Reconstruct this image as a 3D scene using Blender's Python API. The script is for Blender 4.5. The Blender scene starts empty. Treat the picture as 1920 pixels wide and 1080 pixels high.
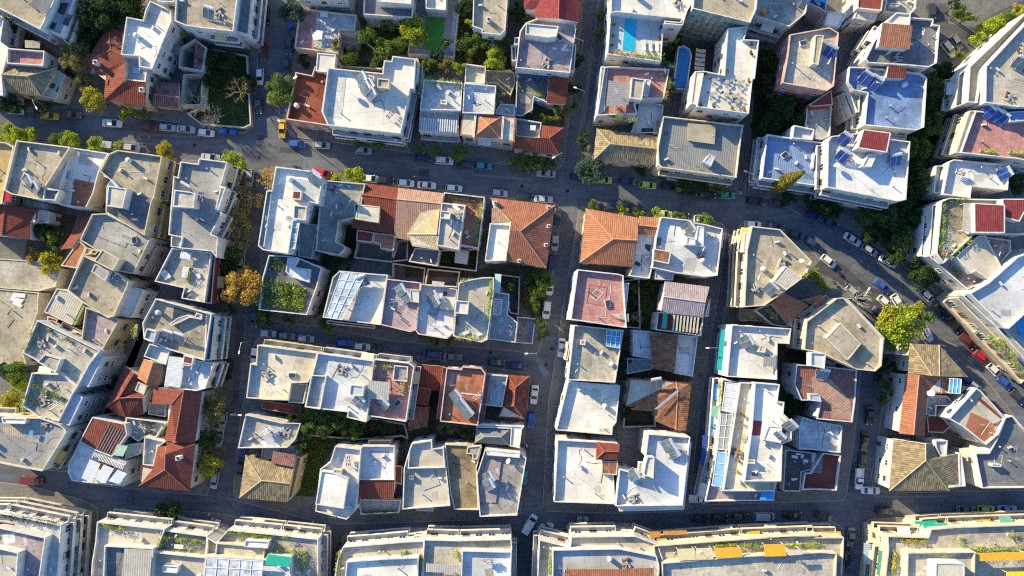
import bpy, bmesh, math, random
from mathutils import Vector, Matrix
random.seed(7)
R = math.radians
scene = bpy.context.scene
# ---------------- camera, sky, sun, exposure ----------------
CAM_H = 185.0; FPX = 1478.0; NAD = (960.0, 600.0)
TILT = math.atan((NAD[1]-540)/FPX)
cam_d = bpy.data.cameras.new('camera'); cam = bpy.data.objects.new('camera', cam_d)
scene.collection.objects.link(cam); scene.camera = cam
cam_d.sensor_width = 36; cam_d.lens = 36*FPX/1920; cam_d.clip_start = 1; cam_d.clip_end = 3000
cam.location = (0, 0, CAM_H); cam.rotation_euler = (TILT, 0, 0)
SUN_EL, SUN_DIR = R(21), (-0.79, 0.61)
world = bpy.data.worlds.new('World'); scene.world = world; world.use_nodes = True
wn = world.node_tree; wn.nodes.clear()
sky = wn.nodes.new('ShaderNodeTexSky'); sky.sky_type = 'NISHITA'; sky.sun_disc = False
sky.sun_elevation = SUN_EL; sky.sun_rotation = math.atan2(SUN_DIR[0], SUN_DIR[1])
sky.air_density = 1.0; sky.dust_density = 0.4; sky.ozone_density = 6.0
bg = wn.nodes.new('ShaderNodeBackground'); bg.inputs['Strength'].default_value = 0.15
wo = wn.nodes.new('ShaderNodeOutputWorld')
wn.links.new(sky.outputs[0], bg.inputs[0]); wn.links.new(bg.outputs[0], wo.inputs[0])
sun_d = bpy.data.lights.new('sun', 'SUN'); sun_d.energy = 5.0; sun_d.angle = R(0.6); sun_d.color = (1.0, 0.82, 0.48)
sun = bpy.data.objects.new('sun', sun_d); scene.collection.objects.link(sun)
sv = Vector((SUN_DIR[0]*math.cos(SUN_EL), SUN_DIR[1]*math.cos(SUN_EL), math.sin(SUN_EL)))
sun.rotation_euler = sv.to_track_quat('Z', 'Y').to_euler()
vs = scene.view_settings; vs.view_transform = 'Standard'; vs.look = 'None'; vs.gamma = 1.0; vs.exposure = 1.06
scene.cycles.max_bounces = 6; scene.cycles.diffuse_bounces = 3; scene.cycles.use_denoising = False; scene.cycles.pixel_filter_type = 'BLACKMAN_HARRIS'; scene.cycles.filter_width = 1.15

COL = scene.collection
# ---------------- pixel -> world ----------------
ZS = 1543/400.0
TILES = {'P': (0, 0, 1.0)}
for _i, _c in enumerate('ABCD'):
    for _k in range(5):
        TILES['%s%d' % (_c, _k+1)] = ((0, 380, 760, 1140, 1520)[_k], (0, 260, 520, 800)[_i], ZS)
def ray(px, py, z):
    dx, dy, dz = (px-960)/FPX, (540-py)/FPX, -1.0
    c, s = math.cos(TILT), math.sin(TILT)
    y2, z2 = dy*c - dz*s, dy*s + dz*c
    t = (z-CAM_H)/z2
    return (dx*t, y2*t)
def to_px(x, y, z):
    d = Vector((x, y, z-CAM_H)); c, s = math.cos(-TILT), math.sin(-TILT)
    y2, z2 = d.y*c - d.z*s, d.y*s + d.z*c
    return (960 + FPX*d.x/-z2, 540 - FPX*y2/-z2)
def S(txt, z, zr=None):
    """string of image tokens -> 3d points at height z (a ^ token stands at zr)"""
    t = TILES['P']; out = []
    for tok in txt.split():
        if ':' in tok:
            k, tok = tok.split(':'); t = TILES[k]
        zz = z
        if tok.endswith('^'): tok = tok[:-1]; zz = zr
        elif tok.endswith('~'): tok = tok[:-1]; zz = (z+zr)/2
        a, b = tok.split(','); px, py = t[0]+float(a)/t[2], t[1]+float(b)/t[2]
        x, y = ray(px, py, zz); out.append((x, y, zz))
    return out
# ---------------- materials ----------------
MATS = {}
def nt(m): 
    m.use_nodes = True; t = m.node_tree; return t, t.nodes, t.links, t.nodes['Principled BSDF']
def N(t, kind, **kw):
    n = t.nodes.new('ShaderNode'+kind)
    for k, v in kw.items(): setattr(n, k, v)
    return n
def noise(t, vec, scale, detail=4, rough=.6):
    n = N(t, 'TexNoise'); n.inputs['Scale'].default_value = scale; n.inputs['Detail'].default_value = detail
    n.inputs['Roughness'].default_value = rough
    t.links.new(vec, n.inputs['Vector']); return n.outputs['Fac']
def maprange(t, v, a, b, c, d):
    n = N(t, 'MapRange'); n.inputs[1].default_value = a; n.inputs[2].default_value = b
    n.inputs[3].default_value = c; n.inputs[4].default_value = d; t.links.new(v, n.inputs[0]); return n.outputs[0]
def math_(t, op, a, b=None, c=None):
    n = N(t, 'Math', operation=op)
    for i, v in enumerate((a, b, c)):
        if v is None: continue
        if isinstance(v, (int, float)): n.inputs[i].default_value = v
        else: t.links.new(v, n.inputs[i])
    return n.outputs[0]
def scalecol(t, rgb, fac):
    n = N(t, 'VectorMath', operation='SCALE')
    if isinstance(rgb, tuple): n.inputs[0].default_value = rgb[:3]
    else: t.links.new(rgb, n.inputs[0])
    t.links.new(fac, n.inputs['Scale']); return n.outputs[0]
def mixc(t, fac, a, b):
    n = N(t, 'Mix', data_type='RGBA'); t.links.new(fac, n.inputs[0])
    for i, v in ((6, a), (7, b)):
        if isinstance(v, tuple): n.inputs[i].default_value = (*v[:3], 1)
        else: t.links.new(v, n.inputs[i])
    return n.outputs[2]
def bump(t, h, bs, strength=.4, dist=.05):
    b = N(t, 'Bump'); b.inputs['Strength'].default_value = strength; b.inputs['Distance'].default_value = dist
    t.links.new(h, b.inputs['Height']); t.links.new(b.outputs[0], bs.inputs['Normal'])
def mat(kind, rgb=(.5, .5, .5), a=1.0):
    key = (kind, tuple(round(c, 3) for c in rgb), a)
    if key in MATS: return MATS[key]
    m = bpy.data.materials.new(kind); t, nd, lk, bs = nt(m); MATS[key] = m
    bs.inputs['Roughness'].default_value = .85; bs.inputs['Specular IOR Level'].default_value = .25
    geo = N(t, 'NewGeometry'); pos = geo.outputs['Position']
    rgb = tuple(rgb)
    dirt = tuple(c*.45 for c in (rgb[0]*1.0, rgb[1]*.97, rgb[2]*.88))
    if kind == 'plaster':
        mp = N(t, 'Mapping'); mp.inputs['Scale'].default_value = (1, 1, .18); lk.new(pos, mp.inputs[0])
        f = maprange(t, noise(t, mp.outputs[0], 1.1, 5), .42, .75, 0, .55)
        c = mixc(t, f, rgb, dirt)
        c = scalecol(t, c, maprange(t, noise(t, pos, .35, 3), .3, .7, .88, 1.08))
        lk.new(c, bs.inputs['Base Color'])
    elif kind in ('flat', 'dirty', 'clean'):
        amt = {'flat': .55, 'dirty': .85, 'clean': .26}[kind]
        f = maprange(t, noise(t, pos, .22, 6, .68), .47, .68, 0, amt)
        c = mixc(t, f, rgb, tuple(c*.5 for c in rgb))
        f2 = maprange(t, noise(t, pos, 1.7, 6, .75), .5, .66, 0, amt*.85)
        c = mixc(t, f2, c, dirt)
        f3 = maprange(t, noise(t, pos, 5.5, 3, .7), .3, .7, .86, 1.1)
        c = scalecol(t, c, f3)
        # joints / screed lines
        vor = N(t, 'TexBrick'); vor.inputs['Scale'].default_value = 1; vor.inputs['Brick Width'].default_value = 3.4
        vor.inputs['Row Height'].default_value = 2.9; vor.inputs['Mortar Size'].default_value = .035; vor.offset = 0
        rot = N(t, 'Mapping'); rot.inputs['Rotation'].default_value = (0, 0, R(-6)); lk.new(pos, rot.inputs[0]); lk.new(rot.outputs[0], vor.inputs[0])
        c = scalecol(t, c, maprange(t, vor.outputs['Fac'], 0, 1, 1, .72))
        f4 = maprange(t, noise(t, pos, .12, 2, .5), .35, .65, .78, 1.14); c = scalecol(t, c, f4)
        vo = N(t, 'TexVoronoi'); vo.inputs['Scale'].default_value = .55; lk.new(pos, vo.inputs['Vector']); f5 = maprange(t, vo.outputs['Distance'], .05, .32, amt*.75, 0); c = mixc(t, f5, c, tuple(x*.42 for x in rgb))
        lk.new(c, bs.inputs['Base Color'])
    elif kind == 'paver':
        rot = N(t, 'Mapping'); rot.inputs['Rotation'].default_value = (0, 0, R(-7)); lk.new(pos, rot.inputs[0])
        b = N(t, 'TexBrick'); b.offset = 0; b.inputs['Scale'].default_value = 1; b.inputs['Brick Width'].default_value = .8
        b.inputs['Row Height'].default_value = .8; b.inputs['Mortar Size'].default_value = .05
        b.inputs['Color1'].default_value = (*rgb, 1); b.inputs['Color2'].default_value = (*[c*.82 for c in rgb], 1)
        b.inputs['Mortar'].default_value = (*[c*.72 for c in rgb], 1); lk.new(rot.outputs[0], b.inputs[0])
        c = scalecol(t, b.outputs['Color'], maprange(t, noise(t, pos, .5, 5, .7), .3, .7, .7, 1.15))
        lk.new(c, bs.inputs['Base Color'])
    elif kind in ('tile', 'oldtile', 'corr'):
        uv = N(t, 'UVMap'); sp = N(t, 'SeparateXYZ'); lk.new(uv.outputs[0], sp.inputs[0])
        w = {'tile': .46, 'oldtile': .46, 'corr': .5}[kind]
        u = math_(t, 'DIVIDE', sp.outputs[0], w); v = math_(t, 'DIVIDE', sp.outputs[1], .9)
        cb = N(t, 'CombineXYZ'); lk.new(math_(t, 'FLOOR', u), cb.inputs[0]); lk.new(math_(t, 'FLOOR', v), cb.inputs[1])
        wh = N(t, 'TexWhiteNoise', noise_dimensions='3D'); lk.new(cb.outputs[0], wh.inputs['Vector'])
        fu = math_(t, 'FRACT', u); tri = math_(t, 'ABSOLUTE', math_(t, 'SUBTRACT', fu, .5))   # 0 crest, .5 groove
        if kind == 'corr':
            k = maprange(t, tri, .3, .5, 1, .72); c = scalecol(t, rgb, k)
        else:
            lo, hi = ((.84, 1.14) if kind == 'tile' else (.6, 1.32))
            c = scalecol(t, rgb, maprange(t, wh.outputs[0], 0, 1, lo, hi))
            c = scalecol(t, c, maprange(t, tri, .25, .5, 1, .52))
            c = scalecol(t, c, maprange(t, math_(t, 'FRACT', math_(t, 'MULTIPLY', v, 2.2)), 0, .22, .84, 1))
        am = {'tile': .35, 'oldtile': .75, 'corr': .4}[kind]
        c = mixc(t, maprange(t, noise(t, pos, .3, 6, .7), .45, .7, 0, am), c, tuple(x*.5 for x in (rgb[0], rgb[1]*1.05, rgb[2]*1.1)))
        c = scalecol(t, c, maprange(t, noise(t, pos, 1.6, 4, .7), .3, .7, .82, 1.12))
        lk.new(c, bs.inputs['Base Color'])
        bump(t, math_(t, 'SUBTRACT', 0.5, tri), bs, .55, .09)
    elif kind == 'asphalt':
        c = mixc(t, maprange(t, noise(t, pos, .09, 6, .7), .42, .66, 0, 1), rgb, tuple(x*1.5 for x in rgb))
        mp = N(t, 'Mapping'); mp.inputs['Scale'].default_value = (.12, 1.1, 1); mp.inputs['Rotation'].default_value = (0, 0, R(-7)); lk.new(pos, mp.inputs[0])
        c = scalecol(t, c, maprange(t, noise(t, mp.outputs[0], .8, 4, .6), .3, .7, .8, 1.22))
        c = scalecol(t, c, maprange(t, noise(t, pos, 7, 3, .7), .3, .7, .85, 1.15))
        # cracks and patches
        vo = N(t, 'TexVoronoi', feature='DISTANCE_TO_EDGE'); vo.inputs['Scale'].default_value = .13
        dn = N(t, 'TexNoise'); dn.inputs['Scale'].default_value = .6; lk.new(pos, dn.inputs[0])
        ad = N(t, 'VectorMath', operation='ADD'); lk.new(pos, ad.inputs[0]); 
        sc = N(t, 'VectorMath', operation='SCALE'); sc.inputs['Scale'].default_value = 3; lk.new(dn.outputs['Color'], sc.inputs[0]); lk.new(sc.outputs[0], ad.inputs[1])
        lk.new(ad.outputs[0], vo.inputs['Vector'])
        c = scalecol(t, c, maprange(t, vo.outputs['Distance'], 0, .02, .68, 1))
        lk.new(c, bs.inputs['Base Color'])
    elif kind == 'soil':
        c = mixc(t, maprange(t, noise(t, pos, .35, 6, .7), .4, .62, 0, 1), rgb, (rgb[0]*.45, rgb[1]*.6, rgb[2]*.4))
        c = scalecol(t, c, maprange(t, noise(t, pos, 4, 4, .7), .3, .7, .6, 1.3)); lk.new(c, bs.inputs['Base Color'])
    elif kind == 'leaf':
        rp = math_(t, 'MULTIPLY', geo.outputs['Random Per Island'], 1.0)
        c = mixc(t, rp, tuple(x*.55 for x in rgb), tuple(min(1, x*1.5) for x in rgb))
        c = scalecol(t, c, maprange(t, noise(t, pos, .45, 3), .3, .7, .75, 1.25))
        lk.new(c, bs.inputs['Base Color']); bs.inputs['Roughness'].default_value = .7
        tr = N(t, 'BsdfTranslucent'); lk.new(c, tr.inputs[0]); mx = N(t, 'MixShader'); mx.inputs[0].default_value = .3
        lk.new(bs.outputs[0], mx.inputs[1]); lk.new(tr.outputs[0], mx.inputs[2]); lk.new(mx.outputs[0], nd['Material Output'].inputs[0])
    elif kind == 'bark':
        lk.new(scalecol(t, rgb, maprange(t, noise(t, pos, 3, 4), .3, .7, .7, 1.3)), bs.inputs['Base Color'])
    elif kind == 'paint':
        bs.inputs['Base Color'].default_value = (*rgb, 1); bs.inputs['Roughness'].default_value = .38
        bs.inputs['Specular IOR Level'].default_value = .5; bs.inputs['Coat Weight'].default_value = .6; bs.inputs['Coat Roughness'].default_value = .08
        lk.new(scalecol(t, rgb, maprange(t, noise(t, pos, 1.2, 3), .3, .7, .88, 1.06)), bs.inputs['Base Color'])
    elif kind == 'glass':
        lk.new(scalecol(t, rgb, maprange(t, noise(t, pos, .7, 2), .3, .7, .6, 1.5)), bs.inputs['Base Color'])
        bs.inputs['Roughness'].default_value = .12; bs.inputs['Specular IOR Level'].default_value = .6
    elif kind == 'metal':
        bs.inputs['Metallic'].default_value = .55; bs.inputs['Roughness'].default_value = .4
        lk.new(scalecol(t, rgb, maprange(t, noise(t, pos, 2, 3), .3, .7, .8, 1.1)), bs.inputs['Base Color'])
    elif kind == 'water':
        bs.inputs['Roughness'].default_value = .06; bs.inputs['Specular IOR Level'].default_value = .5
        f = noise(t, pos, 1.2, 2); lk.new(scalecol(t, rgb, maprange(t, f, .3, .7, .85, 1.15)), bs.inputs['Base Color']); bump(t, f, bs, .2, .1)
    else:  # cloth, rubber, plain
        lk.new(scalecol(t, rgb, maprange(t, noise(t, pos, 1.5, 4, .7), .3, .7, .8, 1.1)), bs.inputs['Base Color'])
    return m
# ---------------- mesh helpers ----------------
def link(name, bm, mats, parent=None, smooth=False, loc=None):
    me = bpy.data.meshes.new(name); bm.to_mesh(me); bm.free()
    for m in (mats if isinstance(mats, (list, tuple)) else [mats]): me.materials.append(m)
    if smooth:
        for p in me.polygons: p.use_smooth = True
    o = bpy.data.objects.new(name, me); COL.objects.link(o)
    if parent is not None: o.parent = parent
    if loc is not None: o.location = loc
    return o
THINGS = []
def tag(o, label, cat, group=None, key=None):
    o['label'] = label; o['category'] = cat
    if group: o['group'] = group
    THINGS.append(o); return o
def empty(name, loc=(0, 0, 0), rz=0):
    o = bpy.data.objects.new(name, None); COL.objects.link(o); o.location = loc; o.rotation_euler = (0, 0, rz); o.empty_display_size = .5
    return o
def struct(name, bm, m, kind='structure', **kw):
    o = link(name, bm, m, **kw); o['kind'] = kind; return o
def area(p): return .5*sum(p[i][0]*p[(i+1) % len(p)][1]-p[(i+1) % len(p)][0]*p[i][1] for i in range(len(p)))
def ccw(p):
    p = [tuple(q[:2]) for q in p]
    return p if area(p) > 0 else p[::-1]
def inset(p, d):
    """offset a ccw polygon inward by d"""
    n = len(p); out = []
    for i in range(n):
        a, b, c = Vector(p[i-1]), Vector(p[i]), Vector(p[(i+1) % n])
        e1, e2 = (b-a), (c-b)
        if e1.length < 1e-6 or e2.length < 1e-6: out.append(tuple(b)); continue
        e1.normalize(); e2.normalize()
        n1, n2 = Vector((-e1.y, e1.x)), Vector((-e2.y, e2.x)); m = n1+n2
        if m.length < .2: out.append(tuple(b+n1*d)); continue
        m.normalize(); k = d/max(.45, m.dot(n1)); out.append(tuple(b+m*k))
    return out
def inside(pt, poly):
    x, y = pt; c = False; n = len(poly); j = n-1
    for i in range(n):
        xi, yi = poly[i]; xj, yj = poly[j]
        if (yi > y) != (yj > y) and x < (xj-xi)*(y-yi)/(yj-yi)+xi: c = not c
        j = i
    return c
def centroid(p): return (sum(q[0] for q in p)/len(p), sum(q[1] for q in p)/len(p))
def ring(bm, outer, inner, z0, z1, mi=0):
    """closed ring wall between two same-length polygons"""
    n = len(outer)
    V = [[bm.verts.new((*p, z)) for p in poly] for poly, z in ((outer, z0), (outer, z1), (inner, z1), (inner, z0))]
    for i in range(n):
        j = (i+1) % n
        for a, b in ((0, 1), (1, 2), (2, 3), (3, 0)):
            f = bm.faces.new((V[a][i], V[a][j], V[b][j], V[b][i])); f.material_index = mi
def prism(bm, poly, z0, z1, mi=0, top=True, bottom=False, mtop=None):
    n = len(poly); lo = [bm.verts.new((*p, z0)) for p in poly]; hi = [bm.verts.new((*p, z1)) for p in poly]
    for i in range(n):
        j = (i+1) % n; f = bm.faces.new((lo[i], lo[j], hi[j], hi[i])); f.material_index = mi
    if top: f = bm.faces.new(hi); f.material_index = mi if mtop is None else mtop
    if bottom: f = bm.faces.new(lo[::-1]); f.material_index = mi
def box(bm, x0, x1, y0, y1, z0, z1, mi=0, M=None):
    vs = [bm.verts.new(v) for v in ((x0, y0, z0), (x1, y0, z0), (x1, y1, z0), (x0, y1, z0), (x0, y0, z1), (x1, y0, z1), (x1, y1, z1), (x0, y1, z1))]
    if M is not None:
        for v in vs: v.co = M @ v.co
    for q in ((0, 3, 2, 1), (4, 5, 6, 7), (0, 1, 5, 4), (1, 2, 6, 5), (2, 3, 7, 6), (3, 0, 4, 7)):
        f = bm.faces.new([vs[i] for i in q]); f.material_index = mi
    return vs
def tube(bm, pts, rad, seg=6, mi=0):
    rings = []
    for i, p in enumerate(pts):
        p = Vector(p); d = Vector(pts[min(i+1, len(pts)-1)])-Vector(pts[max(i-1, 0)])
        q = d.to_track_quat('Z', 'Y'); r = rad[i] if isinstance(rad, (list, tuple)) else rad
        rings.append([bm.verts.new(p + q @ Vector((r*math.cos(2*math.pi*k/seg), r*math.sin(2*math.pi*k/seg), 0))) for k in range(seg)])
    for a, b in zip(rings, rings[1:]):
        for k in range(seg):
            f = bm.faces.new((a[k], a[(k+1) % seg], b[(k+1) % seg], b[k])); f.material_index = mi
    for rr, fl in ((rings[0], True), (rings[-1], False)):
        f = bm.faces.new(rr[::-1] if fl else rr); f.material_index = mi
def set_uv(bm):
    """uv = metres along the eave and down the slope (flat faces: along the longest edge)"""
    uv = bm.loops.layers.uv.verify()
    for f in bm.faces:
        f.normal_update(); n = f.normal
        s = Vector((0, 0, -1)) + n*n.z
        if s.length < .03:
            e = max(f.edges, key=lambda e: e.calc_length()); s = (e.verts[1].co-e.verts[0].co).cross(Vector((0, 0, 1)))
        s.normalize(); e = n.cross(s)
        for l in f.loops: l[uv].uv = (l.vert.co.dot(e), l.vert.co.dot(s))
# ---------------- palette ----------------
WALLC = dict(W=(.60, .585, .55), V=(.55, .54, .50), C=(.58, .52, .40), L=(.55, .58, .62), S=(.50, .52, .55))
PAL = dict(W=(.76, .725, .635), V=(.66, .635, .57), C=(.66, .60, .45), Y=(.56, .42, .20), K=(.12, .115, .11), G=(.36, .355, .33), T=(.42, .37, .275),
           B=(.20, .30, .50), P=(.52, .265, .235), S=(.47, .49, .50), R=(.23, .058, .042), M=(.42, .345, .35), H=(.25, .255, .25), O=(.58, .27, .12), E=(.52, .48, .39), D=(.20, .205, .215), L=(.63, .64, .63),
           r=(.235, .066, .042), o=(.44, .195, .105), b=(.33, .155, .085), t=(.33, .26, .15), c=(.58, .46, .26), p=(.46, .28, .20), m=(.28, .14, .12), s=(.38, .155, .09), w=(.8, .8, .78), q=(.27, .052, .055))
def RM(code):
    """roof code -> material: f flat, d dirty, k clean, v paver, c corrugated, T tile, O old tile + palette letter"""
    kind = {'f': 'flat', 'd': 'dirty', 'k': 'clean', 'v': 'paver', 'c': 'corr', 'T': 'tile', 'O': 'oldtile'}[code[0]]
    return mat(kind, PAL[code[1]])
VOLS = []       # (poly, h, root, wall colour, balcony, windows)
EXTRAS = []
_hj = [0]
def Hm(h): return h if h <= 9 else 9+(h-9)*.62   # storeys of the taller blocks
def volume(root, poly, h, wall, roof, ph=.95, balc=0, win=1, name=None, z0=0.0, cop=True, raw=False):
    _hj[0] += 1; h = (h if raw else Hm(h)) + (_hj[0] % 17)*.011
    if not raw and z0 > 9: z0 = Hm(z0)-1.5
    p = ccw(S(poly, h)) if isinstance(poly, str) else poly
    th = .2
    inn = inset(p, th); bm = bmesh.new()
    if ph > 0:
        n = len(p)
        prism(bm, p, z0, h, top=False)
        a = [bm.verts.new((*q, h)) for q in p]; b = [bm.verts.new((*q, h)) for q in inn]; c = [bm.verts.new((*q, h-ph)) for q in inn]
        for i in range(n):
            j = (i+1) % n; bm.faces.new((a[i], a[j], b[j], b[i])); bm.faces.new((b[i], b[j], c[j], c[i]))
    else:
        prism(bm, p, z0, h, top=True)
    pm = mat('plaster', WALLC.get(wall, PAL[wall]))
    w = link(name or 'wall', bm, pm, root)
    bm = bmesh.new()
    if ph > 0: f = bm.faces.new([bm.verts.new((*q, h-ph)) for q in inset(p, th-.02)])
    else: ring_p = inset(p, -.25); prism(bm, ring_p, h-.02, h+.14, bottom=True)
    set_uv(bm); rf = link('roof', bm, RM(roof), w if name else root)
    if ph > 0 and cop:
        bm = bmesh.new(); ring(bm, inset(p, -.025), inset(p, th+.02), h-.04, h+.04)
        link('parapet_coping', bm, mat('plaster', tuple(min(.8, c*1.08) for c in (WALLC.get(wall, PAL[wall]) if wall not in 'YPR' else (.5, .47, .41)))), w if name else root)
    sz = h-ph if ph > 0 else h+.14; VOLS.append((p, h, root, wall, balc, win, z0, sz)); return sz
def tileroof(root, poly, h, rise, code, wall, faces, over=.35, win=1, balc=0, z0=0.0):
    _hj[0] += 1; h = Hm(h) + (_hj[0] % 13)*.013
    if z0 > 9: z0 = Hm(z0)-1.5
    p = ccw(S(poly, h)); bm = bmesh.new(); wp = inset(p, over)
    prism(bm, wp, z0, h+.02, top=True); link('wall', bm, mat('plaster', WALLC.get(wall, PAL[wall])), root)
    bm = bmesh.new()
    for fs in faces:
        c = code
        pts = S(fs, h, h+rise)
        bm.faces.new([bm.verts.new(q) for q in pts])
    bmesh.ops.remove_doubles(bm, verts=bm.verts, dist=.28)
    bmesh.ops.recalc_face_normals(bm, faces=bm.faces)
    for f in bm.faces:
        f.normal_update()
        if f.normal.z < 0: f.normal_flip()
    top = list(bm.faces); bed = [e for e in bm.edges if len(e.link_faces) == 1]; cache = {}
    def lowv(v):
        if v not in cache: cache[v] = bm.verts.new((v.co.x, v.co.y, h-.14))
        return cache[v]
    for e in bed:
        a, b = e.verts; f = bm.faces.new((a, b, lowv(b), lowv(a))); f.material_index = 1 if max(a.co.z, b.co.z) > h+.3 else 0
    set_uv(bm)
    # ridge tiles
    rf = link('roof', bm, [RM(code), mat('plaster', PAL[wall])], root)
    bm = bmesh.new(); done = False; seen = set()
    for fs in faces:
        pts = S(fs, h, h+rise)
        for a, b in zip(pts, pts[1:]+pts[:1]):
            if max(a[2], b[2]) > h+.5 and (Vector(a)-Vector(b)).length > 1.0:
                k = tuple(sorted(((round(a[0]), round(a[1])), (round(b[0]), round(b[1])))))
                if k in seen:
                    tube(bm, [Vector(a)+Vector((0, 0, .03)), Vector(b)+Vector((0, 0, .03))], .13, 5); done = True
                seen.add(k)
    if done: link('ridge', bm, mat('plain', tuple(min(1, x*1.35+.03) for x in PAL[code[1]])), rf)
    else: bm.free()
    VOLS.append((wp, h, root, wall, balc, win, z0, h+.1)); return h+.1
def snap(txt, g):
    """height of the roof slab under these tokens that is nearest to the guess g"""
    c = centroid(S(txt, g)); best = None
    for v in VOLS:
        if inside(c, v[0]):
            d = min(abs(v[7]-g), abs(v[7]-Hm(g)))
            if d < 1.1 and (best is None or d < best[0]): best = (d, v[7])
    return best[1] if best else g
def B(name, label, cat='building'):
    o = empty(name); tag(o, label, cat); return o
def finish_root(root):
    """move the Empty to the middle of its footprint, children keep their place"""
    ps = [v[0] for v in VOLS if v[2] is root]
    if not ps: return
    c = centroid([q for p in ps for q in p]); root.location = (c[0], c[1], 0)
    inv = Matrix.Translation((-c[0], -c[1], 0))
    for ch in root.children: ch.matrix_parent_inverse = inv
# ---------------- shared small meshes ----------------
def mesh_of(bm, mats, name, smooth=False):
    me = bpy.data.meshes.new(name); bm.to_mesh(me); bm.free()
    for m in mats: me.materials.append(m)
    if smooth:
        for p in me.polygons: p.use_smooth = True
    return me
def inst(name, me, parent, M=None):
    o = bpy.data.objects.new(name, me); COL.objects.link(o); o.parent = parent
    if M is not None: o.matrix_basis = M
    return o
GL = mat('glass', (.035, .045, .06)); WHT = mat('plain', (.72, .71, .68)); SHUT = mat('plain', (.5, .47, .38)); DKW = mat('plain', (.16, .10, .06)); GRN = mat('plain', (.1, .2, .16))
MET = mat('metal', (.5, .51, .53)); DK = mat('plain', (.035, .035, .04))
def window_mesh(w, h, fm, shut):
    bm = bmesh.new()   # local: x along wall, y outward, z up
    t = .09
    for x0, x1, z0, z1 in ((-w/2, w/2, 0, t), (-w/2, w/2, h-t, h), (-w/2, -w/2+t, t, h-t), (w/2-t, w/2, t, h-t), (-.04, .04, t, h-t)):
        box(bm, x0, x1, -.06, .07, z0, z1, 0)
    box(bm, -w/2-.1, w/2+.1, -.05, .16, -.09, -.002, 0)
    box(bm, -w/2+t, w/2-t, -.05, .02, t, h-t, 1)
    if shut: box(bm, -w/2+t+.01, w/2-t-.01, .021, .05, h*(1-shut), h-t, 2)
    return mesh_of(bm, [fm, GL, SHUT], 'window')
WINS = [window_mesh(1.3, 1.35, WHT, 0), window_mesh(1.3, 1.35, WHT, .45), window_mesh(1.1, 1.35, DKW, .3), window_mesh(1.0, 1.3, WHT, .8)]
DOORS = [window_mesh(1.6, 2.15, WHT, 0), window_mesh(1.6, 2.15, WHT, .5), window_mesh(1.5, 2.15, DKW, .35)]
bm = bmesh.new(); box(bm, -.6, .6, -.05, .06, 0, 2.3, 0); box(bm, -.5, .5, .061, .1, .1, 2.2, 1); box(bm, .36, .42, .1, .16, 1.0, 1.15, 2)
DOOR = mesh_of(bm, [WHT, DKW, MET], 'door')
def blocked(pt, z, me_root, slack=0):
    for p, h, root, *_r in VOLS:
        if h > z+slack and inside(pt, p): return True
    return False
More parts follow.
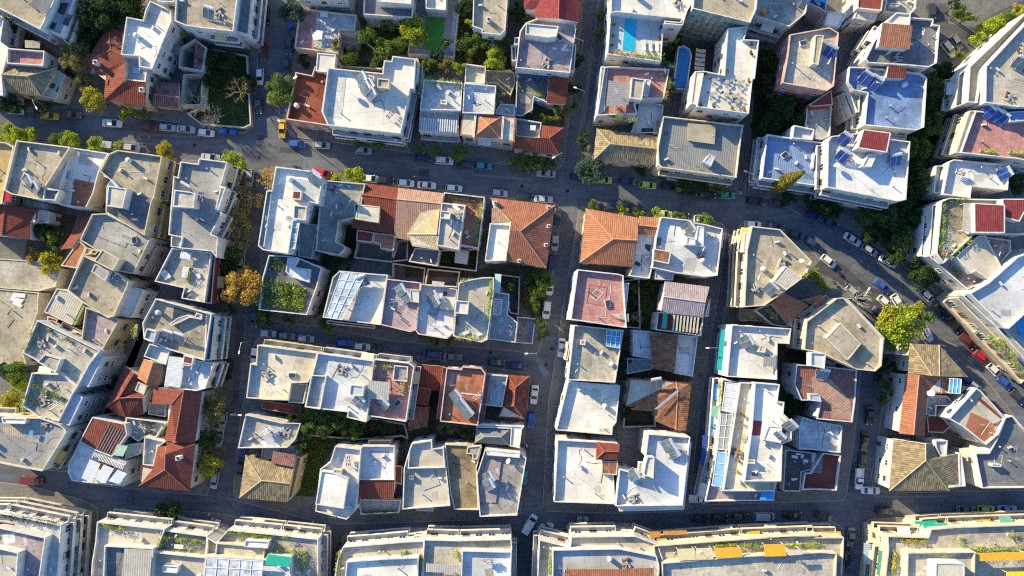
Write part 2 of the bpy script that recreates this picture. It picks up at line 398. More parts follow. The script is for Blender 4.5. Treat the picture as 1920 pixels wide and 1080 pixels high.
def facades():
    for p, h, root, wall, balc, win, z0, _s in VOLS:
        if not win: continue
        n = len(p); nb = 0; nw = 0; door_done = root.get('_d', 0)
        rnd = random.Random(int(h*100)+n)
        base = max(z0, 0); fl = int((h-.6-base)/3.0)
        if fl < 1: fl = 1 if h-base > 2.9 else 0
        edges = []
        for i in range(n):
            a, b = Vector(p[i]), Vector(p[(i+1) % n]); L = (b-a).length
            if L < 2.6: continue
            d = (b-a)/L; nrm = Vector((d.y, -d.x)); mid = (a+b)/2
            vis = -nrm.dot(mid)
            if vis < -22: continue
            edges.append((L, a, b, d, nrm, vis))
        edges.sort(key=lambda e: -e[0]*(1 if e[5] > 0 else .4))
        for L, a, b, d, nrm, vis in edges:
            if abs((a+b).x/2) > 150 or abs((a+b).y/2) > 95: continue
            Rm = Matrix(((d.x, nrm.x, 0, 0), (d.y, nrm.y, 0, 0), (0, 0, 1, 0), (0, 0, 0, 1)))
            dep = 1.1
            for f in range(fl):
                z = base+f*3.0+(h-.9-base-fl*3.0)*.5
                if z < base: z = base
                cnt = max(1, int(L/2.7)); sp = L/cnt
                hasb = balc and f >= 1 and L > 5
                # free run for the balcony
                if hasb:
                    free = [not blocked(tuple(a+d*(sp*(k+.5))+nrm*1.5), z+.8, root) for k in range(cnt)]
                    k = 0
                    while k < cnt:
                        if free[k]:
                            k2 = k
                            while k2+1 < cnt and free[k2+1]: k2 += 1
                            s0, s1 = sp*k+.15, sp*(k2+1)-.15
                            if balc == 2 and (k2-k) > 2 : s0 += sp*.9*(f % 2)
                            if nb < 40 and s1-s0 > 2:
                                bm = bmesh.new(); box(bm, s0, s1, -.02, dep, z-.16, z, 0)
                                bo = link('balcony', bm, mat('plain', WALLC.get(wall, PAL[wall])), root)
                                bm = bmesh.new()
                                if balc == 3:
                                    for s in (0, 1, 2, 3): box(bm, s0+.02, s1-.02, dep-.07, dep-.03, z+.2+.25*s, z+.24+.25*s, 0)
                                    for x in range(int((s1-s0)/1.5)+1): box(bm, s0+.03+x*1.5, s0+.08+x*1.5, dep-.08, dep-.02, z, z+1.0, 0)
                                    rm = mat('plain', (.2, .2, .2))
                                else:
                                    box(bm, s0, s1, dep-.1, dep+.003, z+.001, z+.92, 0); box(bm, s0, s0+.1, 0, dep-.1, z+.001, z+.92, 0); box(bm, s1-.1, s1, 0, dep-.1, z+.001, z+.92, 0)
                                    rm = mat('plaster', tuple(c*1.06 for c in WALLC.get(wall, PAL[wall])))
                                ro = link('railing', bm, rm, bo)
                                MT = Matrix.Translation((a.x, a.y, 0)) @ Rm
                                bo.matrix_basis = MT; nb += 1
                                if rnd.random() < .3 and vis > 5:
                                    bm = bmesh.new(); w0 = s0+rnd.uniform(0, max(.1, (s1-s0)-3.2)); w1 = min(s1, w0+rnd.uniform(2.4, 3.4))
                                    vs = [bm.verts.new(v) for v in ((w0, .02, z+2.75), (w1, .02, z+2.75), (w1, dep+.2, z+2.15), (w0, dep+.2, z+2.15), (w1, dep+.21, z+1.95), (w0, dep+.21, z+1.95))]
                                    bm.faces.new(vs[:4]); bm.faces.new((vs[3], vs[2], vs[4], vs[5]))
                                    ao = link('awning', bm, mat('cloth', rnd.choice(((.62, .58, .46), (.6, .35, .08), (.5, .5, .48), (.12, .3, .25), (.65, .62, .55), (.55, .42, .2)))), root); ao.matrix_basis = MT
                            k = k2+1
                        else: k += 1
                for k in range(cnt):
                    if nw >= 80: break
                    q = a+d*(sp*(k+.5))
                    if blocked(tuple(q+nrm*.9), z+1.6, root): continue
                    if rnd.random() < .13 and not hasb: continue
                    if f == 0 and not door_done and base < 1:
                        inst('door', DOOR, root, Matrix.Translation((q.x, q.y, z0+.12)) @ Rm); door_done = 1; root['_d'] = 1; continue
                    me = rnd.choice(DOORS) if hasb else rnd.choice(WINS)
                    inst('window', me, root, Matrix.Translation((q.x, q.y, z+(0.03 if hasb else .95))) @ Rm); nw += 1
# ---------------- roof equipment ----------------
def place(name, proto, label, cat, x, y, z, rz, sc=1.0, group=None):
    """copy of a prototype thing with its parts"""
    if not proto.get('_used'):
        proto['_used'] = 1; r = proto
    else:
        r = proto.copy(); COL.objects.link(r); kids = list(proto.children)
        for ch in kids:
            c = ch.copy(); COL.objects.link(c); c.parent = r
            for g in ch.children: d = g.copy(); COL.objects.link(d); d.parent = c
    r.location = (x, y, z); r.rotation_euler = (0, 0, rz); r.scale = (sc, sc, sc)
    tag(r, label, cat, group); return r
def make_solar(col):
    r = empty('solar_water_heater'); bm = bmesh.new(); tl = R(38)
    M1 = Matrix.Translation((0, 0, .35)) @ Matrix.Rotation(tl, 4, 'X')
    for s in (-1.08, .06): box(bm, s, s+1.02, 0, 2.0, 0, .09, 0, M1)
    link('collector_panel', bm, mat('glass', col), r)
    bm = bmesh.new()
    for s in (-1.08, .06):
        for a in ((s-.03, s, -.03, 2.03), (s+1.02, s+1.05, -.03, 2.03), (s, s+1.02, -.03, 0), (s, s+1.02, 2.0, 2.03)): box(bm, a[0], a[1], a[2], a[3], -.01, .12, 0, M1)
    for x in (-1.0, 1.0):
        tube(bm, [(x, .1, 0), (x, .1, .45)], .03, 4); tube(bm, [(x, 1.75, 0), (x, 1.75, 1.75)], .035, 4); tube(bm, [(x, .1, .05), (x, 1.75, .05)], .03, 4)
    link('frame', bm, MET, r)
    bm = bmesh.new(); tube(bm, [(-1.0, 1.85, 1.85), (-.97, 1.85, 1.85), (.97, 1.85, 1.85), (1.0, 1.85, 1.85)], [.16, .28, .28, .16], 12)
    link('water_tank', bm, mat('metal', (.72, .73, .74)), r, smooth=False); return r
SOLAR = make_solar((.10, .13, .15)); SOLARB = make_solar((.02, .05, .22))
def make_dish():
    r = empty('satellite_dish'); bm = bmesh.new(); prev = None; c = bm.verts.new((0, .0, 0))
    for k in range(1, 4):
        rr = .45*k/3*1.15; cur = [bm.verts.new((rr*math.cos(t*math.pi/6), rr*rr*.45, rr*math.sin(t*math.pi/6))) for t in range(12)]
        for t in range(12):
            if prev is None: bm.faces.new((c, cur[t], cur[(t+1) % 12]))
            else: bm.faces.new((prev[t], cur[t], cur[(t+1) % 12], prev[(t+1) % 12]))
        prev = cur
    Mx = Matrix.Translation((0, 0, 1.2)) @ Matrix.Rotation(R(-40), 4, 'X')
    for v in bm.verts: v.co = Mx @ v.co
    link('reflector', bm, mat('plain', (.72, .72, .72)), r)
    bm = bmesh.new(); tube(bm, [(0, -.1, 0), (0, -.1, 1.25)], .035, 5); tube(bm, [(0, 0, 1.0), (0, .55, 1.55)], .015, 4); link('mast', bm, MET, r); return r
DISH = make_dish()
def make_ant():
    bm = bmesh.new(); tube(bm, [(0, 0, 0), (0, 0, 4.2)], .035, 5)
    for z, L in ((4.1, 1.6), (3.4, 1.1)):
        tube(bm, [(-L/2, 0, z), (L/2, 0, z)], .02, 4)
        for k in range(7): x = -L/2+L*k/6; tube(bm, [(x, -.4+.03*k, z), (x, .4-.03*k, z)], .014, 3)
    return mesh_of(bm, [MET], 'antenna')
ANT = make_ant()
def make_ac():
    bm = bmesh.new(); box(bm, -.45, .45, -.17, .17, .1, .72, 0); box(bm, -.4, .4, -.2, -.171, .15, .67, 1); box(bm, -.4, -.34, -.15, .15, 0, .1, 1); box(bm, .34, .4, -.15, .15, 0, .1, 1)
    return mesh_of(bm, [mat('plain', (.68, .68, .66)), mat('plain', (.3, .3, .3))], 'air_conditioner')
AC = make_ac()
def make_vent():
    bm = bmesh.new(); tube(bm, [(0, 0, 0), (0, 0, .9)], .13, 7); tube(bm, [(0, 0, .9), (0, 0, 1.05)], [.22, .1], 7); return mesh_of(bm, [MET], 'vent_pipe')
VENT = make_vent()
def make_chim():
    bm = bmesh.new(); box(bm, -.4, .4, -.4, .4, -.6, 1.3, 0); box(bm, -.5, .5, -.5, .5, 1.3, 1.42, 0); box(bm, -.25, .25, -.25, .25, 1.42, 1.6, 1); return mesh_of(bm, [WHT, DK], 'chimney')
CHIM = make_chim()
def make_sky():
    bm = bmesh.new(); box(bm, -.8, .8, -.55, .55, 0, .45, 0); box(bm, -.7, .7, -.45, .45, .451, .5, 1); return mesh_of(bm, [WHT, GL], 'skylight')
def make_tank():
    bm = bmesh.new(); tube(bm, [(0, 0, .25), (0, 0, .3), (0, 0, 1.35), (0, 0, 1.5)], [.5, .55, .55, .2], 12, 0)
    for a in range(4): box(bm, .4*math.cos(a*1.57)-.04, .4*math.cos(a*1.57)+.04, .4*math.sin(a*1.57)-.04, .4*math.sin(a*1.57)+.04, 0, .25, 1)
    return mesh_of(bm, [mat('plain', (.62, .63, .62)), MET], 'water_tank')
def make_junk():
    rnd = random.Random(5); bm = bmesh.new()
    for k in range(9):
        L = rnd.uniform(.2, 1.1); box(bm, -L, L, -rnd.uniform(.05, .3), rnd.uniform(.05, .3), 0, rnd.uniform(.08, .5), rnd.randint(0, 2), Matrix.Translation((rnd.uniform(-.7, .7), rnd.uniform(-.7, .7), 0)) @ Matrix.Rotation(rnd.uniform(0, 3), 4, 'Z'))
    return mesh_of(bm, [mat('plain', (.5, .48, .44)), mat('plain', (.16, .10, .07)), mat('plain', (.30, .32, .33))], 'scrap_pile')
def make_rack():
    bm = bmesh.new()
    for x in (-1.2, 1.2): tube(bm, [(x, 0, 0), (x, 0, 1.5)], .03, 4, 0); tube(bm, [(x, -.5, 1.5), (x, .5, 1.5)], .02, 4, 0)
    rnd = random.Random(2)
    for y in (-.4, 0, .4):
        tube(bm, [(-1.2, y, 1.5), (1.2, y, 1.5)], .012, 3, 0)
        for k in range(3): x = -1+k*.75; box(bm, x, x+rnd.uniform(.3, .6), y-.02, y+.06, .8, 1.5, rnd.randint(1, 3))
    return mesh_of(bm, [MET, mat('cloth', (.6, .6, .6)), mat('cloth', (.45, .1, .08)), mat('cloth', (.1, .2, .4))], 'washing_line')
SKYL, TANK, JUNK, RACK = make_sky(), make_tank(), make_junk(), make_rack()
def make_parasol():
    r = empty('parasol'); bm = bmesh.new(); tube(bm, [(0, 0, 0), (0, 0, 2.5)], .03, 5); link('pole', bm, MET, r)
    bm = bmesh.new(); n = 8; c = bm.verts.new((0, 0, 2.65)); o = [bm.verts.new((1.4*math.cos(2*math.pi*k/n), 1.4*math.sin(2*math.pi*k/n), 2.15)) for k in range(n)]
    for k in range(n): bm.faces.new((c, o[k], o[(k+1) % n]))
    link('canopy', bm, mat('cloth', (.7, .66, .55)), r); return r
def make_lounger():
    r = empty('sun_lounger'); bm = bmesh.new(); box(bm, -.33, .33, -.95, .35, .28, .36)
    box(bm, -.33, .33, 0, .75, 0, .08, 0, Matrix.Translation((0, .35, .29)) @ Matrix.Rotation(R(30), 4, 'X')); link('cushion', bm, mat('cloth', (.66, .64, .6)), r)
    for x in (-.3, .3):
        for y in (-.9, .3): bm = bmesh.new(); tube(bm, [(x, y, 0), (x, y, .28)], .03, 4); link('leg', bm, MET, r)
    return r
def make_table():
    r = empty('terrace_table'); bm = bmesh.new(); tube(bm, [(0, 0, .7), (0, 0, .74)], .45, 12); link('table_top', bm, mat('plain', (.36, .37, .33)), r)
    bm = bmesh.new(); tube(bm, [(0, 0, 0), (0, 0, .03)], .3, 10); tube(bm, [(0, 0, .03), (0, 0, .7)], .04, 6); link('leg', bm, MET, r); return r
def make_chair():
    r = empty('terrace_chair'); m = mat('plain', (.3, .3, .27)); bm = bmesh.new(); box(bm, -.24, .24, -.24, .24, .43, .47); link('seat', bm, m, r)
    bm = bmesh.new(); box(bm, -.24, .24, .21, .25, .471, .9); link('backrest', bm, m, r)
    for x in (-.2, .2):
        for y in (-.2, .2): bm = bmesh.new(); tube(bm, [(x, y, 0), (x*.95, y*.95, .43)], .02, 4); link('leg', bm, MET, r)
    return r
PARASOL, LOUNGER, TABLE, CHAIR = make_parasol(), make_lounger(), make_table(), make_chair()
# ---------------- foliage ----------------
def leaf_mesh(pts, size, flat=.5, seed=1):
    rnd = random.Random(seed); V = []; F = []
    for p in pts:
        s = size*rnd.uniform(.6, 1.35); n = Vector((rnd.gauss(0, 1), rnd.gauss(0, 1), rnd.gauss(0, 1)+flat)).normalized()
        u = n.orthogonal().normalized(); v = n.cross(u); a = rnd.uniform(0, 6.28); u, v = u*math.cos(a)+v*math.sin(a), v*math.cos(a)-u*math.sin(a)
        b = len(V); P = Vector(p)
        V += [P-u*s, P-v*s*.55, P+u*s+n*s*.25, P+v*s*.55]; F.append((b, b+1, b+2, b+3))
    me = bpy.data.meshes.new('crown'); me.from_pydata([tuple(v) for v in V], [], F); me.materials.append(mat('leaf', (.07, .10, .02))); return me
def crown_pts(r, hz, n, seed, clumps=14, spread=.42):
    rnd = random.Random(seed); C = []
    for k in range(clumps):
        while True:
            c = Vector((rnd.uniform(-1, 1), rnd.uniform(-1, 1), rnd.uniform(-1, 1)))
            if .35 < c.length < .85: break
        C.append((Vector((c.x*r, c.y*r, c.z*hz)), r*spread*rnd.uniform(.6, 1.15)))
    out = []
    for k in range(n):
        c, cr = rnd.choice(C); d = Vector((rnd.gauss(0, 1), rnd.gauss(0, 1), rnd.gauss(0, 1))).normalized()*cr*rnd.uniform(.55, 1.05)**1
        out.append(c+Vector((d.x, d.y, d.z*.8)))
    return out
CROWNS = {}
for sz, r, n, cl in (('s', 1.6, 900, 9), ('m', 2.8, 2600, 16), ('l', 4.4, 6500, 30)):
    CROWNS[sz] = [(r, leaf_mesh(crown_pts(r, r*.72, n, 10*k+int(r*7), cl, .42 if sz != 'l' else .33), .17 if sz == 's' else (.2 if sz == 'm' else .22), .5, k)) for k in range(3)]
CROWNS['x'] = [(4.4, leaf_mesh(crown_pts(4.4, 2.6, 1500, 3, 20, .4), .2, .5, 9)), (2.8, leaf_mesh(crown_pts(2.8, 2.2, 700, 5, 14, .4), .2, .5, 4))]
def trunk_mesh(r, H, seed, limbs=6):
    rnd = random.Random(seed); bm = bmesh.new(); tube(bm, [(0, 0, 0), (.05*r, 0, H*.25), (0, .04*r, H*.5)], [.07*r+.06, .055*r+.04, .045*r+.03], 7)
    for k in range(limbs):
        a = 6.28*k/limbs+rnd.uniform(-.3, .3); q = rnd.uniform(.45, .75)
        tube(bm, [(0, .02*r, H*rnd.uniform(.38, .5)), (math.cos(a)*r*.3, math.sin(a)*r*.3, H*.65), (math.cos(a)*r*q, math.sin(a)*r*q, H*.85)], [.035*r+.02, .025*r+.015, .01], 5)
    return mesh_of(bm, [mat('bark', (.10, .075, .05))], 'trunk')
TRUNKS = {k: trunk_mesh(r, r*2.1, 3) for k, r in (('s', 1.6), ('m', 2.8), ('l', 4.4))}
LEAF = dict(g=(0.138, 0.213, 0.037), k=(0.044, 0.077, 0.022), l=(0.312, 0.388, 0.031), y=(0.413, 0.388, 0.037), o=(0.475, 0.312, 0.062), b=(0.250, 0.213, 0.069), d=(0.075, 0.125, 0.081), e=(0.100, 0.144, 0.033))
LNAME = dict(g='leafy green', k='dark green', l='bright lime green', y='yellow green', o='golden brown', b='brownish olive', d='blue green', e='deep olive green')
def tree(pos, rpx, col, where, hz=None, thin=False, H=None):
    """pos in image tokens at the crown's mid height, rpx crown radius in pixels of the photograph"""
    r = rpx*.118*1.16
    sz = 's' if r < 2.0 else ('m' if r < 3.4 else 'l'); br = {'s': 1.6, 'm': 2.8, 'l': 4.4}[sz]; k = r/br
    H = H or br*2.0*k+1.8
    x, y, _ = S(pos, H*.78)[0]
    rnd = random.Random(int(x*31+y*17)); zz = H/(br*2.1)
    root = empty('tree', (x, y, .1), rnd.uniform(0, 6.28))
    tag(root, '%s%s tree %s' % ('sparse ' if thin else '', LNAME[col], where), 'tree', 'trees '+where if not where.startswith('with') else None)
    me = rnd.choice(CROWNS[sz])[1] if not thin else CROWNS['x'][0 if sz == 'l' else 1][1]
    if thin and sz == 's': k *= 1.6/2.8
    c = inst('crown', me, root, Matrix.Translation((0, 0, H*.74)) @ Matrix.Diagonal((k, k, k*rnd.uniform(.9, 1.1), 1)))
    c.material_slots[0].link = 'OBJECT'; c.material_slots[0].material = mat('leaf', LEAF[col])
    inst('trunk', TRUNKS[sz], root, Matrix.Diagonal((k, k, zz, 1)))
    return root
def bare_tree(pos, rpx, where, col=(.33, .28, .22), H=7.0):
    r = rpx*.118; x, y, _ = S(pos, H*.8)[0]; rnd = random.Random(int(x*7)); root = empty('bare_tree', (x, y, .1))
    tag(root, 'leafless tree with pale branches %s' % where, 'tree'); bm = bmesh.new(); tube(bm, [(0, 0, 0), (.1, 0, H*.4)], [.2, .13], 7); link('trunk', bm, mat('bark', col), root)
    bm = bmesh.new()
    def br(p, d, L, rad, dep):
        q = p+d*L*.5+Vector((rnd.uniform(-.1, .1), rnd.uniform(-.1, .1), .05))*L; e = q+(d+Vector((rnd.uniform(-.25, .25), rnd.uniform(-.25, .25), .15))).normalized()*L*.5
        tube(bm, [p, q, e], [rad, rad*.8, rad*.55], 4)
        if dep:
            for k in range(3 if dep > 1 else 4):
                nd = (d+Vector((rnd.uniform(-.8, .8), rnd.uniform(-.8, .8), rnd.uniform(-.1, .6)))).normalized(); br(q if k == 0 else e, nd, L*rnd.uniform(.55, .8), rad*.55, dep-1)
    for k in range(8):
        a = 6.28*k/8+rnd.uniform(-.3, .3); br(Vector((.1, 0, H*rnd.uniform(.28, .4))), Vector((math.cos(a), math.sin(a), .75)).normalized(), r*.52, .07, 3)
    link('crown', bm, mat('bark', tuple(c*1.25 for c in col)), root); return root
def scatter(name, poly, z, dens, size, hmax, col, kind='stuff', seed=3, parent=None):
    p = ccw(S(poly, z)) if isinstance(poly, str) else poly; rnd = random.Random(seed)
    xs = [q[0] for q in p]; ys = [q[1] for q in p]; n = int((max(xs)-min(xs))*(max(ys)-min(ys))*dens); pts = []
    for k in range(min(n, 30000)):
        q = (rnd.uniform(min(xs), max(xs)), rnd.uniform(min(ys), max(ys)))
        if inside(q, p): pts.append((q[0], q[1], z+rnd.random()**1.5*hmax*(.4+.6*abs(math.sin(q[0]*.7)*math.cos(q[1]*.9)))))
    me = leaf_mesh(pts, size, 1.2, seed); me.name = name; me.materials[0] = mat('leaf', LEAF[col]); o = bpy.data.objects.new(name, me); COL.objects.link(o)
    if kind: o['kind'] = kind
    if parent: o.parent = parent
    return o
def planter(line, z, col, where, w=.8, hh=1.2):
    z = snap(line, z)
    pts = S(line, z+.5); pts = [Vector((p[0], p[1])) for p in pts]; root = empty('planter', (pts[0].x, pts[0].y, z)); rnd = random.Random(int(pts[0].x*13))
    tag(root, '%s plants on %s' % ({'g': 'green', 'l': 'lime green', 'k': 'dark green', 'y': 'yellowish', 'o': 'brown', 'e': 'olive'}.get(col, 'green'), where), 'planter')
    bm = bmesh.new(); lp = []
    for a, b in zip(pts, pts[1:]):
        d = (b-a); L = max(.3, d.length); ang = math.atan2(d.y, d.x)
        box(bm, 0, L, -w*.3, w*.3, 0, .4, 0, Matrix.Translation((a.x-pts[0].x, a.y-pts[0].y, 0)) @ Matrix.Rotation(ang, 4, 'Z'))
        for k in range(int(L*75)):
            t = rnd.random(); g = .55+.45*math.sin(t*L*2.1+a.x)
            if rnd.random() > .35+g: continue
            q = a-pts[0]+d*t; lp.append((q.x+rnd.gauss(0, w*.42), q.y+rnd.gauss(0, w*.42), .4+rnd.random()*hh*g))
    link('planter_box', bm, mat('plain', (.4, .36, .3)), root)
    me = leaf_mesh(lp, .15, .6, 5); me.materials[0] = mat('leaf', LEAF[col]); o = bpy.data.objects.new('foliage', me); COL.objects.link(o); o.parent = root
def shrub(pos, rpx, col, where, z=0):
    """a round potted shrub on a roof"""
    z = snap(pos, z); r = rpx*.118; x, y, _ = S(pos, z+1)[0]; root = empty('potted_shrub', (x, y, z)); tag(root, '%s shrub on %s' % (LNAME[col].split()[-1], where), 'shrub')
    c = inst('foliage', random.choice(CROWNS['s'])[1], root, Matrix.Translation((0, 0, .5+r*.6)) @ Matrix.Scale(r/1.6, 4)); c.material_slots[0].link = 'OBJECT'; c.material_slots[0].material = mat('leaf', LEAF[col])
    bm = bmesh.new(); tube(bm, [(0, 0, 0), (0, 0, .5)], [.22, .3], 8); link('pot', bm, mat('plain', (.4, .2, .12)), root)
# ---------------- roof sheets, pergolas ----------------
def patch(root, poly, z, m, name='roof_patch'):
    s_ = snap(poly, z); z = s_+.03 if abs(s_-z) > .3 else z
    p = ccw(S(poly, z)); bm = bmesh.new(); prism(bm, p, z-.03, z+.012); set_uv(bm); return link(name, bm, m, root)
def canopy(root, poly, z, m, posts_from, name='canopy', slats=0, rib=None):
    """flat roof sheet on posts (pergola, awning, glass roof)"""
    s_ = snap(poly, posts_from); posts = posts_from < 1 or any(abs(v[7]-s_) < .01 for v in VOLS); z = z-posts_from+s_; posts_from = s_
    p = ccw(S(poly, z)); bm = bmesh.new()
    if slats:
        a, b, c, d = [Vector(q[:2]) for q in S(poly, z)[:4]]; n = slats
        for k in range(n):
            t0 = (k+.18)/n; t1 = (k+.68)/n; prism(bm, ccw([tuple(a.lerp(b, t0)), tuple(a.lerp(b, t1)), tuple(d.lerp(c, t1)), tuple(d.lerp(c, t0))]), z-.05, z+.05, bottom=True)
    else: prism(bm, p, z-.05, z+.05, bottom=True)
    set_uv(bm); o = link(name, bm, m, root)
    bm = bmesh.new()
    for q in (inset(p, .15) if posts else ()): tube(bm, [(q[0], q[1], posts_from), (q[0], q[1], z-.05)], .06, 4)
    if rib:
        q4 = [Vector(q) for q in p]
        ring(bm, p, inset(p, .15), z+.051, z+.12)
        a, b, c, d = [Vector(q[:2]) for q in S(poly, z)[:4]]
        for k in range(1, rib[0]): t = k/rib[0]; u, v = a.lerp(b, t), d.lerp(c, t); tube(bm, [(u.x, u.y, z+.1), (v.x, v.y, z+.1)], .07, 4)
        for k in range(1, rib[1]): t = k/rib[1]; u, v = a.lerp(d, t), b.lerp(c, t); tube(bm, [(u.x, u.y, z+.1), (v.x, v.y, z+.1)], .07, 4)
    if len(bm.verts): link('frame', bm, WHT, o)
    else: bm.free()
    return o
def stair(root, poly, z, dh, wall, roof, ph=.3):
    """stair house standing on a roof slab"""
    return volume(root, poly, z+dh*1.25, wall, roof, ph=ph, win=0, name='stair_house', z0=z-.1, raw=True)
def roofbits(root, poly, z, n, seed, ant=2, short=''):
    p = ccw(S(poly, z)) if isinstance(poly, str) else poly; rnd = random.Random(seed); ip = inset(p, 1.0)
    xs = [q[0] for q in p]; ys = [q[1] for q in p]
    def pick():
        for _ in range(40):
            q = (rnd.uniform(min(xs), max(xs)), rnd.uniform(min(ys), max(ys)))
            if inside(q, ip) and not any(v[1] > z+1 and inside(q, inset(v[0], -.5)) and v[0] != p for v in VOLS): return q
    for k in range(n):
        q = pick()
        if not q: continue
        me, nm = ((AC, 'air_conditioner'), (VENT, 'vent_pipe'), rnd.choice(((SKYL, 'skylight'), (TANK, 'water_tank'), (JUNK, 'scrap_pile'), (RACK, 'washing_line'), (VENT, 'vent_pipe'))), (VENT, 'vent_pipe'), rnd.choice(((JUNK, 'scrap_pile'), (AC, 'air_conditioner'))))[k % 5]
        inst(nm, me, root, Matrix.Translation((*q, z)) @ Matrix.Rotation(rnd.uniform(0, 6), 4, 'Z'))
    # repair patches laid on the membrane
    a0, b0 = max(((Vector(p[i]), Vector(p[(i+1) % len(p)])) for i in range(len(p))), key=lambda e: (e[0]-e[1]).length); ang = math.atan2(b0.y-a0.y, b0.x-a0.x)
    base = None
    for ch in root.children:
        if ch.name.startswith('roof') and ch.type == 'MESH': base = ch.data.materials[0]; break
    key = [kk for kk, mm in MATS.items() if mm == base]
    for k in range((4 if n > 3 else 2) if n and key else 0):
        q = pick()
        if not q: continue
        sx, sy = rnd.uniform(.5, 2.2), rnd.uniform(.4, 1.4); f = rnd.choice((.72, .82, 1.15, .88)); M = Matrix.Translation((*q, 0)) @ Matrix.Rotation(ang+rnd.choice((0, 0, .2)), 4, 'Z')
        cs = [tuple((M @ Vector(v))[:2]) for v in ((-sx, -sy, 0), (sx, -sy, 0), (sx, sy*rnd.uniform(.7, 1), 0), (-sx*rnd.uniform(.6, 1), sy, 0))]
        if not all(inside(c, inset(p, .35)) for c in cs) or not all(abs(v[7]-z) < .02 or v[1] < z or not inside(c, v[0]) for c in cs for v in VOLS): continue
        bm = bmesh.new(); prism(bm, ccw(cs), z-.02, z+.007+.002*k); set_uv(bm); link('membrane_patch', bm, mat('flat', tuple(round(min(.8, c*f), 2) for c in key[0][1])), root)
    for k in range(2 if n > 1 else 0):
        q = pick()
        if not q: continue
        pts = [Vector((q[0], q[1], z+.04))]; a = rnd.choice((0, 1.57))+rnd.uniform(-.25, .1)
        for j in range(rnd.randint(3, 7)):
            a += rnd.choice((0, 0, 1.57, -1.57, .4, -.4)) if k == 0 else rnd.uniform(-.9, .9)
            e = pts[-1]+Vector((math.cos(a), math.sin(a), 0))*(rnd.uniform(1, 2.6) if k == 0 else .7)
            if inside((e.x, e.y), ip): pts.append(e)
        if len(pts) > 2: bm = bmesh.new(); tube(bm, pts, .045 if k == 0 else .025, 4); link('roof_pipe' if k == 0 else 'cable', bm, WHT if k == 0 and rnd.random() < .5 else DK, root)
    for k in range(ant):
        q = pick()
        if q: inst('antenna', ANT, root, Matrix.Translation((*q, z)) @ Matrix.Rotation(rnd.uniform(0, 6), 4, 'Z') @ Matrix.Scale(rnd.uniform(.6, 1), 4))
def solar(pos, z, ang, where, blue=False, sc=1.15):
    z = snap(pos, z)
    x, y, _ = S(pos, z+1)[0]; place('solar_water_heater', SOLARB if blue else SOLAR, 'solar heater on %s' % where, 'solar heater', x, y, z, R(ang), sc)
def dish(pos, z, where, sc=1.2):
    x, y, _ = S(pos, z+1)[0]; place('satellite_dish', DISH, 'satellite dish on %s' % where, 'satellite dish', x, y, z, R(200+(x*7) % 40), sc)
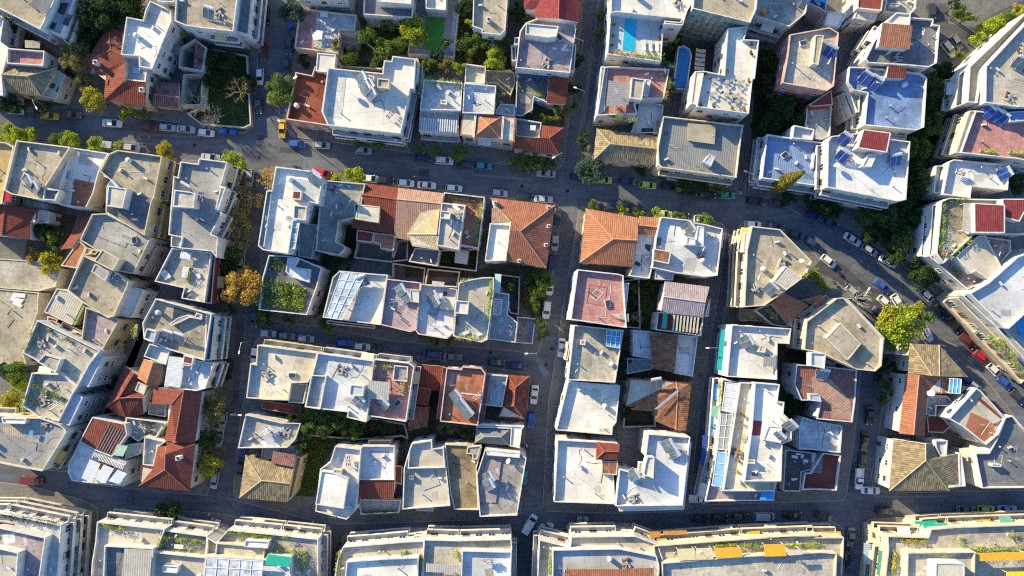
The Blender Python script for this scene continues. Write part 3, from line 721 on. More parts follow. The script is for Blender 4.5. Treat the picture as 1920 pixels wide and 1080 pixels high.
# ---------------- vehicles (x = forward) ----------------
def loft(bm, st, mi=0, caps=True):
    """st: list of (x, [(y,z)...]) half sections mirrored in y"""
    rings = []
    for x, sec in st:
        full = [(y, z) for y, z in sec]+[(-y, z) for y, z in reversed(sec)]
        rings.append([bm.verts.new((x, y, z)) for y, z in full])
    for a, b in zip(rings, rings[1:]):
        n = len(a)
        for k in range(n):
            f = bm.faces.new((a[k], b[k], b[(k+1) % n], a[(k+1) % n])); f.material_index = mi
    if caps:
        for r in (rings[0][::-1], rings[-1]): f = bm.faces.new(r); f.material_index = mi
CARS = {}
def make_car(kind):
    L, W, Hb, Hr = {'hatch': (3.95, 1.70, .88, 1.46), 'sedan': (4.45, 1.74, .86, 1.43), 'suv': (4.4, 1.82, 1.02, 1.68), 'van': (4.9, 1.88, 1.12, 1.95), 'pickup': (4.9, 1.78, 1.0, 1.68)}[kind]
    h = L/2; w = W/2; r = empty({'hatch': 'hatchback_car', 'sedan': 'sedan_car', 'suv': 'suv_car', 'van': 'van', 'pickup': 'pickup_truck'}[kind])
    def sec(ww, zt, zb=.22): return [(ww-.06, zb), (ww, zb+.12), (ww, zt*.72), (ww-.05, zt-.05), (ww-.16, zt)]
    hood = Hb-.08; deck = Hb if kind == 'sedan' else Hb
    st = [(-h, sec(w*.80, deck*.82, .34)), (-h+.1, sec(w*.92, deck*.97)), (-h+.5, sec(w, deck)), (0, sec(w, Hb)), (h*.42, sec(w, Hb)), (h*.5, sec(w, hood)), (h-.55, sec(w*.97, hood-.07)), (h-.18, sec(w*.88, hood-.17)), (h, sec(w*.70, hood*.72, .34))]
    bm = bmesh.new(); loft(bm, st)
    # cabin profile
    c = {'hatch': (-h+.12, -h+.55, h*.12, h*.50), 'sedan': (-h+.72, -h+1.25, h*.10, h*.46), 'suv': (-h+.1, -h+.45, h*.15, h*.50), 'van': (-h+.06, -h+.2, h*.42, h*.70), 'pickup': (-.35, -.15, h*.22, h*.50)}[kind]
    rw = w*.74 if kind != 'van' else w*.84
    # roof skin and pillars
    box(bm, c[1]-.03, c[2]+.03, -rw, rw, Hr-.03, Hr+.02)
    for s in (-1, 1):
        for (xa, xb) in ((c[0], c[1]), (c[3], c[2])):
            tube(bm, [(xa, s*(w-.17), Hb-.02), (xb, s*(rw-.02), Hr-.01)], .045, 4)
        tube(bm, [((c[0]+c[3])/2-.1, s*(w-.15), Hb-.02), ((c[1]+c[2])/2-.1, s*(rw), Hr-.01)], .045, 4)
        box(bm, c[3]-.28, c[3]-.1, s*(w+.02)-.09, s*(w+.02)+.09, Hb-.02, Hb+.12)
    if kind in ('van',):
        box(bm, c[1], h*.12, -w+.12, w-.12, Hb-.02, Hr-.031)
    if kind == 'pickup':
        box(bm, -h+.02, -.4, w-.14, w-.02, Hb-.02, Hb+.28); box(bm, -h+.02, -.4, -w+.02, -w+.14, Hb-.02, Hb+.28); box(bm, -h, -h+.1, -w+.15, w-.15, Hb-.05, Hb+.28)
    body = link('body', bm, mat('paint', (.6, .6, .6)), r)
    bm = bmesh.new()
    loft(bm, [(c[0], [(w-.16, Hb-.01), (w-.2, Hb+.02)]), (c[1], [(w-.14, Hb-.01), (rw-.03, Hr-.04)]), (c[2], [(w-.14, Hb-.01), (rw-.03, Hr-.04)]), (c[3], [(w-.16, Hb-.01), (w-.22, Hb+.02)])])
    link('windows', bm, mat('glass', (.02, .025, .032)), r)
    for x in (-h*.62, h*.62):
        for s in (-1, 1):
            bm = bmesh.new(); M = Matrix.Translation((x, s*(w-.1), .31)) @ Matrix.Rotation(R(90), 4, 'X'); tube(bm, [M @ Vector((0, 0, -.1)), M @ Vector((0, 0, .1))], .31, 12); wh = link('wheel', bm, DK, r)
    for s in (-1, 1):
        bm = bmesh.new(); box(bm, h-.2, h-.08, s*w*.58-.16, s*w*.58+.16, hood*.72, hood-.12); link('headlight', bm, mat('glass', (.6, .62, .65)), r)
        bm = bmesh.new(); box(bm, -h+.01, -h+.1, s*w*.68-.13, s*w*.68+.13, deck*.7, deck*.9); link('tail_light', bm, mat('glass', (.4, .02, .02)), r)
    return r
CCOL = dict(white=(.72, .72, .71), silver=(.38, .40, .42), grey=(.17, .18, .19), black=(.018, .019, .022), dark=(.045, .05, .06), blue=(.03, .10, .42), navy=(.02, .035, .12), red=(.48, .015, .03), maroon=(.15, .02, .02),
            yellow=(.66, .46, .02), lime=(.50, .62, .12), teal=(.02, .28, .32), green=(.02, .33, .22), brown=(.14, .09, .05), sky=(.25, .42, .6), cream=(.55, .52, .42))
CNAME = dict(dark='dark grey', navy='dark blue', lime='pale lime green', sky='light blue', green='bright green')
KNAME = dict(hatch='hatchback', sedan='sedan', suv='SUV', van='van', pickup='pickup truck')
KFORM = dict(hatch='hatchback_car', sedan='sedan_car', suv='suv_car', van='van', pickup='pickup_truck')
def car(px, py, ang, kind, col, where, sc=1.0, label=None):
    """ang: heading in picture degrees, clockwise from pointing right"""
    if kind not in CARS: CARS[kind] = make_car(kind)
    x, y = ray(px, py, .8)
    r = place(KFORM[kind], CARS[kind], label or '%s %s parked %s' % (CNAME.get(col, col), KNAME[kind], where), 'van' if kind == 'van' else ('truck' if kind == 'pickup' else 'car'), x, y, .004, R(-ang), sc, 'cars parked '+where)
    for b in r.children:
        if b.name.startswith('body'):
            b.material_slots[0].link = 'OBJECT'; b.material_slots[0].material = mat('paint', CCOL[col])
    return r
def make_scooter():
    r = empty('scooter'); bm = bmesh.new()
    loft(bm, [(-.75, [(.06, .62), (.1, .7), (.05, .78)]), (-.5, [(.12, .35), (.2, .55), (.14, .78)]), (-.1, [(.12, .3), (.18, .5), (.13, .74)]), (.02, [(.15, .22), (.18, .26), (.12, .3)]), (.35, [(.15, .22), (.18, .26), (.12, .3)]), (.45, [(.2, .3), (.24, .6), (.1, .85)]), (.62, [(.06, .4), (.1, .7), (.06, .98)])])
    link('body', bm, mat('paint', (.2, .2, .22)), r)
    bm = bmesh.new(); box(bm, -.72, -.1, -.14, .14, .785, .86); link('seat', bm, DK, r)
    bm = bmesh.new(); tube(bm, [(.45, -.34, 1.05), (.52, 0, 1.0), (.45, .34, 1.05)], .03, 5); tube(bm, [(.52, 0, 1.0), (.72, 0, .3)], .04, 5); link('handlebar', bm, DK, r)
    for x in (-.55, .72): bm = bmesh.new(); tube(bm, [(x, -.06, .24), (x, .06, .24)], .24, 12); link('wheel', bm, DK, r)
    return r
SCOOT = make_scooter()
def scooter(px, py, ang, col, where):
    x, y = ray(px, py, .6); r = place('scooter', SCOOT, '%s scooter parked %s' % (CNAME.get(col, col), where), 'scooter', x, y, .005, R(-ang), 1.1, 'scooters parked '+where)
    for b in r.children:
        if b.name.startswith('body'): b.material_slots[0].link = 'OBJECT'; b.material_slots[0].material = mat('paint', CCOL[col])
def make_bin():
    r = empty('rubbish_bin'); bm = bmesh.new(); loft(bm, [(-.62, [(.45, .18), (.5, 1.05)]), (.62, [(.45, .18), (.5, 1.05)])]); link('body', bm, mat('plain', (.02, .1, .4)), r)
    bm = bmesh.new(); loft(bm, [(-.66, [(.55, 1.052), (.45, 1.2), (.2, 1.27)]), (.66, [(.55, 1.052), (.45, 1.2), (.2, 1.27)])]); link('lid', bm, mat('plain', (.03, .13, .5)), r)
    for x in (-.5, .5):
        for s in (-.38, .38): bm = bmesh.new(); tube(bm, [(x, s-.04, .1), (x, s+.04, .1)], .1, 8); link('wheel', bm, DK, r)
    return r
BIN = make_bin()
def rbin(px, py, ang, label, col=None):
    x, y = ray(px, py, .8); r = place('rubbish_bin', BIN, label, 'bin', x, y, .005, R(-ang), 1.15)
    if col:
        for b in r.children:
            if b.name.split('.')[0] in ('body', 'lid'): b.material_slots[0].link = 'OBJECT'; b.material_slots[0].material = mat('plain', col)
def lamp(bx, by, ang, where, H=8.0, arm=2.0):
    """street lamp, bx,by = foot in picture pixels"""
    x, y = ray(bx, by, 0); r = empty('street_lamp', (x, y, .1), R(-ang)); tag(r, 'street lamp with a curved arm %s' % where, 'lamp', 'street lamps')
    bm = bmesh.new(); tube(bm, [(0, 0, 0), (0, 0, H*.6), (0, 0, H)], [.11, .08, .06], 7); link('pole', bm, MET, r)
    bm = bmesh.new(); tube(bm, [(0, 0, H), (.5, 0, H+.3), (arm, 0, H+.4)], .05, 5); link('arm', bm, MET, r)
    bm = bmesh.new(); box(bm, arm-.1, arm+.65, -.17, .17, H+.3, H+.46); link('lamp_head', bm, mat('plain', (.7, .7, .68)), r)
def bags(px, py, n, where, spread=1.0):
    x0, y0 = ray(px, py, 0); rnd = random.Random(int(px*3+py))
    for k in range(n):
        bm = bmesh.new(); s = rnd.uniform(.3, .5)
        bmesh.ops.create_icosphere(bm, subdivisions=2, radius=s)
        for v in bm.verts:
            v.co *= 1+rnd.uniform(-.16, .12); v.co.z = max(-.32*s/.4, v.co.z*.8)
            if v.co.z > s*.6: v.co.x *= .5; v.co.y *= .5; v.co.z += .1
        c = rnd.choice(((.7, .7, .7), (.6, .65, .7), (.55, .55, .52)))
        a = rnd.uniform(0, 6.28); d = spread*math.sqrt(rnd.random())
        o = link('rubbish_bag', bm, mat('cloth', c), smooth=True); o.location = (x0+math.cos(a)*d*1.5, y0+math.sin(a)*d, .35*s/.4)
        tag(o, 'white rubbish bag in the heap %s' % where, 'rubbish bag', 'rubbish bags '+where)
def person(px, py, ang, shirt, trousers, label, z=0.0):
    x, y = ray(px, py, 0.9+z); J = {}
    V = [(0, 0, .98), (0, .0, 1.25), (0, .02, 1.45), (0, .02, 1.54), (.02, .02, 1.66), (0, .19, 1.40), (.08, .26, 1.12), (.22, .24, .90), (0, -.19, 1.40), (-.08, -.26, 1.12), (-.02, -.26, .86), (.0, .1, .92), (.16, .1, .5), (.05, .1, .08), (.2, .1, .05), (0, -.1, .92), (-.06, -.1, .5), (-.28, -.1, .14), (-.16, -.1, .05)]
    E = [(0, 1), (1, 2), (2, 3), (3, 4), (2, 5), (5, 6), (6, 7), (2, 8), (8, 9), (9, 10), (0, 11), (11, 12), (12, 13), (13, 14), (0, 15), (15, 16), (16, 17), (17, 18)]
    rad = [.15, .13, .14, .055, .1, .07, .05, .035, .07, .05, .035, .1, .065, .045, .04, .1, .065, .045, .04]
    me = bpy.data.meshes.new('person'); me.from_pydata(V, E, []); o = bpy.data.objects.new('person', me); COL.objects.link(o)
    md = o.modifiers.new('skin', 'SKIN'); sv_ = me.skin_vertices[0].data
    for i, rr in enumerate(rad): sv_[i].radius = (rr, rr*(1.25 if i in (0, 1, 2) else 1)); sv_[i].use_root = (i == 0)
    o.modifiers.new('sub', 'SUBSURF').render_levels = 1
    m = bpy.data.materials.new('clothes_and_skin'); t, nd, lk, bs = nt(m); sp = N(t, 'SeparateXYZ'); tc = N(t, 'TexCoord'); lk.new(tc.outputs['Object'], sp.inputs[0])
    cr = N(t, 'ValToRGB'); cr.color_ramp.interpolation = 'CONSTANT'; e = cr.color_ramp.elements; e[0].position = 0; e[0].color = (.03, .03, .03, 1); e[1].position = .05; e[1].color = (*trousers, 1)
    for p_, c_ in ((.52, shirt), (.81, (.5, .3, .2)), (.93, (.05, .03, .02))): q = e.new(p_); q.color = (*c_, 1)
    lk.new(math_(t, 'DIVIDE', sp.outputs[2], 1.85), cr.inputs[0]); lk.new(cr.outputs[0], bs.inputs['Base Color']); me.materials.append(m)
    o.location = (x, y, z); o.rotation_euler = (0, 0, R(-ang)); tag(o, label, 'person')
# ================= THE PLACE =================
# ---- ground, pavements, paths ----
bm = bmesh.new()
f = bm.faces.new([bm.verts.new(v) for v in ((-900, -900, 0), (900, -900, 0), (900, 900, 0), (-900, 900, 0))])
struct('road', bm, mat('asphalt', (.098, .106, .124)))
def block(poly, name='pavement', z=.13, m=None):
    p = ccw(S(poly, 0)); bm = bmesh.new(); prism(bm, p, -.2, z, mi=0); b2 = inset(p, -.14)
    o = struct(name, bm, m or mat('paver', (.20, .195, .185)))
    bm = bmesh.new(); ring(bm, inset(p, -.14), inset(p, .02), -.2, z+.012); struct('kerb', bm, mat('plain', (.30, .29, .27)))
_sk = [0]
def sheet(poly, name, m, z, kind='structure'):
    _sk[0] += 1; z += .004*(_sk[0] % 40) if z > .136 else 0
    bm = bmesh.new(); prism(bm, ccw(S(poly, 0)), z-.1, z); return struct(name, bm, m, kind)
block('P:-250,-200 -250,200 -60,203 100,210 290,224 400,240 458,250 476,236 484,100 492,-200')
block('P:556,-200 548,60 536,232 546,256 700,276 800,290 930,306 1045,318 1056,306 1066,230 1090,40 1100,-200')
block('P:1150,-200 1142,0 1108,215 1086,312 1096,326 1200,338 1360,362 1396,364 1420,100 1440,-200')
block('P:1447,-200 1427,100 1403,366 1500,380 1590,428 1690,492 1745,540 1800,600 2050,860 2300,860 2300,-200')
block('P:-250,250 -60,255 100,268 200,282 330,298 322,420 285,600 215,780 168,886 100,882 -60,858 -250,840')
block('P:342,300 440,308 462,322 448,480 424,600 402,780 396,905 388,928 300,922 150,905 150,880 210,740 268,610 312,520 334,420')
block('P:506,318 516,312 600,325 760,350 900,366 1040,380 1052,394 1036,520 1012,655 1004,662 900,652 740,640 600,612 494,600 484,590 494,420')
block('P:480,640 488,632 560,640 700,656 860,680 990,700 994,712 984,800 976,962 900,974 640,982 590,976 445,938 438,925 452,780')
block('P:1086,396 1094,388 1200,398 1350,418 1362,430 1348,540 1312,760 1292,950 1284,958 1160,962 1024,958 1018,948 1028,760 1052,600')
block('P:1386,424 1396,414 1450,420 1500,450 1530,480 1565,525 1612,575 1642,615 1646,640 1630,670 1612,700 1606,780 1586,930 1580,938 1318,946 1312,934 1330,790 1352,620')
block('P:1672,650 1690,632 1730,622 1790,648 1860,726 1960,860 2300,900 2300,912 1660,924 1636,912 1634,890 1660,740')
block('P:-250,890 -60,898 60,912 150,936 184,952 182,985 168,1300 -250,1300')
block('P:222,958 232,950 400,962 560,985 596,990 606,1002 602,1060 598,1300 196,1300')
block('P:642,1008 652,1000 800,1000 955,1000 966,1008 962,1080 955,1300 630,1300')
block('P:1008,996 1020,990 1200,996 1400,984 1560,978 1580,990 1580,1080 1575,1300 995,1300')
block('P:1618,984 1630,974 1760,966 1900,966 2300,960 2300,1300 1606,1300')
# car court and slip road at the top right
sheet('A5:860,30 1000,20 990,170 1180,200 1300,110 1800,-120 1900,-40 1500,120 1180,330 1100,480 960,480 830,360', 'road_surface', mat('asphalt', (.085, .085, .088)), .142)
sheet('C5:0,-50 130,0 240,60 340,180 500,330 640,300 560,120 400,60 250,-80 100,-160', 'parking_surface', mat('asphalt', (.06, .062, .07)), .142)
# long kerb strips in the street north of the crossing
for s in ('P:1128,-60 1132,-60 1096,236 1092,236', 'P:1112,60 1115,60 1084,280 1081,280'): sheet(s, 'kerb', mat('plain', (.2, .2, .2)), .05)
# yards: bare soil, paved courts, lawns
SO = mat('soil', (.12, .09, .06)); PV = mat('flat', (.26, .25, .24)); DG = mat('soil', (.07, .085, .03))
for s, m, n in (('A1:560,-60 1100,-60 900,180 780,190 640,420 480,330', DG, 'garden_soil'), ('D2:720,-20 1010,40 860,290 810,505 660,500', DG, 'garden_soil'), ('A1:1495,340 A2:335,385 365,900 300,950 A1:1350,830 1470,540', DG, 'garden_soil'), ('A1:30,150 170,200 330,330 560,560 480,760 20,780', SO, 'yard'),
                ('A2:980,330 1120,130 A3:0,120 20,400 A2:1360,400 1300,530 960,500', DG, 'garden_soil'), ('A3:360,0 500,0 500,200 720,220 780,500 590,520 430,460 90,560 100,420', DG, 'garden_soil'), ('A3:800,700 1150,760 1150,920 800,880', SO, 'yard'),
                ('A4:400,160 560,180 500,450 380,440', DG, 'garden_soil'), ('A4:1100,360 1250,360 1260,700 1450,760 1460,960 1040,1000 1060,560', DG, 'garden_soil'), ('A5:830,530 1060,480 1030,900 880,1060 B5:860,200 840,470 730,840 560,820 340,610 480,490 620,460 710,300 700,0', DG, 'garden_soil'),
                ('B5:0,440 210,490 200,580 0,540', DG, 'garden_soil'), ('B1:270,520 560,560 440,930 180,840 220,640', SO, 'yard'), ('B2:980,640 1110,620 1110,870 1010,900 870,1080 860,880', DG, 'garden_soil'), ('C2:800,0 900,0 880,250 810,290', DG, 'garden_soil'),
                ('B3:250,800 530,800 500,950 230,930', DG, 'garden_soil'), ('B3:0,890 520,960 640,900 1040,930 1040,1080 C3:1000,300 930,290 640,0 0,0', SO, 'yard'), ('C4:80,0 400,0 340,380 60,370', DG, 'garden_soil'), ('C4:90,380 330,600 480,690 600,720 590,760 60,740', SO, 'yard'),
                ('C4:1210,480 1420,520 1400,640 1350,780 1400,900 1380,1080 1250,1080 1230,700', SO, 'yard'), ('C5:530,480 630,480 640,640 590,1000 500,1000', PV, 'yard'), ('C2:430,890 720,930 1190,1010 1470,1050 D2:1460,120 1140,130 960,150 640,100 700,60', SO, 'yard'), ('C3:160,830 260,830 250,1060 D3:500,110 20,110 30,0', SO, 'yard'),
                ('D4:60,-40 550,0 280,50 250,330 80,300', PV, 'yard'), ('C4:120,930 345,950 340,1080 100,1080', SO, 'yard')): sheet(s, n, m, .137)
sheet('C1:-120,-60 280,90 270,250 165,545 190,640 -120,620', 'paved_lot', mat('dirty', (.42, .40, .36)), .139)
LAWN = ('A1:1500,380 A2:340,420 360,880 A1:1480,820', 'D2:740,30 1010,40 850,290 810,500 690,480')
for k, s in enumerate(LAWN): scatter('grass', s, .3, 16, .22, .4, 'eg'[k], seed=k+5)
for k, (s, c) in enumerate((('A1:560,-20 1080,-60 900,180 760,230 640,380 560,300', 'k'), ('A2:1000,330 1120,150 A3:-20,110 20,380 A2:1330,410 1300,500 970,480', 'e'), ('A3:400,0 500,0 500,200 720,240 760,480 590,500 100,560 100,430 360,420', 'b'),
                            ('A4:1110,380 1240,380 1260,700 1450,780 1450,950 1060,960', 'k'), ('A5:840,560 1040,520 1000,900 880,1050 B5:840,300 820,520 720,820 570,780 350,600 520,500 650,460 720,200 720,30', 'k'), ('C2:640,960 1040,1020 1460,1050 D2:1440,120 1140,120 960,130 640,90', 'k'),
                            ('B3:250,810 520,810 490,930 240,920', 'k'), ('B2:880,880 1000,860 1110,640 1110,870 C2:860,250 880,60', 'k'), ('C4:130,0 380,30 330,360 170,370', 'k'), ('B5:0,450 200,495 190,570 20,540', 'k'), ('C3:840,0 1040,0 1000,220 940,290 870,260', 'e'))):
    scatter('ground_cover_plants', s, .25, 7, .26, 1.2, c, seed=k+20)

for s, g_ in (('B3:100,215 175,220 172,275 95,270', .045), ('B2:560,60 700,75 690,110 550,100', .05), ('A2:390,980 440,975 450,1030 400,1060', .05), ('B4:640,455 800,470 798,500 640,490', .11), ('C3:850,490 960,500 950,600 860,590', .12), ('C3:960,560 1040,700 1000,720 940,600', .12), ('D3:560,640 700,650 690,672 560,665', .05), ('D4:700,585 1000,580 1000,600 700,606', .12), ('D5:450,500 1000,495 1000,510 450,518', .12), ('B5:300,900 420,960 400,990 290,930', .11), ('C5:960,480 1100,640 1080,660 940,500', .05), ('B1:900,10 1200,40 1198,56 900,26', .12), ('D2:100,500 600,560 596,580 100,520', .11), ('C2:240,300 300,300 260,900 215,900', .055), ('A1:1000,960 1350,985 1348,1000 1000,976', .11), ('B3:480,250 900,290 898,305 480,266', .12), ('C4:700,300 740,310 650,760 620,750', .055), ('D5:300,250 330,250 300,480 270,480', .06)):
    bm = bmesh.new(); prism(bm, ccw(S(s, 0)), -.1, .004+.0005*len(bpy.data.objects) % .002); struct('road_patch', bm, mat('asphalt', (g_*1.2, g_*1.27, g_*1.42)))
# ---------------- buildings ----------------
b = z = w = None
def F(name, label, poly, h, wall, roof, bits=3, ant=1, **kw):
    bits = bits*2; ant = ant+1 if ant else 0
    global b, z, w
    b = B(name, label); z = volume(b, poly, h, wall, roof, **kw); w = 'the '+label; p = VOLS[-1][0]
    EXTRAS.append((b, p, z, bits, ant)); return b
def T(name, label, poly, h, rise, code, wall, *faces, **kw):
    global b, z, w
    b = B(name, label); z = tileroof(b, poly, h, rise, code, wall, faces, **kw); w = 'the '+label
def X(poly, h, wall, roof, **kw):
    zz = volume(b, poly, h, wall, roof, name=kw.pop('name', 'wing'), **kw); pp = VOLS[-1][0]
    if area(pp) > 70: EXTRAS.append((b, pp, zz, 5, 1))
    return zz
def GW(label, poly, h=2.6, wall='E'):
    g = empty('garden_wall'); tag(g, label, 'wall'); p = ccw(S(poly, h)); bm = bmesh.new(); ring(bm, p, inset(p, .22), 0, h); link('masonry', bm, mat('plaster', PAL[wall]), g)
    bm = bmesh.new(); ring(bm, inset(p, -.04), inset(p, .26), h, h+.06); link('wall_coping', bm, mat('plain', tuple(c*1.1 for c in PAL[wall])), g)
def XT(poly, h, rise, code, wall, *faces, **kw): return tileroof(b, poly, h, rise, code, wall, faces, **kw)
def SH(poly, dh, wall='W', roof='kW', ph=.25): return stair(b, poly, z, dh, wall, roof, ph)
def PA(poly, m, dz=.03, zz=None): return patch(b, poly, (z if zz is None else zz)+dz, RM(m) if isinstance(m, str) else m)
def CA(poly, dh, m, **kw): return canopy(b, poly, z+dh, RM(m) if isinstance(m, str) else m, z, **kw)
def SO_(*a, ang=-45, blue=False, zz=None):
    for p in a: solar(p, z if zz is None else zz, ang, w, blue)
def PL(*a, c='g', **kw):
    for l in a: planter(l, z, c, w, **kw)
AP, HO = 'apartment_building', 'tile_roofed_house'
CL = lambda c: mat('cloth', c)
GLR = mat('glass', (.22, .30, .36)); BLU = CL((.05, .30, .65)); PBL = CL((.25, .48, .72)); TEAL = CL((.01, .36, .38)); ORG = CL((.72, .40, .04)); TAN = CL((.66, .56, .34)); TGR = CL((.02, .40, .28)); SLATE = mat('corr', (.27, .36, .45)); DSLAT = mat('corr', (.20, .21, .22)); WSH = mat('corr', (.66, .68, .70)); GYS = mat('corr', (.42, .42, .38))

# --- top left block ---
F(AP, 'slanted grey block in the top left corner', 'A1:-250,-300 450,-300 385,20 290,212 0,62 -250,-60', 14, 'W', 'dT', balc=1)
CA('A1:255,-20 395,-20 330,100 215,40', 2.2, 'fD'); X('A1:440,-60 560,-60 440,258 318,205', 11.5, 'W', 'kS'); X('A1:560,-60 640,-60 500,325 470,300 445,258', 8.5, 'C', 'fG')
for k, s in enumerate(('A1:440,20 500,20 460,110 415,90', 'A1:360,150 410,170 390,215 345,195', 'A1:480,100 525,110 490,190 450,175', 'A1:545,-10 580,-10 560,60 525,50')): PA(s, mat('glass', (.02, .02, .03)), 0, 11.0 if k < 3 else 8.0)
PL('A1:40,110 120,170', c='k')
F('house', 'narrow white building on the left frame edge', 'A1:-250,120 28,128 4,300 62,345 14,560 22,690 -250,690', 8, 'W', 'kW', bits=1, ant=0, balc=1)
T(HO, 'tan hip-roofed house with a yellow lean-to', 'A1:20,460 412,490 295,692 15,662 10,540', 6.5, 1.7, 'Ot', 'C', 'A1:20,460 290,470 412,490 200,552^ 10,538^', 'A1:10,538^ 200,552^ 295,692 15,662', 'A1:412,490 295,692 200,552^')
X('A1:415,505 472,545 408,716 300,695', 5.2, 'C', 'fC', ph=.15)
for s in ('A1:372,598 405,612 385,645 352,628', 'A1:418,625 440,634 425,672 402,660'): PA(s, GL, .06, 5.05)
X('A1:52,348 322,368 312,476 50,458', 8.6, 'W', 'dP', ph=1.0); CA('A1:180,290 292,298 288,350 182,345', .1, 'fG')
T(HO, 'large red house around a roof terrace', 'A1:785,190 885,225 880,398 905,410 895,575 1055,592 1060,770 750,725 770,600 690,540 612,450', 6.5, 1.9, 'Tr', 'C',
  'A1:612,450 785,190 800,362^', 'A1:785,190 885,225 882,397^ 800,362^', 'A1:612,450 800,362^ 882,397^ 905,440^ 765,548 690,540', 'A1:765,548 905,440^ 895,590^ 750,725', 'A1:750,725 895,590^ 1055,592^ 1060,770')
inst('chimney', CHIM, b, Matrix.Translation((*S('A1:703,458', 8)[0][:2], 7.6))); inst('chimney', CHIM, b, Matrix.Translation((*S('A1:1035,655', 8)[0][:2], 7.6)))
for s in ('A1:822,262 855,262 845,292 815,290', 'A1:840,322 868,325 858,350 832,348', 'A1:690,500 680,535 655,530 668,495'): PA(s, GL, 0, 8.35)
F('house', 'tall white house behind the red house', 'A1:915,122 1035,145 1050,78 1085,5 1235,75 1240,150 1100,498 1008,482 1003,405 875,395 905,190', 10, 'W', 'kW', bits=2)
zt = X('A1:905,412 1003,408 1010,485 1062,505 1052,592 893,575', 7.6, 'W', 'kS'); PA('A1:960,485 1015,490 1010,535 955,530', PBL, .3, zt)
F(AP, 'concrete-roofed block beside the cross street', 'A1:1290,-300 1262,150 1345,185 A2:0,202 220,226 250,0 270,-300', 13.5, 'W', 'dT', balc=1)
SO_('A1:1500,130', ang=-20); X('A2:228,222 250,0 265,-200 375,-200 330,255', 10.5, 'W', 'dG', balc=1); X('A1:1150,-60 1262,-60 1258,15 1140,10', 12, 'W', 'kE')
def ruin(label, poly, h, th=.45):
    r = empty('ruined_house'); tag(r, label, 'ruin'); p = ccw(S(poly, h)); bm = bmesh.new(); ring(bm, p, inset(p, th), 0, h); link('wall', bm, mat('plaster', (.5, .47, .42)), r); VOLS.append((p, h, r, 'E', 0, 0, 0, 0)); return r
rr_ = ruin('roofless ruin with a brown roof slope left', 'A1:1300,345 1410,280 1498,345 1468,522 1290,490', 4.5); patch(rr_, 'A1:1415,285 1492,345 1464,518 1402,488', 4.3, RM('Om')); patch(rr_, 'A1:1310,350 1400,350 1395,375 1310,370', 3.0, RM('dD'))
ruin('roofless ruin with bare walls beside dark lot', 'A1:1325,535 1475,530 1462,765 1300,770', 3.0)
T('shed', 'old shed with a collapsing brown tile roof', 'A1:1130,590 1295,600 1290,785 1098,765', 4, .9, 'Om', 'E', 'A1:1130,590 1295,600 1292,705^ 1112,680^', 'A1:1112,680^ 1292,705^ 1290,785 1098,765', win=0)
F('shed', 'low dark flat shed beside the ruins', 'A1:1190,320 1295,330 1292,388 1175,365', 5, 'D', 'dD', bits=0, ant=0, ph=.2, win=0)
# --- top middle block ---
F('house', 'terrace house with a pink and blue roof', 'A2:700,60 1112,108 1100,218 990,215 980,385 664,345', 5.5, 'C', 'dS', bits=3)
PA('A2:708,62 825,76 800,352 672,340', 'dP'); PL('A2:930,330 985,270', 'A2:800,350 880,360', c='b'); CA('A2:850,75 905,80 905,125 850,120', .8, 'kW'); CA('A2:790,245 830,218 870,225 860,285 800,290', 1.0, 'kW')
X('A2:985,213 1140,222 1132,250 985,240', 4.5, 'W', 'kW', ph=.2); X('A2:1000,252 1150,262 1130,345 1000,330', 2.6, 'D', 'fM', ph=.4)
F(AP, 'white-walled block above the pink terrace', 'A2:690,-300 1060,-300 1032,-8 688,-18', 10.5, 'W', 'kE', bits=0, balc=0)
F(AP, 'block with a dark checkered roof terrace', 'A2:1180,-300 1540,-300 1515,128 1160,104', 8, 'W', 'vD', bits=2); SH('A2:1265,-60 1512,-40 1505,28 1262,10', 2.6)
F('shed', 'small pale box-shaped outbuilding', 'A2:830,383 962,395 950,527 818,513', 8, 'W', 'kV', bits=0, ant=0, ph=.15)
F('house', 'house with a flat brick red roof terrace', 'A2:672,522 790,545 812,478 840,500 905,540 865,805 912,908 606,862', 7.5, 'P', 'fr', bits=2, ant=0); dish('A2:670,560', z, w)
F(AP, 'big white block beside the red terrace', 'A2:905,490 1300,530 1312,437 1365,442 1375,405 1540,425 1528,640 1500,640 1430,966 905,905 865,810', 14, 'W', 'kW', balc=1, bits=2)
PA('A2:925,520 1040,545 1005,860 900,840', 'vV'); SO_('A2:1120,590', 'A2:1150,660', 'A2:1185,700', 'A2:1170,640', ang=-60); SH('A2:1265,565 1350,575 1345,640 1262,630', 2.4, 'C', 'fT')
SH('A2:1170,540 1240,550 1235,585 1168,575', 1.5); dish('A2:1065,665', z, w); dish('A2:1330,665', z, w); X('A3:80,420 95,432 85,590 20,640 25,600', 11.5, 'C', 'fC', ph=.2)
# turf yard house
F('house', 'white house with an artificial turf yard', 'A3:140,-300 300,-300 292,72 148,62', 7, 'W', 'kW', bits=1)
g = empty('garden_terrace'); tag(g, 'walled garden terrace with bright green artificial turf', 'terrace')
def lowterr(g, poly, h, wall, roof): p = ccw(S(poly, h)); bm = bmesh.new(); prism(bm, p, 0, h-.7, top=False); ring(bm, p, inset(p, .25), h-.7, h); link('wall', bm, mat('plaster', PAL[wall]), g); bm = bmesh.new(); bm.faces.new([bm.verts.new((*q, h-.7)) for q in inset(p, .2)]); set_uv(bm); link('floor', bm, RM(roof), g); VOLS.append((p, h, g, wall, 0, 0, 0, h-.7)); return h-.7
zt = lowterr(g, 'A3:88,-100 405,-100 352,412 15,392', 3.0, 'W', 'dM'); patch(g, 'A3:150,105 290,118 262,375 130,355', zt+.03, CL((.07, .30, .045)), 'turf'); patch(g, 'A3:350,60 395,60 348,370 322,365', zt+.03, RM('vV'))
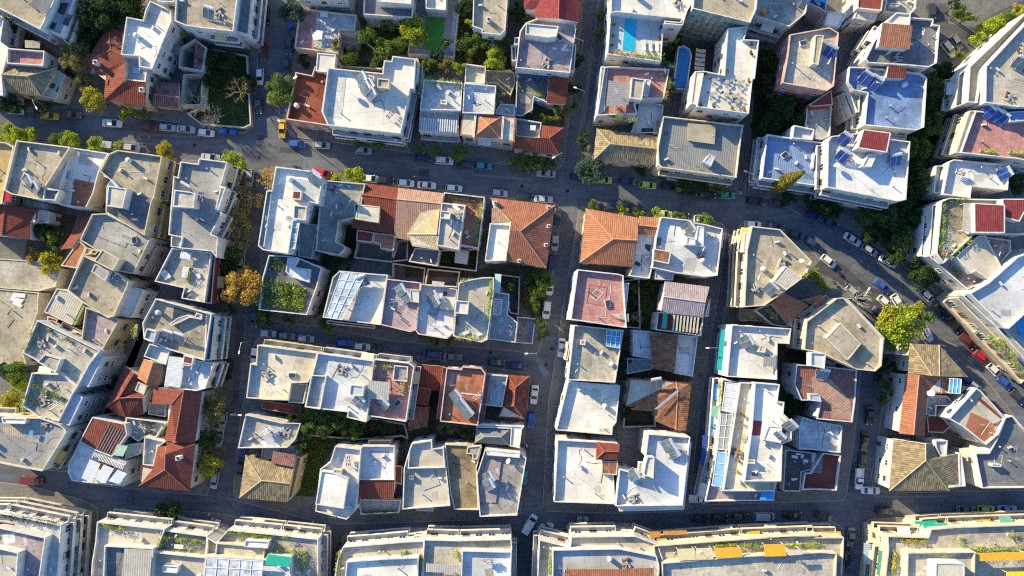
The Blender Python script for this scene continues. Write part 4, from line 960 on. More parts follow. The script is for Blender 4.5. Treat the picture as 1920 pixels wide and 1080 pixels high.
F(AP, 'beige flat-roofed block with a small chimney', 'A3:500,-300 760,-300 722,218 685,252 552,238 552,212 486,190', 10.5, 'W', 'fT', bits=2, ant=1); inst('chimney', CHIM, b, Matrix.Translation((*S('A3:602,142', z+1)[0][:2], z)))
X('A3:490,190 550,195 548,230 488,215', 8, 'W', 'kW', ph=.2)
T(HO, 'house under a bright red ribbed roof', 'A3:850,-300 1300,-300 1255,162 860,60', 10.6, 1.8, 'Tq', 'W', 'A3:850,-300 1120,-300^ 1108,135^ 940,128 940,70 858,65', 'A3:1120,-300^ 1300,-300 1255,162 1108,135^')
F(AP, 'block with a mottled pink-grey paved roof', 'A3:828,225 870,165 960,130 1225,165 1235,205 1190,527 798,490', 10.5, 'W', 'dM', bits=3); SH('A3:872,168 1108,190 1095,262 1035,272 868,248', 2.6); X('A3:1192,320 1236,325 1222,515 1190,510', 8, 'W', 'kV', balc=0)
PA('A3:820,290 1000,300 980,500 805,485', 'dM'); X('A3:765,330 800,325 800,440 770,440', 7, 'W', 'kS'); X('A3:790,270 825,270 820,320 785,325', 8.8, 'S', 'kS')
F('house', 'sunken roof terrace with blue awnings', 'A3:808,512 1042,530 1028,745 930,700 918,795 845,838 795,835', 5, 'S', 'dD', bits=1, ant=0)
CA('A3:812,512 1040,530 1032,575 812,555', 2.2, mat('cloth', (.06, .09, .2))); CA('A3:920,705 1010,715 1005,735 918,728', .6, PBL); XT('A3:1042,556 1186,570 1160,757 1020,745', 6.5, .9, 'Tr', 'W', 'A3:1042,556^ 1186,570 1160,757 1020,745^'); PA('A3:820,665 915,670 905,750 830,745', 'fT'); PL('A3:815,610 820,660', 'A3:935,680 1000,690', c='l')
T(HO, 'corner house with a dark red hip roof', 'A3:990,905 1142,925 B3:1130,40 1108,113 775,70 A3:790,990 970,998', 6.5, 1.5, 'Tr', 'W', 'A3:990,905 1142,925 1040,1000^ 975,1000^', 'A3:1142,925 B3:1108,113 A3:1040,1000^', 'A3:790,990^ 1040,1000^ B3:1108,113 775,70')
X('A3:800,855 985,885 968,1000 800,985', 6.2, 'S', 'dD'); canopy(b, 'A3:905,905 945,908 942,945 902,940', 7, WSH, 5.5)
F(AP, 'pale terrace block with plants on its edges', 'A3:132,575 412,600 402,800 105,792', 10.5, 'W', 'dL', bits=1, ant=1); PL('A3:135,578 405,602', c='l'); PL('A3:405,615 400,690', 'A3:118,640 112,700', c='g'); SH('A3:255,722 302,727 300,755 255,750', .8)
X('A3:108,795 385,822 385,968 98,945', 8, 'W', 'vV', balc=2)
canopy(b, 'A3:115,850 380,870 375,960 108,940', 9.2, WSH, 7.2, slats=16)
x_, y_, _ = S('A3:240,890', 8)[0]; place('terrace_table', TABLE, 'round table on '+w, 'table', x_, y_, 7.2, 0)
F(AP, 'white flat roof crossed by pole shadows', 'A3:425,600 656,620 640,826 412,815', 10.2, 'W', 'kL', bits=1, ant=3); X('A3:435,460 582,480 572,605 430,600', 6, 'W', 'dE')
T(HO, 'orange house with two white dividing walls', 'A3:412,815 800,850 790,1030 395,980', 8.8, 1.6, 'To', 'C', 'A3:412,815 500,820 490,990 395,980', 'A3:515,820 700,842 605,902^', 'A3:500,820 515,820 605,902^ 490,992', 'A3:490,992 605,902^ 690,1005', 'A3:700,842 690,1005 605,902^', 'A3:700,842 800,850 790,1030 690,1005', balc=3)
for s in ('A3:500,818 516,820 500,992 486,990', 'A3:702,842 715,843 702,1005 690,1004'): X(s, 9.6, 'W', 'kW', ph=0.1)
F('house', 'small white annex behind the orange house', 'A3:690,750 790,758 790,842 655,826 655,800', 7.5, 'W', 'kW', bits=1, ant=0); PL('A3:650,690 720,680', 'A3:650,720 700,740', c='g')
F('shed', 'small low room with a tiled strip', 'A3:585,505 785,520 795,600 760,690 660,600 580,600', 3.5, 'C', 'dT', bits=1, ant=0, win=0)
# --- pool / hotel block ---
F('hotel', 'white building with a rooftop swimming pool', 'A4:18,72 560,135 400,175 385,447 -5,392', 13.5, 'W', 'kL', bits=0, ant=0)
X('A4:28,-300 640,-300 605,25 575,75 540,183 408,172 410,150 525,160 530,135 60,85 20,95', 17, 'W', 'kV', ph=1.0)
PA('A4:116,128 216,140 192,382 98,368', mat('plain', (.55, .6, .6)), .05)
p_ = ccw(S('A4:122,134 210,144 188,376 104,364', z)); bm = bmesh.new(); prism(bm, p_, z, z+.09); pw = link('pool_water', bm, mat('water', (.02, .40, .60)), b)
PL('A4:15,385 200,400', c='o', hh=1.4, w=1.1); PL('A4:200,400 380,425', c='l', hh=1.4, w=1.1)
for s, c in (('A4:45,170', 'g'), ('A4:38,250', 'g'), ('A4:30,320', 'g'), ('A4:388,195', 'k'), ('A4:378,270', 'k')): shrub(s, 4, c, w, z)
for s in ('A4:258,335', 'A4:305,340', 'A4:352,340'): x_, y_, _ = S(s, z)[0]; place('sun_lounger', LOUNGER, 'dark sun lounger on '+w, 'lounger', x_, y_, z, R(180), 1.2)
F(AP, 'block with pinkish roof and tan cabin', 'A3:1440,485 A4:5,480 100,482 445,500 405,712 240,712 192,745 215,822 A3:1385,835', 10.5, 'W', 'vP', bits=2)
X('A3:1415,480 1465,484 1440,800 1382,838 ', 9.6, 'W', 'kW', ph=.3); CA('A4:5,582 162,602 150,755 -15,770', 2.2, mat('corr', (.30, .29, .28))); SH('A4:172,560 268,575 245,722 158,708', 2.5, 'W', 'fT'); X('A4:268,572 310,578 290,695 255,690', 11.5, 'W', 'kW', ph=.1)
PL('A4:430,620 415,720', c='o', hh=1.3); PL('A3:1520,770 A4:90,790', c='g'); PL('A4:10,840 190,870', c='l'); PL('A4:440,470 480,480', 'A4:450,560 440,620', c='l')
F('house', 'pale blue terrace annex with an arched opening', 'A4:228,722 402,760 380,960 165,965 215,830', 6.5, 'S', 'kL', bits=1, ant=0); PA('A4:245,925 340,930 335,975 235,970', GL, .05)
g = empty('courtyard_pool'); tag(g, 'narrow blue swimming pool in the dark courtyard', 'pool')
p_ = ccw(S('A4:515,345 550,338 585,360 598,400 562,640 478,636', 3.0)); bm = bmesh.new(); ring(bm, inset(p_, -.3), p_, 0, 3.0); link('rim', bm, WHT, g); bm = bmesh.new(); prism(bm, p_, 0, 2.8); link('pool_water', bm, mat('water', (.03, .22, .62)), g)
VOLS.append((p_, 3.0, g, 'W', 0, 0, 0, 2.8))
g = empty('courtyard_deck'); tag(g, 'dark deck beside the narrow blue pool', 'deck'); bm = bmesh.new(); prism(bm, ccw(S('A4:600,330 860,330 860,520 560,660', 2.5)), 0, 2.5); link('floor', bm, mat('plain', (.05, .04, .035)), g)
for k in range(5):
    x_, y_, _ = S('A4:%d,%d' % (672-k*3, 368+k*32), 3)[0]; place('sun_lounger', LOUNGER, 'white sun lounger beside the courtyard pool', 'lounger', x_, y_, 2.5, R(85), 1.25)
F('hotel', 'tall beige-roofed building with a glass facade', 'A4:640,-300 1100,-300 1075,60 1028,165 612,62', 19.5, 'W', 'fT', bits=3)
bm = bmesh.new(); bmm = bmesh.new()
e0, e1 = [Vector(q) for q in S('A4:612,62 1028,165', VOLS[-1][1])]; d_ = (e1-e0).normalized(); nn = Vector((d_.y, -d_.x, 0)); nn = nn if nn.y < 0 else -nn
for f in range(6):
    for k in range(9):
        a0 = e0+d_*((e1-e0).length*(k+.06)/9); a1 = e0+d_*((e1-e0).length*(k+.94)/9); zz0, zz1 = 1.1+f*2.5, 3.3+f*2.5
        bm.faces.new([bm.verts.new(v) for v in ((a0.x+nn.x*.06, a0.y+nn.y*.06, zz0), (a1.x+nn.x*.06, a1.y+nn.y*.06, zz0), (a1.x+nn.x*.06, a1.y+nn.y*.06, zz1), (a0.x+nn.x*.06, a0.y+nn.y*.06, zz1))])
link('glass_facade', bm, mat('glass', (.20, .26, .22)), b); bmm.free(); VOLS[-1] = VOLS[-1][:5]+(0, 0)+VOLS[-1][7:]
F('hotel', 'white hotel wing with outdoor tables on top', 'A4:865,205 1012,190 985,285 1092,290 1062,567 1045,570 1018,822 640,772 690,512 840,542', 16.5, 'W', 'kW', bits=0, ant=0)
X('A4:630,515 692,515 640,758 600,748', 15.6, 'W', 'kC', ph=.1); 
for s, c in (('A4:865,505', 'l'), ('A4:1042,315', 'k'), ('A4:1042,380', 'k'), ('A4:700,530', 'k'), ('A4:675,755', 'k'), ('A4:768,762', 'g'), ('A4:900,775', 'o'), ('A4:990,790', 'o'), ('A4:1025,580', 'o')): shrub(s, 4.5, c, w, z)
for s in ('A4:760,590', 'A4:855,600', 'A4:945,605', 'A4:745,690', 'A4:850,690', 'A4:905,700', 'A4:930,740'):
    x_, y_, _ = S(s, z)[0]; place('terrace_table', TABLE, 'round table on '+w, 'table', x_, y_, z, 0, 1.1)
    for a in (0.4, 2.5, 4.6): place('terrace_chair', CHAIR, 'chair at a table on '+w, 'chair', x_+math.cos(a)*.95, y_+math.sin(a)*.95, z, a-math.pi/2, 1.1, group='chairs at the hotel terrace tables')
F(AP, 'cluttered block right of the glass facade', 'A4:1100,-300 1500,-300 1430,95 1310,192 1062,115', 13.5, 'W', 'dG', balc=1, bits=6); SO_('A4:1000,30', 'A4:1385,30', ang=-30); bm = bmesh.new(); tube(bm, [(0, 0, 0), (0, 0, 1.3)], .55, 12); wt = link('water_tank', bm, mat('plain', (.7, .32, .02))); x_, y_, _ = S('A4:1130,80', z+1)[0]; wt.location = (x_, y_, z); tag(wt, 'orange round water tank on the cluttered block', 'tank')
F(AP, 'grey ribbed-roof block on the main street', 'A4:400,840 980,905 B4:960,20 930,282 385,208 365,185 A4:360,1070', 10.5, 'C', 'cH', balc=2, bits=1)
SH('A4:585,900 770,915 762,1035 580,1010', .5, 'C', 'fT', .0); SH('B4:735,110 775,130 745,200 690,165', 1.6, 'S', 'kS', .05)
T(HO, 'old brown-tan tile house with a cream facade', 'A3:1385,930 A4:362,985 B4:350,190 B3:1362,152', 7, 1.9, 'Ot', 'C', 'A3:1385,930 A4:362,985 355,1075^ A3:1480,1040^', 'A3:1480,1040^ A4:355,1075^ B4:350,190 B3:1362,152', 'A3:1385,930 1480,1040^ B3:1362,152')
F(AP, 'pink-walled block with a pebble roof', 'A4:1315,250 A5:135,198 203,238 168,622 118,657 A4:1262,600 1300,400', 14, 'P', 'dE', bits=2); SH('A4:1500,255 A5:95,255 55,470 A4:1480,460', 1.8, 'C', 'fT', .1); SO_('A5:120,405', ang=-30, blue=True); X('A4:1450,760 A5:150,650 A5:160,760 A4:1480,770', 9, 'R', 'fR', ph=.1)
F('house', 'low house with a blue panel roof', 'A4:1440,20 1500,-40 A5:120,-40 110,90 A4:1530,60', 8, 'S', 'dB', bits=3); CA('A5:30,-20 115,-20 105,20 25,10', 1, BLU); X('A5:122,82 262,95 205,202 100,182', 7, 'W', 'kW', ph=.2)
F('house', 'dark red flat-roofed house on the top edge', 'A5:350,-120 540,-120 512,78 338,60', 9, 'W', 'fR', ph=.15, bits=0, ant=0); X('A5:340,60 492,78 462,155 312,132', 7.5, 'S', 'cS', ph=.1); X('A5:300,140 420,155 360,190 280,185', 5, 'S', 'kS', ph=.2)
F('house', 'small grey house with a square skylight', 'A5:560,-60 770,-60 760,60 720,105 530,85', 7, 'W', 'dE', bits=2, ant=0); SH('A5:580,20 655,25 630,48 572,42', 1.0)
F(AP, 'block with an orange tiled stair house', 'A5:545,160 620,92 722,100 722,125 888,138 885,178 935,182 912,455 852,485 690,470 420,455 395,430 452,310', 16, 'W', 'dD', balc=1, bits=2)
X('A5:545,165 620,90 722,100 718,180 600,175', 17, 'W', 'kW', ph=.3); XT('A5:520,165 738,185 716,357 492,335', 19, .9, 'To', 'W', 'A5:520,165^ 738,185^ 716,357 492,335', over=.2, z0=12)
F(AP, 'block with dark red hut and blue solar panels', 'A5:280,482 440,490 560,500 800,530 842,562 820,920 765,942 390,905 412,672 310,652 268,595', 13.5, 'W', 'dB', balc=1, bits=2); XT('A5:562,480 695,490 690,567 548,560', 16, .5, 'TR' if False else 'Tr', 'W', 'A5:562,480^ 695,490^ 690,567 548,560', over=.1, z0=12)
SO_('A5:375,595', 'A5:435,625', ang=-35, blue=True); SH('A5:470,550 540,555 530,600 480,600', 1.2)
for k in range(3): X('A5:%d,%d %d,%d %d,%d %d,%d' % (190+k*40, 690-k*20, 300+k*30, 730-k*20, 280+k*35, 860-k*25, 255+k*40, 870-k*30), 6+2.2*k, 'W', 'kS')
F(AP, 'white corner block with a crimson stair house', 'A5:148,985 350,962 B5:560,0 720,20 690,442 625,452 118,352 125,20', 16.5, 'W', 'kL', balc=1, bits=2)
SH('A5:382,935 580,960 B5:552,100 340,68', 2.6, 'W', 'fq' if False else 'Tq', 0.02); SO_('B5:220,35', 'B5:208,155', ang=-35, blue=True); SO_('B5:620,190', ang=10, blue=True); SH('B5:420,110 475,120 440,205 370,200', 1.8, 'W', 'kW', .1); dish('B5:180,190', z, w)
F(AP, 'blue-painted roof block left of the white corner', 'A4:1150,970 1340,1000 1543,1030 B5:128,20 108,350 B4:1112,285', 10, 'L', 'cB', bits=3, ant=2, balc=1); X('A4:1345,905 1492,935 1480,1012 1332,1000', 11.5, 'L', 'kL'); X('B4:1490,100 B5:30,120 20,215 B4:1475,200', 10.6, 'L', 'kL', ph=.1)
F('house', 'low grey annex between two tall blocks', 'A5:0,770 152,768 140,985 80,1010 0,1000 A4:1430,900 1440,770', 7, 'S', 'dS', bits=1, ant=0)
F(AP, 'beige paved roof block in the upper right', 'A5:1268,480 1620,100 1750,60 1750,770 1495,772 1262,742', 17, 'W', 'vE', balc=1, bits=3); X('A5:1150,482 1570,80 1600,110 1255,480 1205,745 1135,738', 14, 'W', 'fT'); X('A5:1070,540 1150,470 1140,742 1045,775', 11, 'W', 'dG', balc=1)
SO_('A5:1490,490', 'A5:1525,500', ang=-30); 
F(AP, 'pink paved terrace with three blue panels', 'A5:1195,800 1420,830 1720,860 B5:1720,190 1495,145 1085,102', 13, 'W', 'vP', bits=1, ant=0); X('A5:1150,800 1195,800 B5:1095,102 1050,100', 12.4, 'C', 'fC', ph=.3, balc=1); SO_('A5:1255,835', 'A5:1305,855', 'A5:1350,880', ang=-40, blue=True); PL('B5:1230,85 1340,100', 'B5:1440,95 1530,110', c='l', hh=1.4); X('A5:1430,810 1750,790 1750,860 1440,880', 14.4, 'S', 'cB', ph=.1)
F(AP, 'light blue-white roof block with notched corner', 'B5:1035,150 1442,190 1425,372 1165,345 1155,428 955,402 1000,170', 10.5, 'W', 'kL', bits=2); SO_('B5:1365,270', ang=-60, blue=True); X('B5:905,195 1000,195 955,402 890,390', 8, 'W', 'dS', balc=1)
F(AP, 'terrace block with two deep red roofs', 'B5:1000,428 1172,435 1400,440 1600,440 1590,690 1185,692 960,902 910,832 945,455', 13.5, 'W', 'dT', balc=0, bits=2, ant=0); CA('B5:1108,465 1182,465 1185,690 1100,665', 2.4, GYS); SH('B5:1182,465 1405,478 1405,682 1185,680', 2.8, 'W', 'Tq', .02); SH('B5:1385,435 1600,435 1510,600 1402,570', 2.2, 'W', 'Tq', .02)
PL('B5:960,480 935,820', c='l', hh=1.3); PL('B5:1000,860 1160,720', c='l'); PL('B5:1010,445 1110,450', c='g', hh=1.6); X('B5:880,485 945,455 910,832 855,850', 10.5, 'W', 'dD'); X('B5:820,560 880,485 855,850 795,850', 7.5, 'W', 'dG'); X('B5:855,850 912,832 960,902 930,912', 10.4, 'W', 'dE')
F('house', 'angled house with a pale penthouse', 'B5:925,912 1050,850 1205,700 1445,735 1450,812 1375,905 C5:1285,20 1168,112 1100,60', 10, 'W', 'dM', bits=2, ant=1); X('B5:1050,855 1210,705 1265,700 1382,930 1290,1018 1195,955 1160,975', 13, 'W', 'kE', ph=.3); PL('B5:1010,920 1100,1010', c='g')
F(AP, 'long white block along the diagonal road', 'B5:1500,852 1720,770 C5:1720,180 1543,270 1432,372 1395,367 1150,118 B5:1290,1040', 15.5, 'W', 'kL', bits=2)
X('C5:1150,118 1395,367 1700,690 1670,730 1340,360 1095,130', 12.5, 'W', 'dE', balc=0); X('C5:1095,130 1340,360 1670,730 1640,760 1290,390 1060,150', 9.5, 'C', 'fE', balc=1); 
for s in ('C5:1290,420 1400,560', 'C5:1420,570 1540,700'): planter(s, 9.0, 'l', w)
for s in ('C5:1360,440 1480,570',): planter(s, 11.8, 'y', w)
X('C5:1395,367 1543,270 1900,200 1900,900 1700,690', 9, 'W', 'kW'); canopy(b, 'C5:1475,330 1620,240 1620,480 1535,450', 10.5, BLU, 8)
# --- left middle block ---
F(AP, 'grey roof block with a solar rack and tanks', 'B1:118,12 505,60 500,75 395,240 325,350 430,375 385,458 85,402 30,372', 13, 'C', 'dT', bits=4, ant=2); SO_('B1:180,330', 'B1:225,375', ang=-60); SH('B1:320,360 435,372 400,448 310,440', .9, 'W', 'dD', .5)
F(AP, 'cream strip building on the left edge', 'B1:-250,10 35,25 98,60 60,235 30,372 15,470 -250,470', 9, 'C', 'fY', balc=1, bits=1, ant=0); CA('B1:20,375 80,380 75,455 15,450', .8, CL((.5, .02, .04)))
F('house', 'white roof house with a blue tarpaulin', 'B1:505,62 785,105 715,235 672,400 620,503 432,480 430,372 330,350 398,240', 9, 'W', 'kW', bits=1, ant=1); PA('B1:540,292 692,325 622,502 510,487', 'Ts', .35); CA('B1:440,225 470,215 500,240 490,275 455,300 430,285', .5, BLU); X('B1:395,245 500,80 512,90 425,372 338,350', 10, 'W', 'kW', ph=.2)
F(AP, 'pebble roof block with an orange-brown facade', 'B1:850,82 1172,125 1112,430 1098,445 1045,700 765,532 770,350 800,300 722,235 785,110', 13.5, 'Y', 'dT', bits=3, balc=1)
PA('B1:890,400 1110,430 1050,640 1020,660 850,560', 'dD'); SH('B1:782,340 918,362 885,502 768,485', 2.2, 'W', 'kE', .2); SO_('B1:800,380', ang=-45); X('B1:750,240 805,250 800,290 750,275', 11, 'W', 'kW')  # first dark roof patch: shade of the stair house put into the colour
F(AP, 'long ribbed grey roof block on the corner', 'B1:1305,165 1430,182 1440,142 B2:178,168 130,342 168,352 100,520 140,535 60,690 110,712 100,860 B1:1530,815 1300,792 1315,715 1218,695 1255,268 1285,280', 12.5, 'W', 'fG', balc=1, bits=3)
SH('B1:1262,370 1380,385 1410,400 1400,500 1250,490', 2.6, 'W', 'dE', .3); SO_('B1:1320,395', 'B1:1300,500', ang=-30); X('B2:130,350 165,355 110,520 90,515', 12.8, 'W', 'kW', ph=.3); X('B1:1238,708 1315,715 1300,790 1235,780', 11, 'W', 'kW')
F(AP, 'walled roof terrace below the ribbed roof', 'B1:1243,790 1530,825 C1:1478,182 1312,152 1330,78 B1:1118,1032', 10.5, 'W', 'dE', bits=1, ant=1); CA('B1:1325,925 1370,930 1355,1010 1310,1000', .7, WSH); CA('B1:1310,815 1385,825 1375,875 1300,865', 1.2, WSH); PL('B1:1375,930 1355,1040', c='l'); PL('C1:1340,110 1360,150', c='g'); X('B1:1500,850 1560,830 C1:1530,190 1480,185', 9, 'R', 'fR', balc=2)
for s in ('B1:1190,990', 'B1:1215,980', 'B1:1430,980'): x_, y_, _ = S(s, z)[0]; place('sun_lounger', LOUNGER, 'sun lounger on '+w, 'lounger', x_, y_, z, R(40), 1.1)
F(AP, 'large angled grey roof in the left block', 'B1:770,540 1090,716 962,978 820,952 860,872 690,802 578,732 665,545', 10, 'E', 'fG', bits=2, ant=2); X('B1:1098,748 1142,775 1020,992 962,972', 6.5, 'M', 'kM', ph=.15, balc=1)
T(HO, 'narrow red roof strip beside the grey roof', 'B1:600,568 668,562 520,785 438,800', 6, .8, 'Tr', 'E', 'B1:600,568 668,562^ 520,785^ 438,800', win=0); X('B1:570,735 622,782 552,937 440,920', 6.5, 'C', 'fs', ph=.1); X('B1:620,785 670,800 655,835 605,840', 7, 'Y', 'fY', ph=.2); X('B1:670,800 712,815 690,840 655,830', 7.3, 'R', 'fR', ph=.1)
T(HO, 'red gabled house on the left frame edge', 'B1:-200,470 275,512 265,610 212,625 215,732 -200,690', 6.5, 1.4, 'Tr', 'W', 'B1:-200,470 38,478^ 15,700^ -200,690', 'B1:38,478^ 275,512 265,610 212,625 215,732 15,700^')
F('house', 'small white house behind the red gable', 'B1:275,510 355,525 345,610 265,612', 5, 'W', 'kV', ph=.3, bits=0, ant=0); X('B1:175,430 345,470 340,512 170,495', 5.2, 'D', 'dT', ph=.3)
F(AP, 'concrete roof block with a slanting stair hall', 'B1:600,842 780,925 930,1030 C1:922,62 822,282 780,292 598,182 488,92 B1:545,960', 10.5, 'C', 'dT', bits=2, ant=1); SH('B1:740,800 862,870 815,955 680,885', 2.4, 'C', 'fT', .1); SH('B1:690,905 790,965 760,1030 660,960', 1.5, 'S', 'cG', .1); X('C1:930,62 1040,92 950,292 838,272', 8, 'V', 'kV', ph=.2, balc=1)
F('shed', 'corrugated grey roof with a green strip', 'C1:410,80 488,95 600,182 520,345 318,250', 8.5, 'C', 'cE', bits=1, ant=0, ph=.15); PA('C1:590,198 614,208 542,348 515,338', CL((.22, .36, .12)), .1); X('C1:345,280 420,305 395,350 340,325', 6.5, 'R', 'fR', ph=.2)
F('house', 'weathered dark roof with a yellow balcony', 'C1:620,215 862,305 735,532 588,450 ', 9.5, 'Y', 'dM', bits=1, ant=0, balc=3); PL('C1:600,440 640,460', c='g'); X('C1:450,330 620,400 590,450 440,370', 7, 'D', 'dD')
F(AP, 'planted terrace block on the narrow street', 'C1:270,308 722,530 640,640 560,790 470,720 430,690 260,600 165,545', 13, 'W', 'dE', bits=3, ant=1, balc=1); X('C1:690,545 745,580 640,795 575,760', 12, 'V', 'cV', ph=.1); PL('C1:270,330 180,530', c='l'); PL('C1:340,370 370,400', 'C1:470,440 510,470', c='g'); SH('C1:325,555 440,590 400,690 270,610', 1.3, 'W', 'dE', .3)
F(AP, 'lower planted terrace block with grey awnings', 'C1:230,690 440,700 560,790 520,850 425,1042 280,1010 160,930', 12.5, 'W', 'dE', bits=3, ant=1, balc=1); X('C1:520,832 600,868 500,1075 425,1045', 11.5, 'S', 'cS', ph=.1); PL('C1:240,780 480,890', c='g', hh=1.4); PL('C1:165,880 160,960', 'C1:290,1010 390,1060', c='l'); PL('C1:190,850 260,910', c='g')
F(AP, 'broad corner block with a blue-grey roof', 'C1:-250,990 30,1000 190,1015 285,1015 430,1065 D1:470,18 480,40 305,322 180,300 -250,215', 14, 'C', 'fG', bits=3, ant=2, balc=2); PA('D1:20,0 210,0 185,80 30,60', 'cT', .6); SH('C1:10,1015 190,1020 180,1060 20,1055', 1.2, 'W', 'kW', .2); CA('D1:215,25 245,30 235,70 205,65', .9, mat('glass', (.1, .3, .4)))
F('shed', 'flat concrete roof with stacked white sheets', 'C1:-250,60 280,110 272,250 165,545 195,640 -250,600', 4.5, 'E', 'dT', bits=1, ant=0, ph=.2)
for s in ('C1:92,110 185,118 180,150 88,142', 'C1:80,140 175,160 150,195 75,165', 'C1:95,175 165,200 150,220 90,190'): PA(s, 'kW', .15)
F('shed', 'low concrete roof below the olive tree', 'B1:20,868 250,885 440,940 400,1070 C1:280,100 -200,60 B1:-200,870', 3.6, 'E', 'dE', bits=0, ant=0, ph=.15, win=0)
# --- left centre block ---
F(AP, 'tan terrace block with curved inner wall', 'C1:1125,152 1530,265 1478,602 1230,525 1040,445 1030,330', 11.5, 'W', 'vT', bits=2, ant=1); X('C1:1490,268 1560,280 1525,600 1478,600', 10.8, 'W', 'dD', balc=1)
PA('C1:1260,215 1430,262 1370,290 1300,320 1240,345', GL, .02); SH('C1:1420,255 1462,268 1455,305 1370,290 1290,330 1240,350 1225,335 1290,290 1360,270 1410,285', .8, 'W', 'fT', .02); SO_('C1:1205,455', 'C1:1285,475', ang=-20); SH('C1:1060,370 1130,390 1110,470 1040,440', 1.6, 'W', 'dS', .3); PL('C1:985,340 970,430', c='l')
F(AP, 'blue-white paved terrace with a red hut', 'C1:1220,568 1545,620 1485,805 1418,822 1188,790', 10.5, 'W', 'kL', bits=1, ant=0, balc=1); CA('C1:1222,570 1332,588 1300,800 1190,780', 1.4, 'cL'); SH('C1:1330,560 1400,580 1390,635 1322,620', 2.0, 'W', 'fR', .05); X('C1:1080,480 1230,520 1200,632 1040,572', 11, 'W', 'kL'); PA('C1:1455,625 1540,630 1480,800 1425,810', 'kL')
for s in ('C1:1385,655', 'C1:1370,735', 'C1:1440,680', 'C1:1320,660'): x_, y_, _ = S(s, z)[0]; place('terrace_table', TABLE, 'white table on '+w, 'table', x_, y_, z, 0, 1.1)
T(HO, 'terracotta gable between white terrace and street', 'C1:1040,590 1175,632 1140,800 985,722', 9, 1.3, 'To', 'W', 'C1:1040,590 1108,615^ 1058,770^ 985,722', 'C1:1108,615^ 1175,632 1140,800 1058,770^')
T(HO, 'rusty red roof with valleys and a dormer', 'C1:905,640 970,692 1090,795 1040,990 910,1018 760,938', 7.5, 1.9, 'Or', 'C', 'C1:905,640 970,692^ 860,875^ 760,938', 'C1:760,938 860,875^ 910,1018', 'C1:970,692^ 1090,795 1030,870^ 930,870^ 860,875^', 'C1:860,875^ 930,870^ 1030,870^ 1040,990 910,1018'); X('C1:1000,755 1062,785 1040,850 975,818', 9, 'C', 'fC', ph=.1)
T(HO, 'L-shaped red roof beside the tree-lined street', 'C1:1110,795 1462,822 D1:1425,0 1410,120 1190,100 C1:1210,930 1100,915', 9, 1.7, 'Tr', 'W', 'C1:1110,795 1330,812^ 1240,920^ 1100,915', 'C1:1330,812 1462,822 D1:1410,120 1265,110^ C1:1300,960^ 1330,812^' if False else 'C1:1330,812^ 1462,822 D1:1410,120 1265,110^', 'C1:1240,920^ 1330,812^ D1:1265,110^ 1190,100')
X('C1:1080,900 1200,920 1195,1010 1070,990', 5.5, 'W', 'dE', ph=.6); PL('C1:1160,1060 1180,1075', c='g')
T(HO, 'deep red hip roof with white dentil eaves', 'D1:1205,110 1412,128 1372,468 1008,425 1025,282 1112,298', 9.5, 2.0, 'Tr', 'C', 'D1:1205,110 1412,128 1372,468 1192,312^ 1195,200^', 'D1:1008,425 1192,312^ 1372,468', 'D1:1008,425 1025,282 1112,298 1140,145 1195,140 1195,200^ 1192,312^'); inst('chimney', CHIM, b, Matrix.Translation((*S('D1:1300,222', 11)[0][:2], 10.6)))
F('house', 'small grey terrace left of the hip roof', 'D1:1045,72 1195,108 1140,150 1110,288 1032,275', 9, 'W', 'kV', bits=1, ant=1)
F(AP, 'house with red striped roof and white awnings', 'C1:668,1010 905,1060 D1:920,55 810,218 690,172 575,108', 10, 'W', 'Tr', ph=.05, bits=0, ant=0)
for k in range(7): s = 'D1:%d,%d %d,%d %d,%d %d,%d' % (790+k*19, -20+k*8, 796+k*19, -18+k*8, 700+k*18, 170+k*6, 694+k*18, 168+k*6); PA(s, 'cD' if False else 'fD', .08)
X('D1:575,112 690,175 912,255 890,432 520,392 488,320 505,255', 9.2, 'W', 'kL', ph=.5)
for k in range(3): canopy(b, 'D1:%d,%d %d,%d %d,%d %d,%d' % (650+k*100, 235+k*38, 728+k*96, 268+k*36, 665+k*96, 405+k*5, 590+k*98, 372+k*10), 10.4, WSH, 8.5)
canopy(b, 'D1:680,182 905,262 890,312 660,225', 9.9, WHT, 8.6, slats=22); canopy(b, 'D1:850,130 925,140 890,215 815,205', 10.2, mat('corr', (.4, .55, .42)), 8.6); X('D1:912,130 1035,118 1005,200 905,235', 8, 'C', 'fC', ph=.2)
F('house', 'white annex cluttered with plant pots', 'C1:910,1010 1200,1050 D1:1130,75 1045,70 1000,110 905,40', 7.5, 'W', 'dV', bits=4, ant=0); PL('C1:1050,1050 1120,1070', 'D1:1050,20 1120,50', c='k')
# --- centre upper block (between the cross streets) ---
F(AP, 'tall white block with stepped ledges', 'B2:528,203 660,217 820,240 832,278 867,287 835,472 770,458 720,600 655,590 618,832 435,805 400,775 462,375 498,375', 16, 'W', 'kW', bits=3, ant=3); X('B2:462,375 500,380 445,780 400,776', 15.4, 'W', 'fE', ph=.4)
PA('B2:645,285 845,310 830,470 660,450', 'kS'); SH('B2:652,375 715,380 708,442 645,436', 1.4, 'W', 'Tq', .02); SH('B2:660,480 752,490 745,590 655,580', 2.2, 'W', 'dE', .3); SO_('B2:800,330', 'B2:790,310', ang=-35); CA('B2:655,590 705,595 670,800 615,790', .6, mat('glass', (.35, .42, .48)), rib=(1, 4))
X('B2:705,600 830,625 790,870 690,850', 7, 'S', 'dS', balc=1)
F('house', 'low stained grey roof with curved corner', 'B2:882,300 1175,325 1147,472 1102,480 1108,572 985,597 963,745 1025,775 1030,800 985,845 815,810 845,480 872,470', 9, 'E', 'dG', bits=3, ant=1)
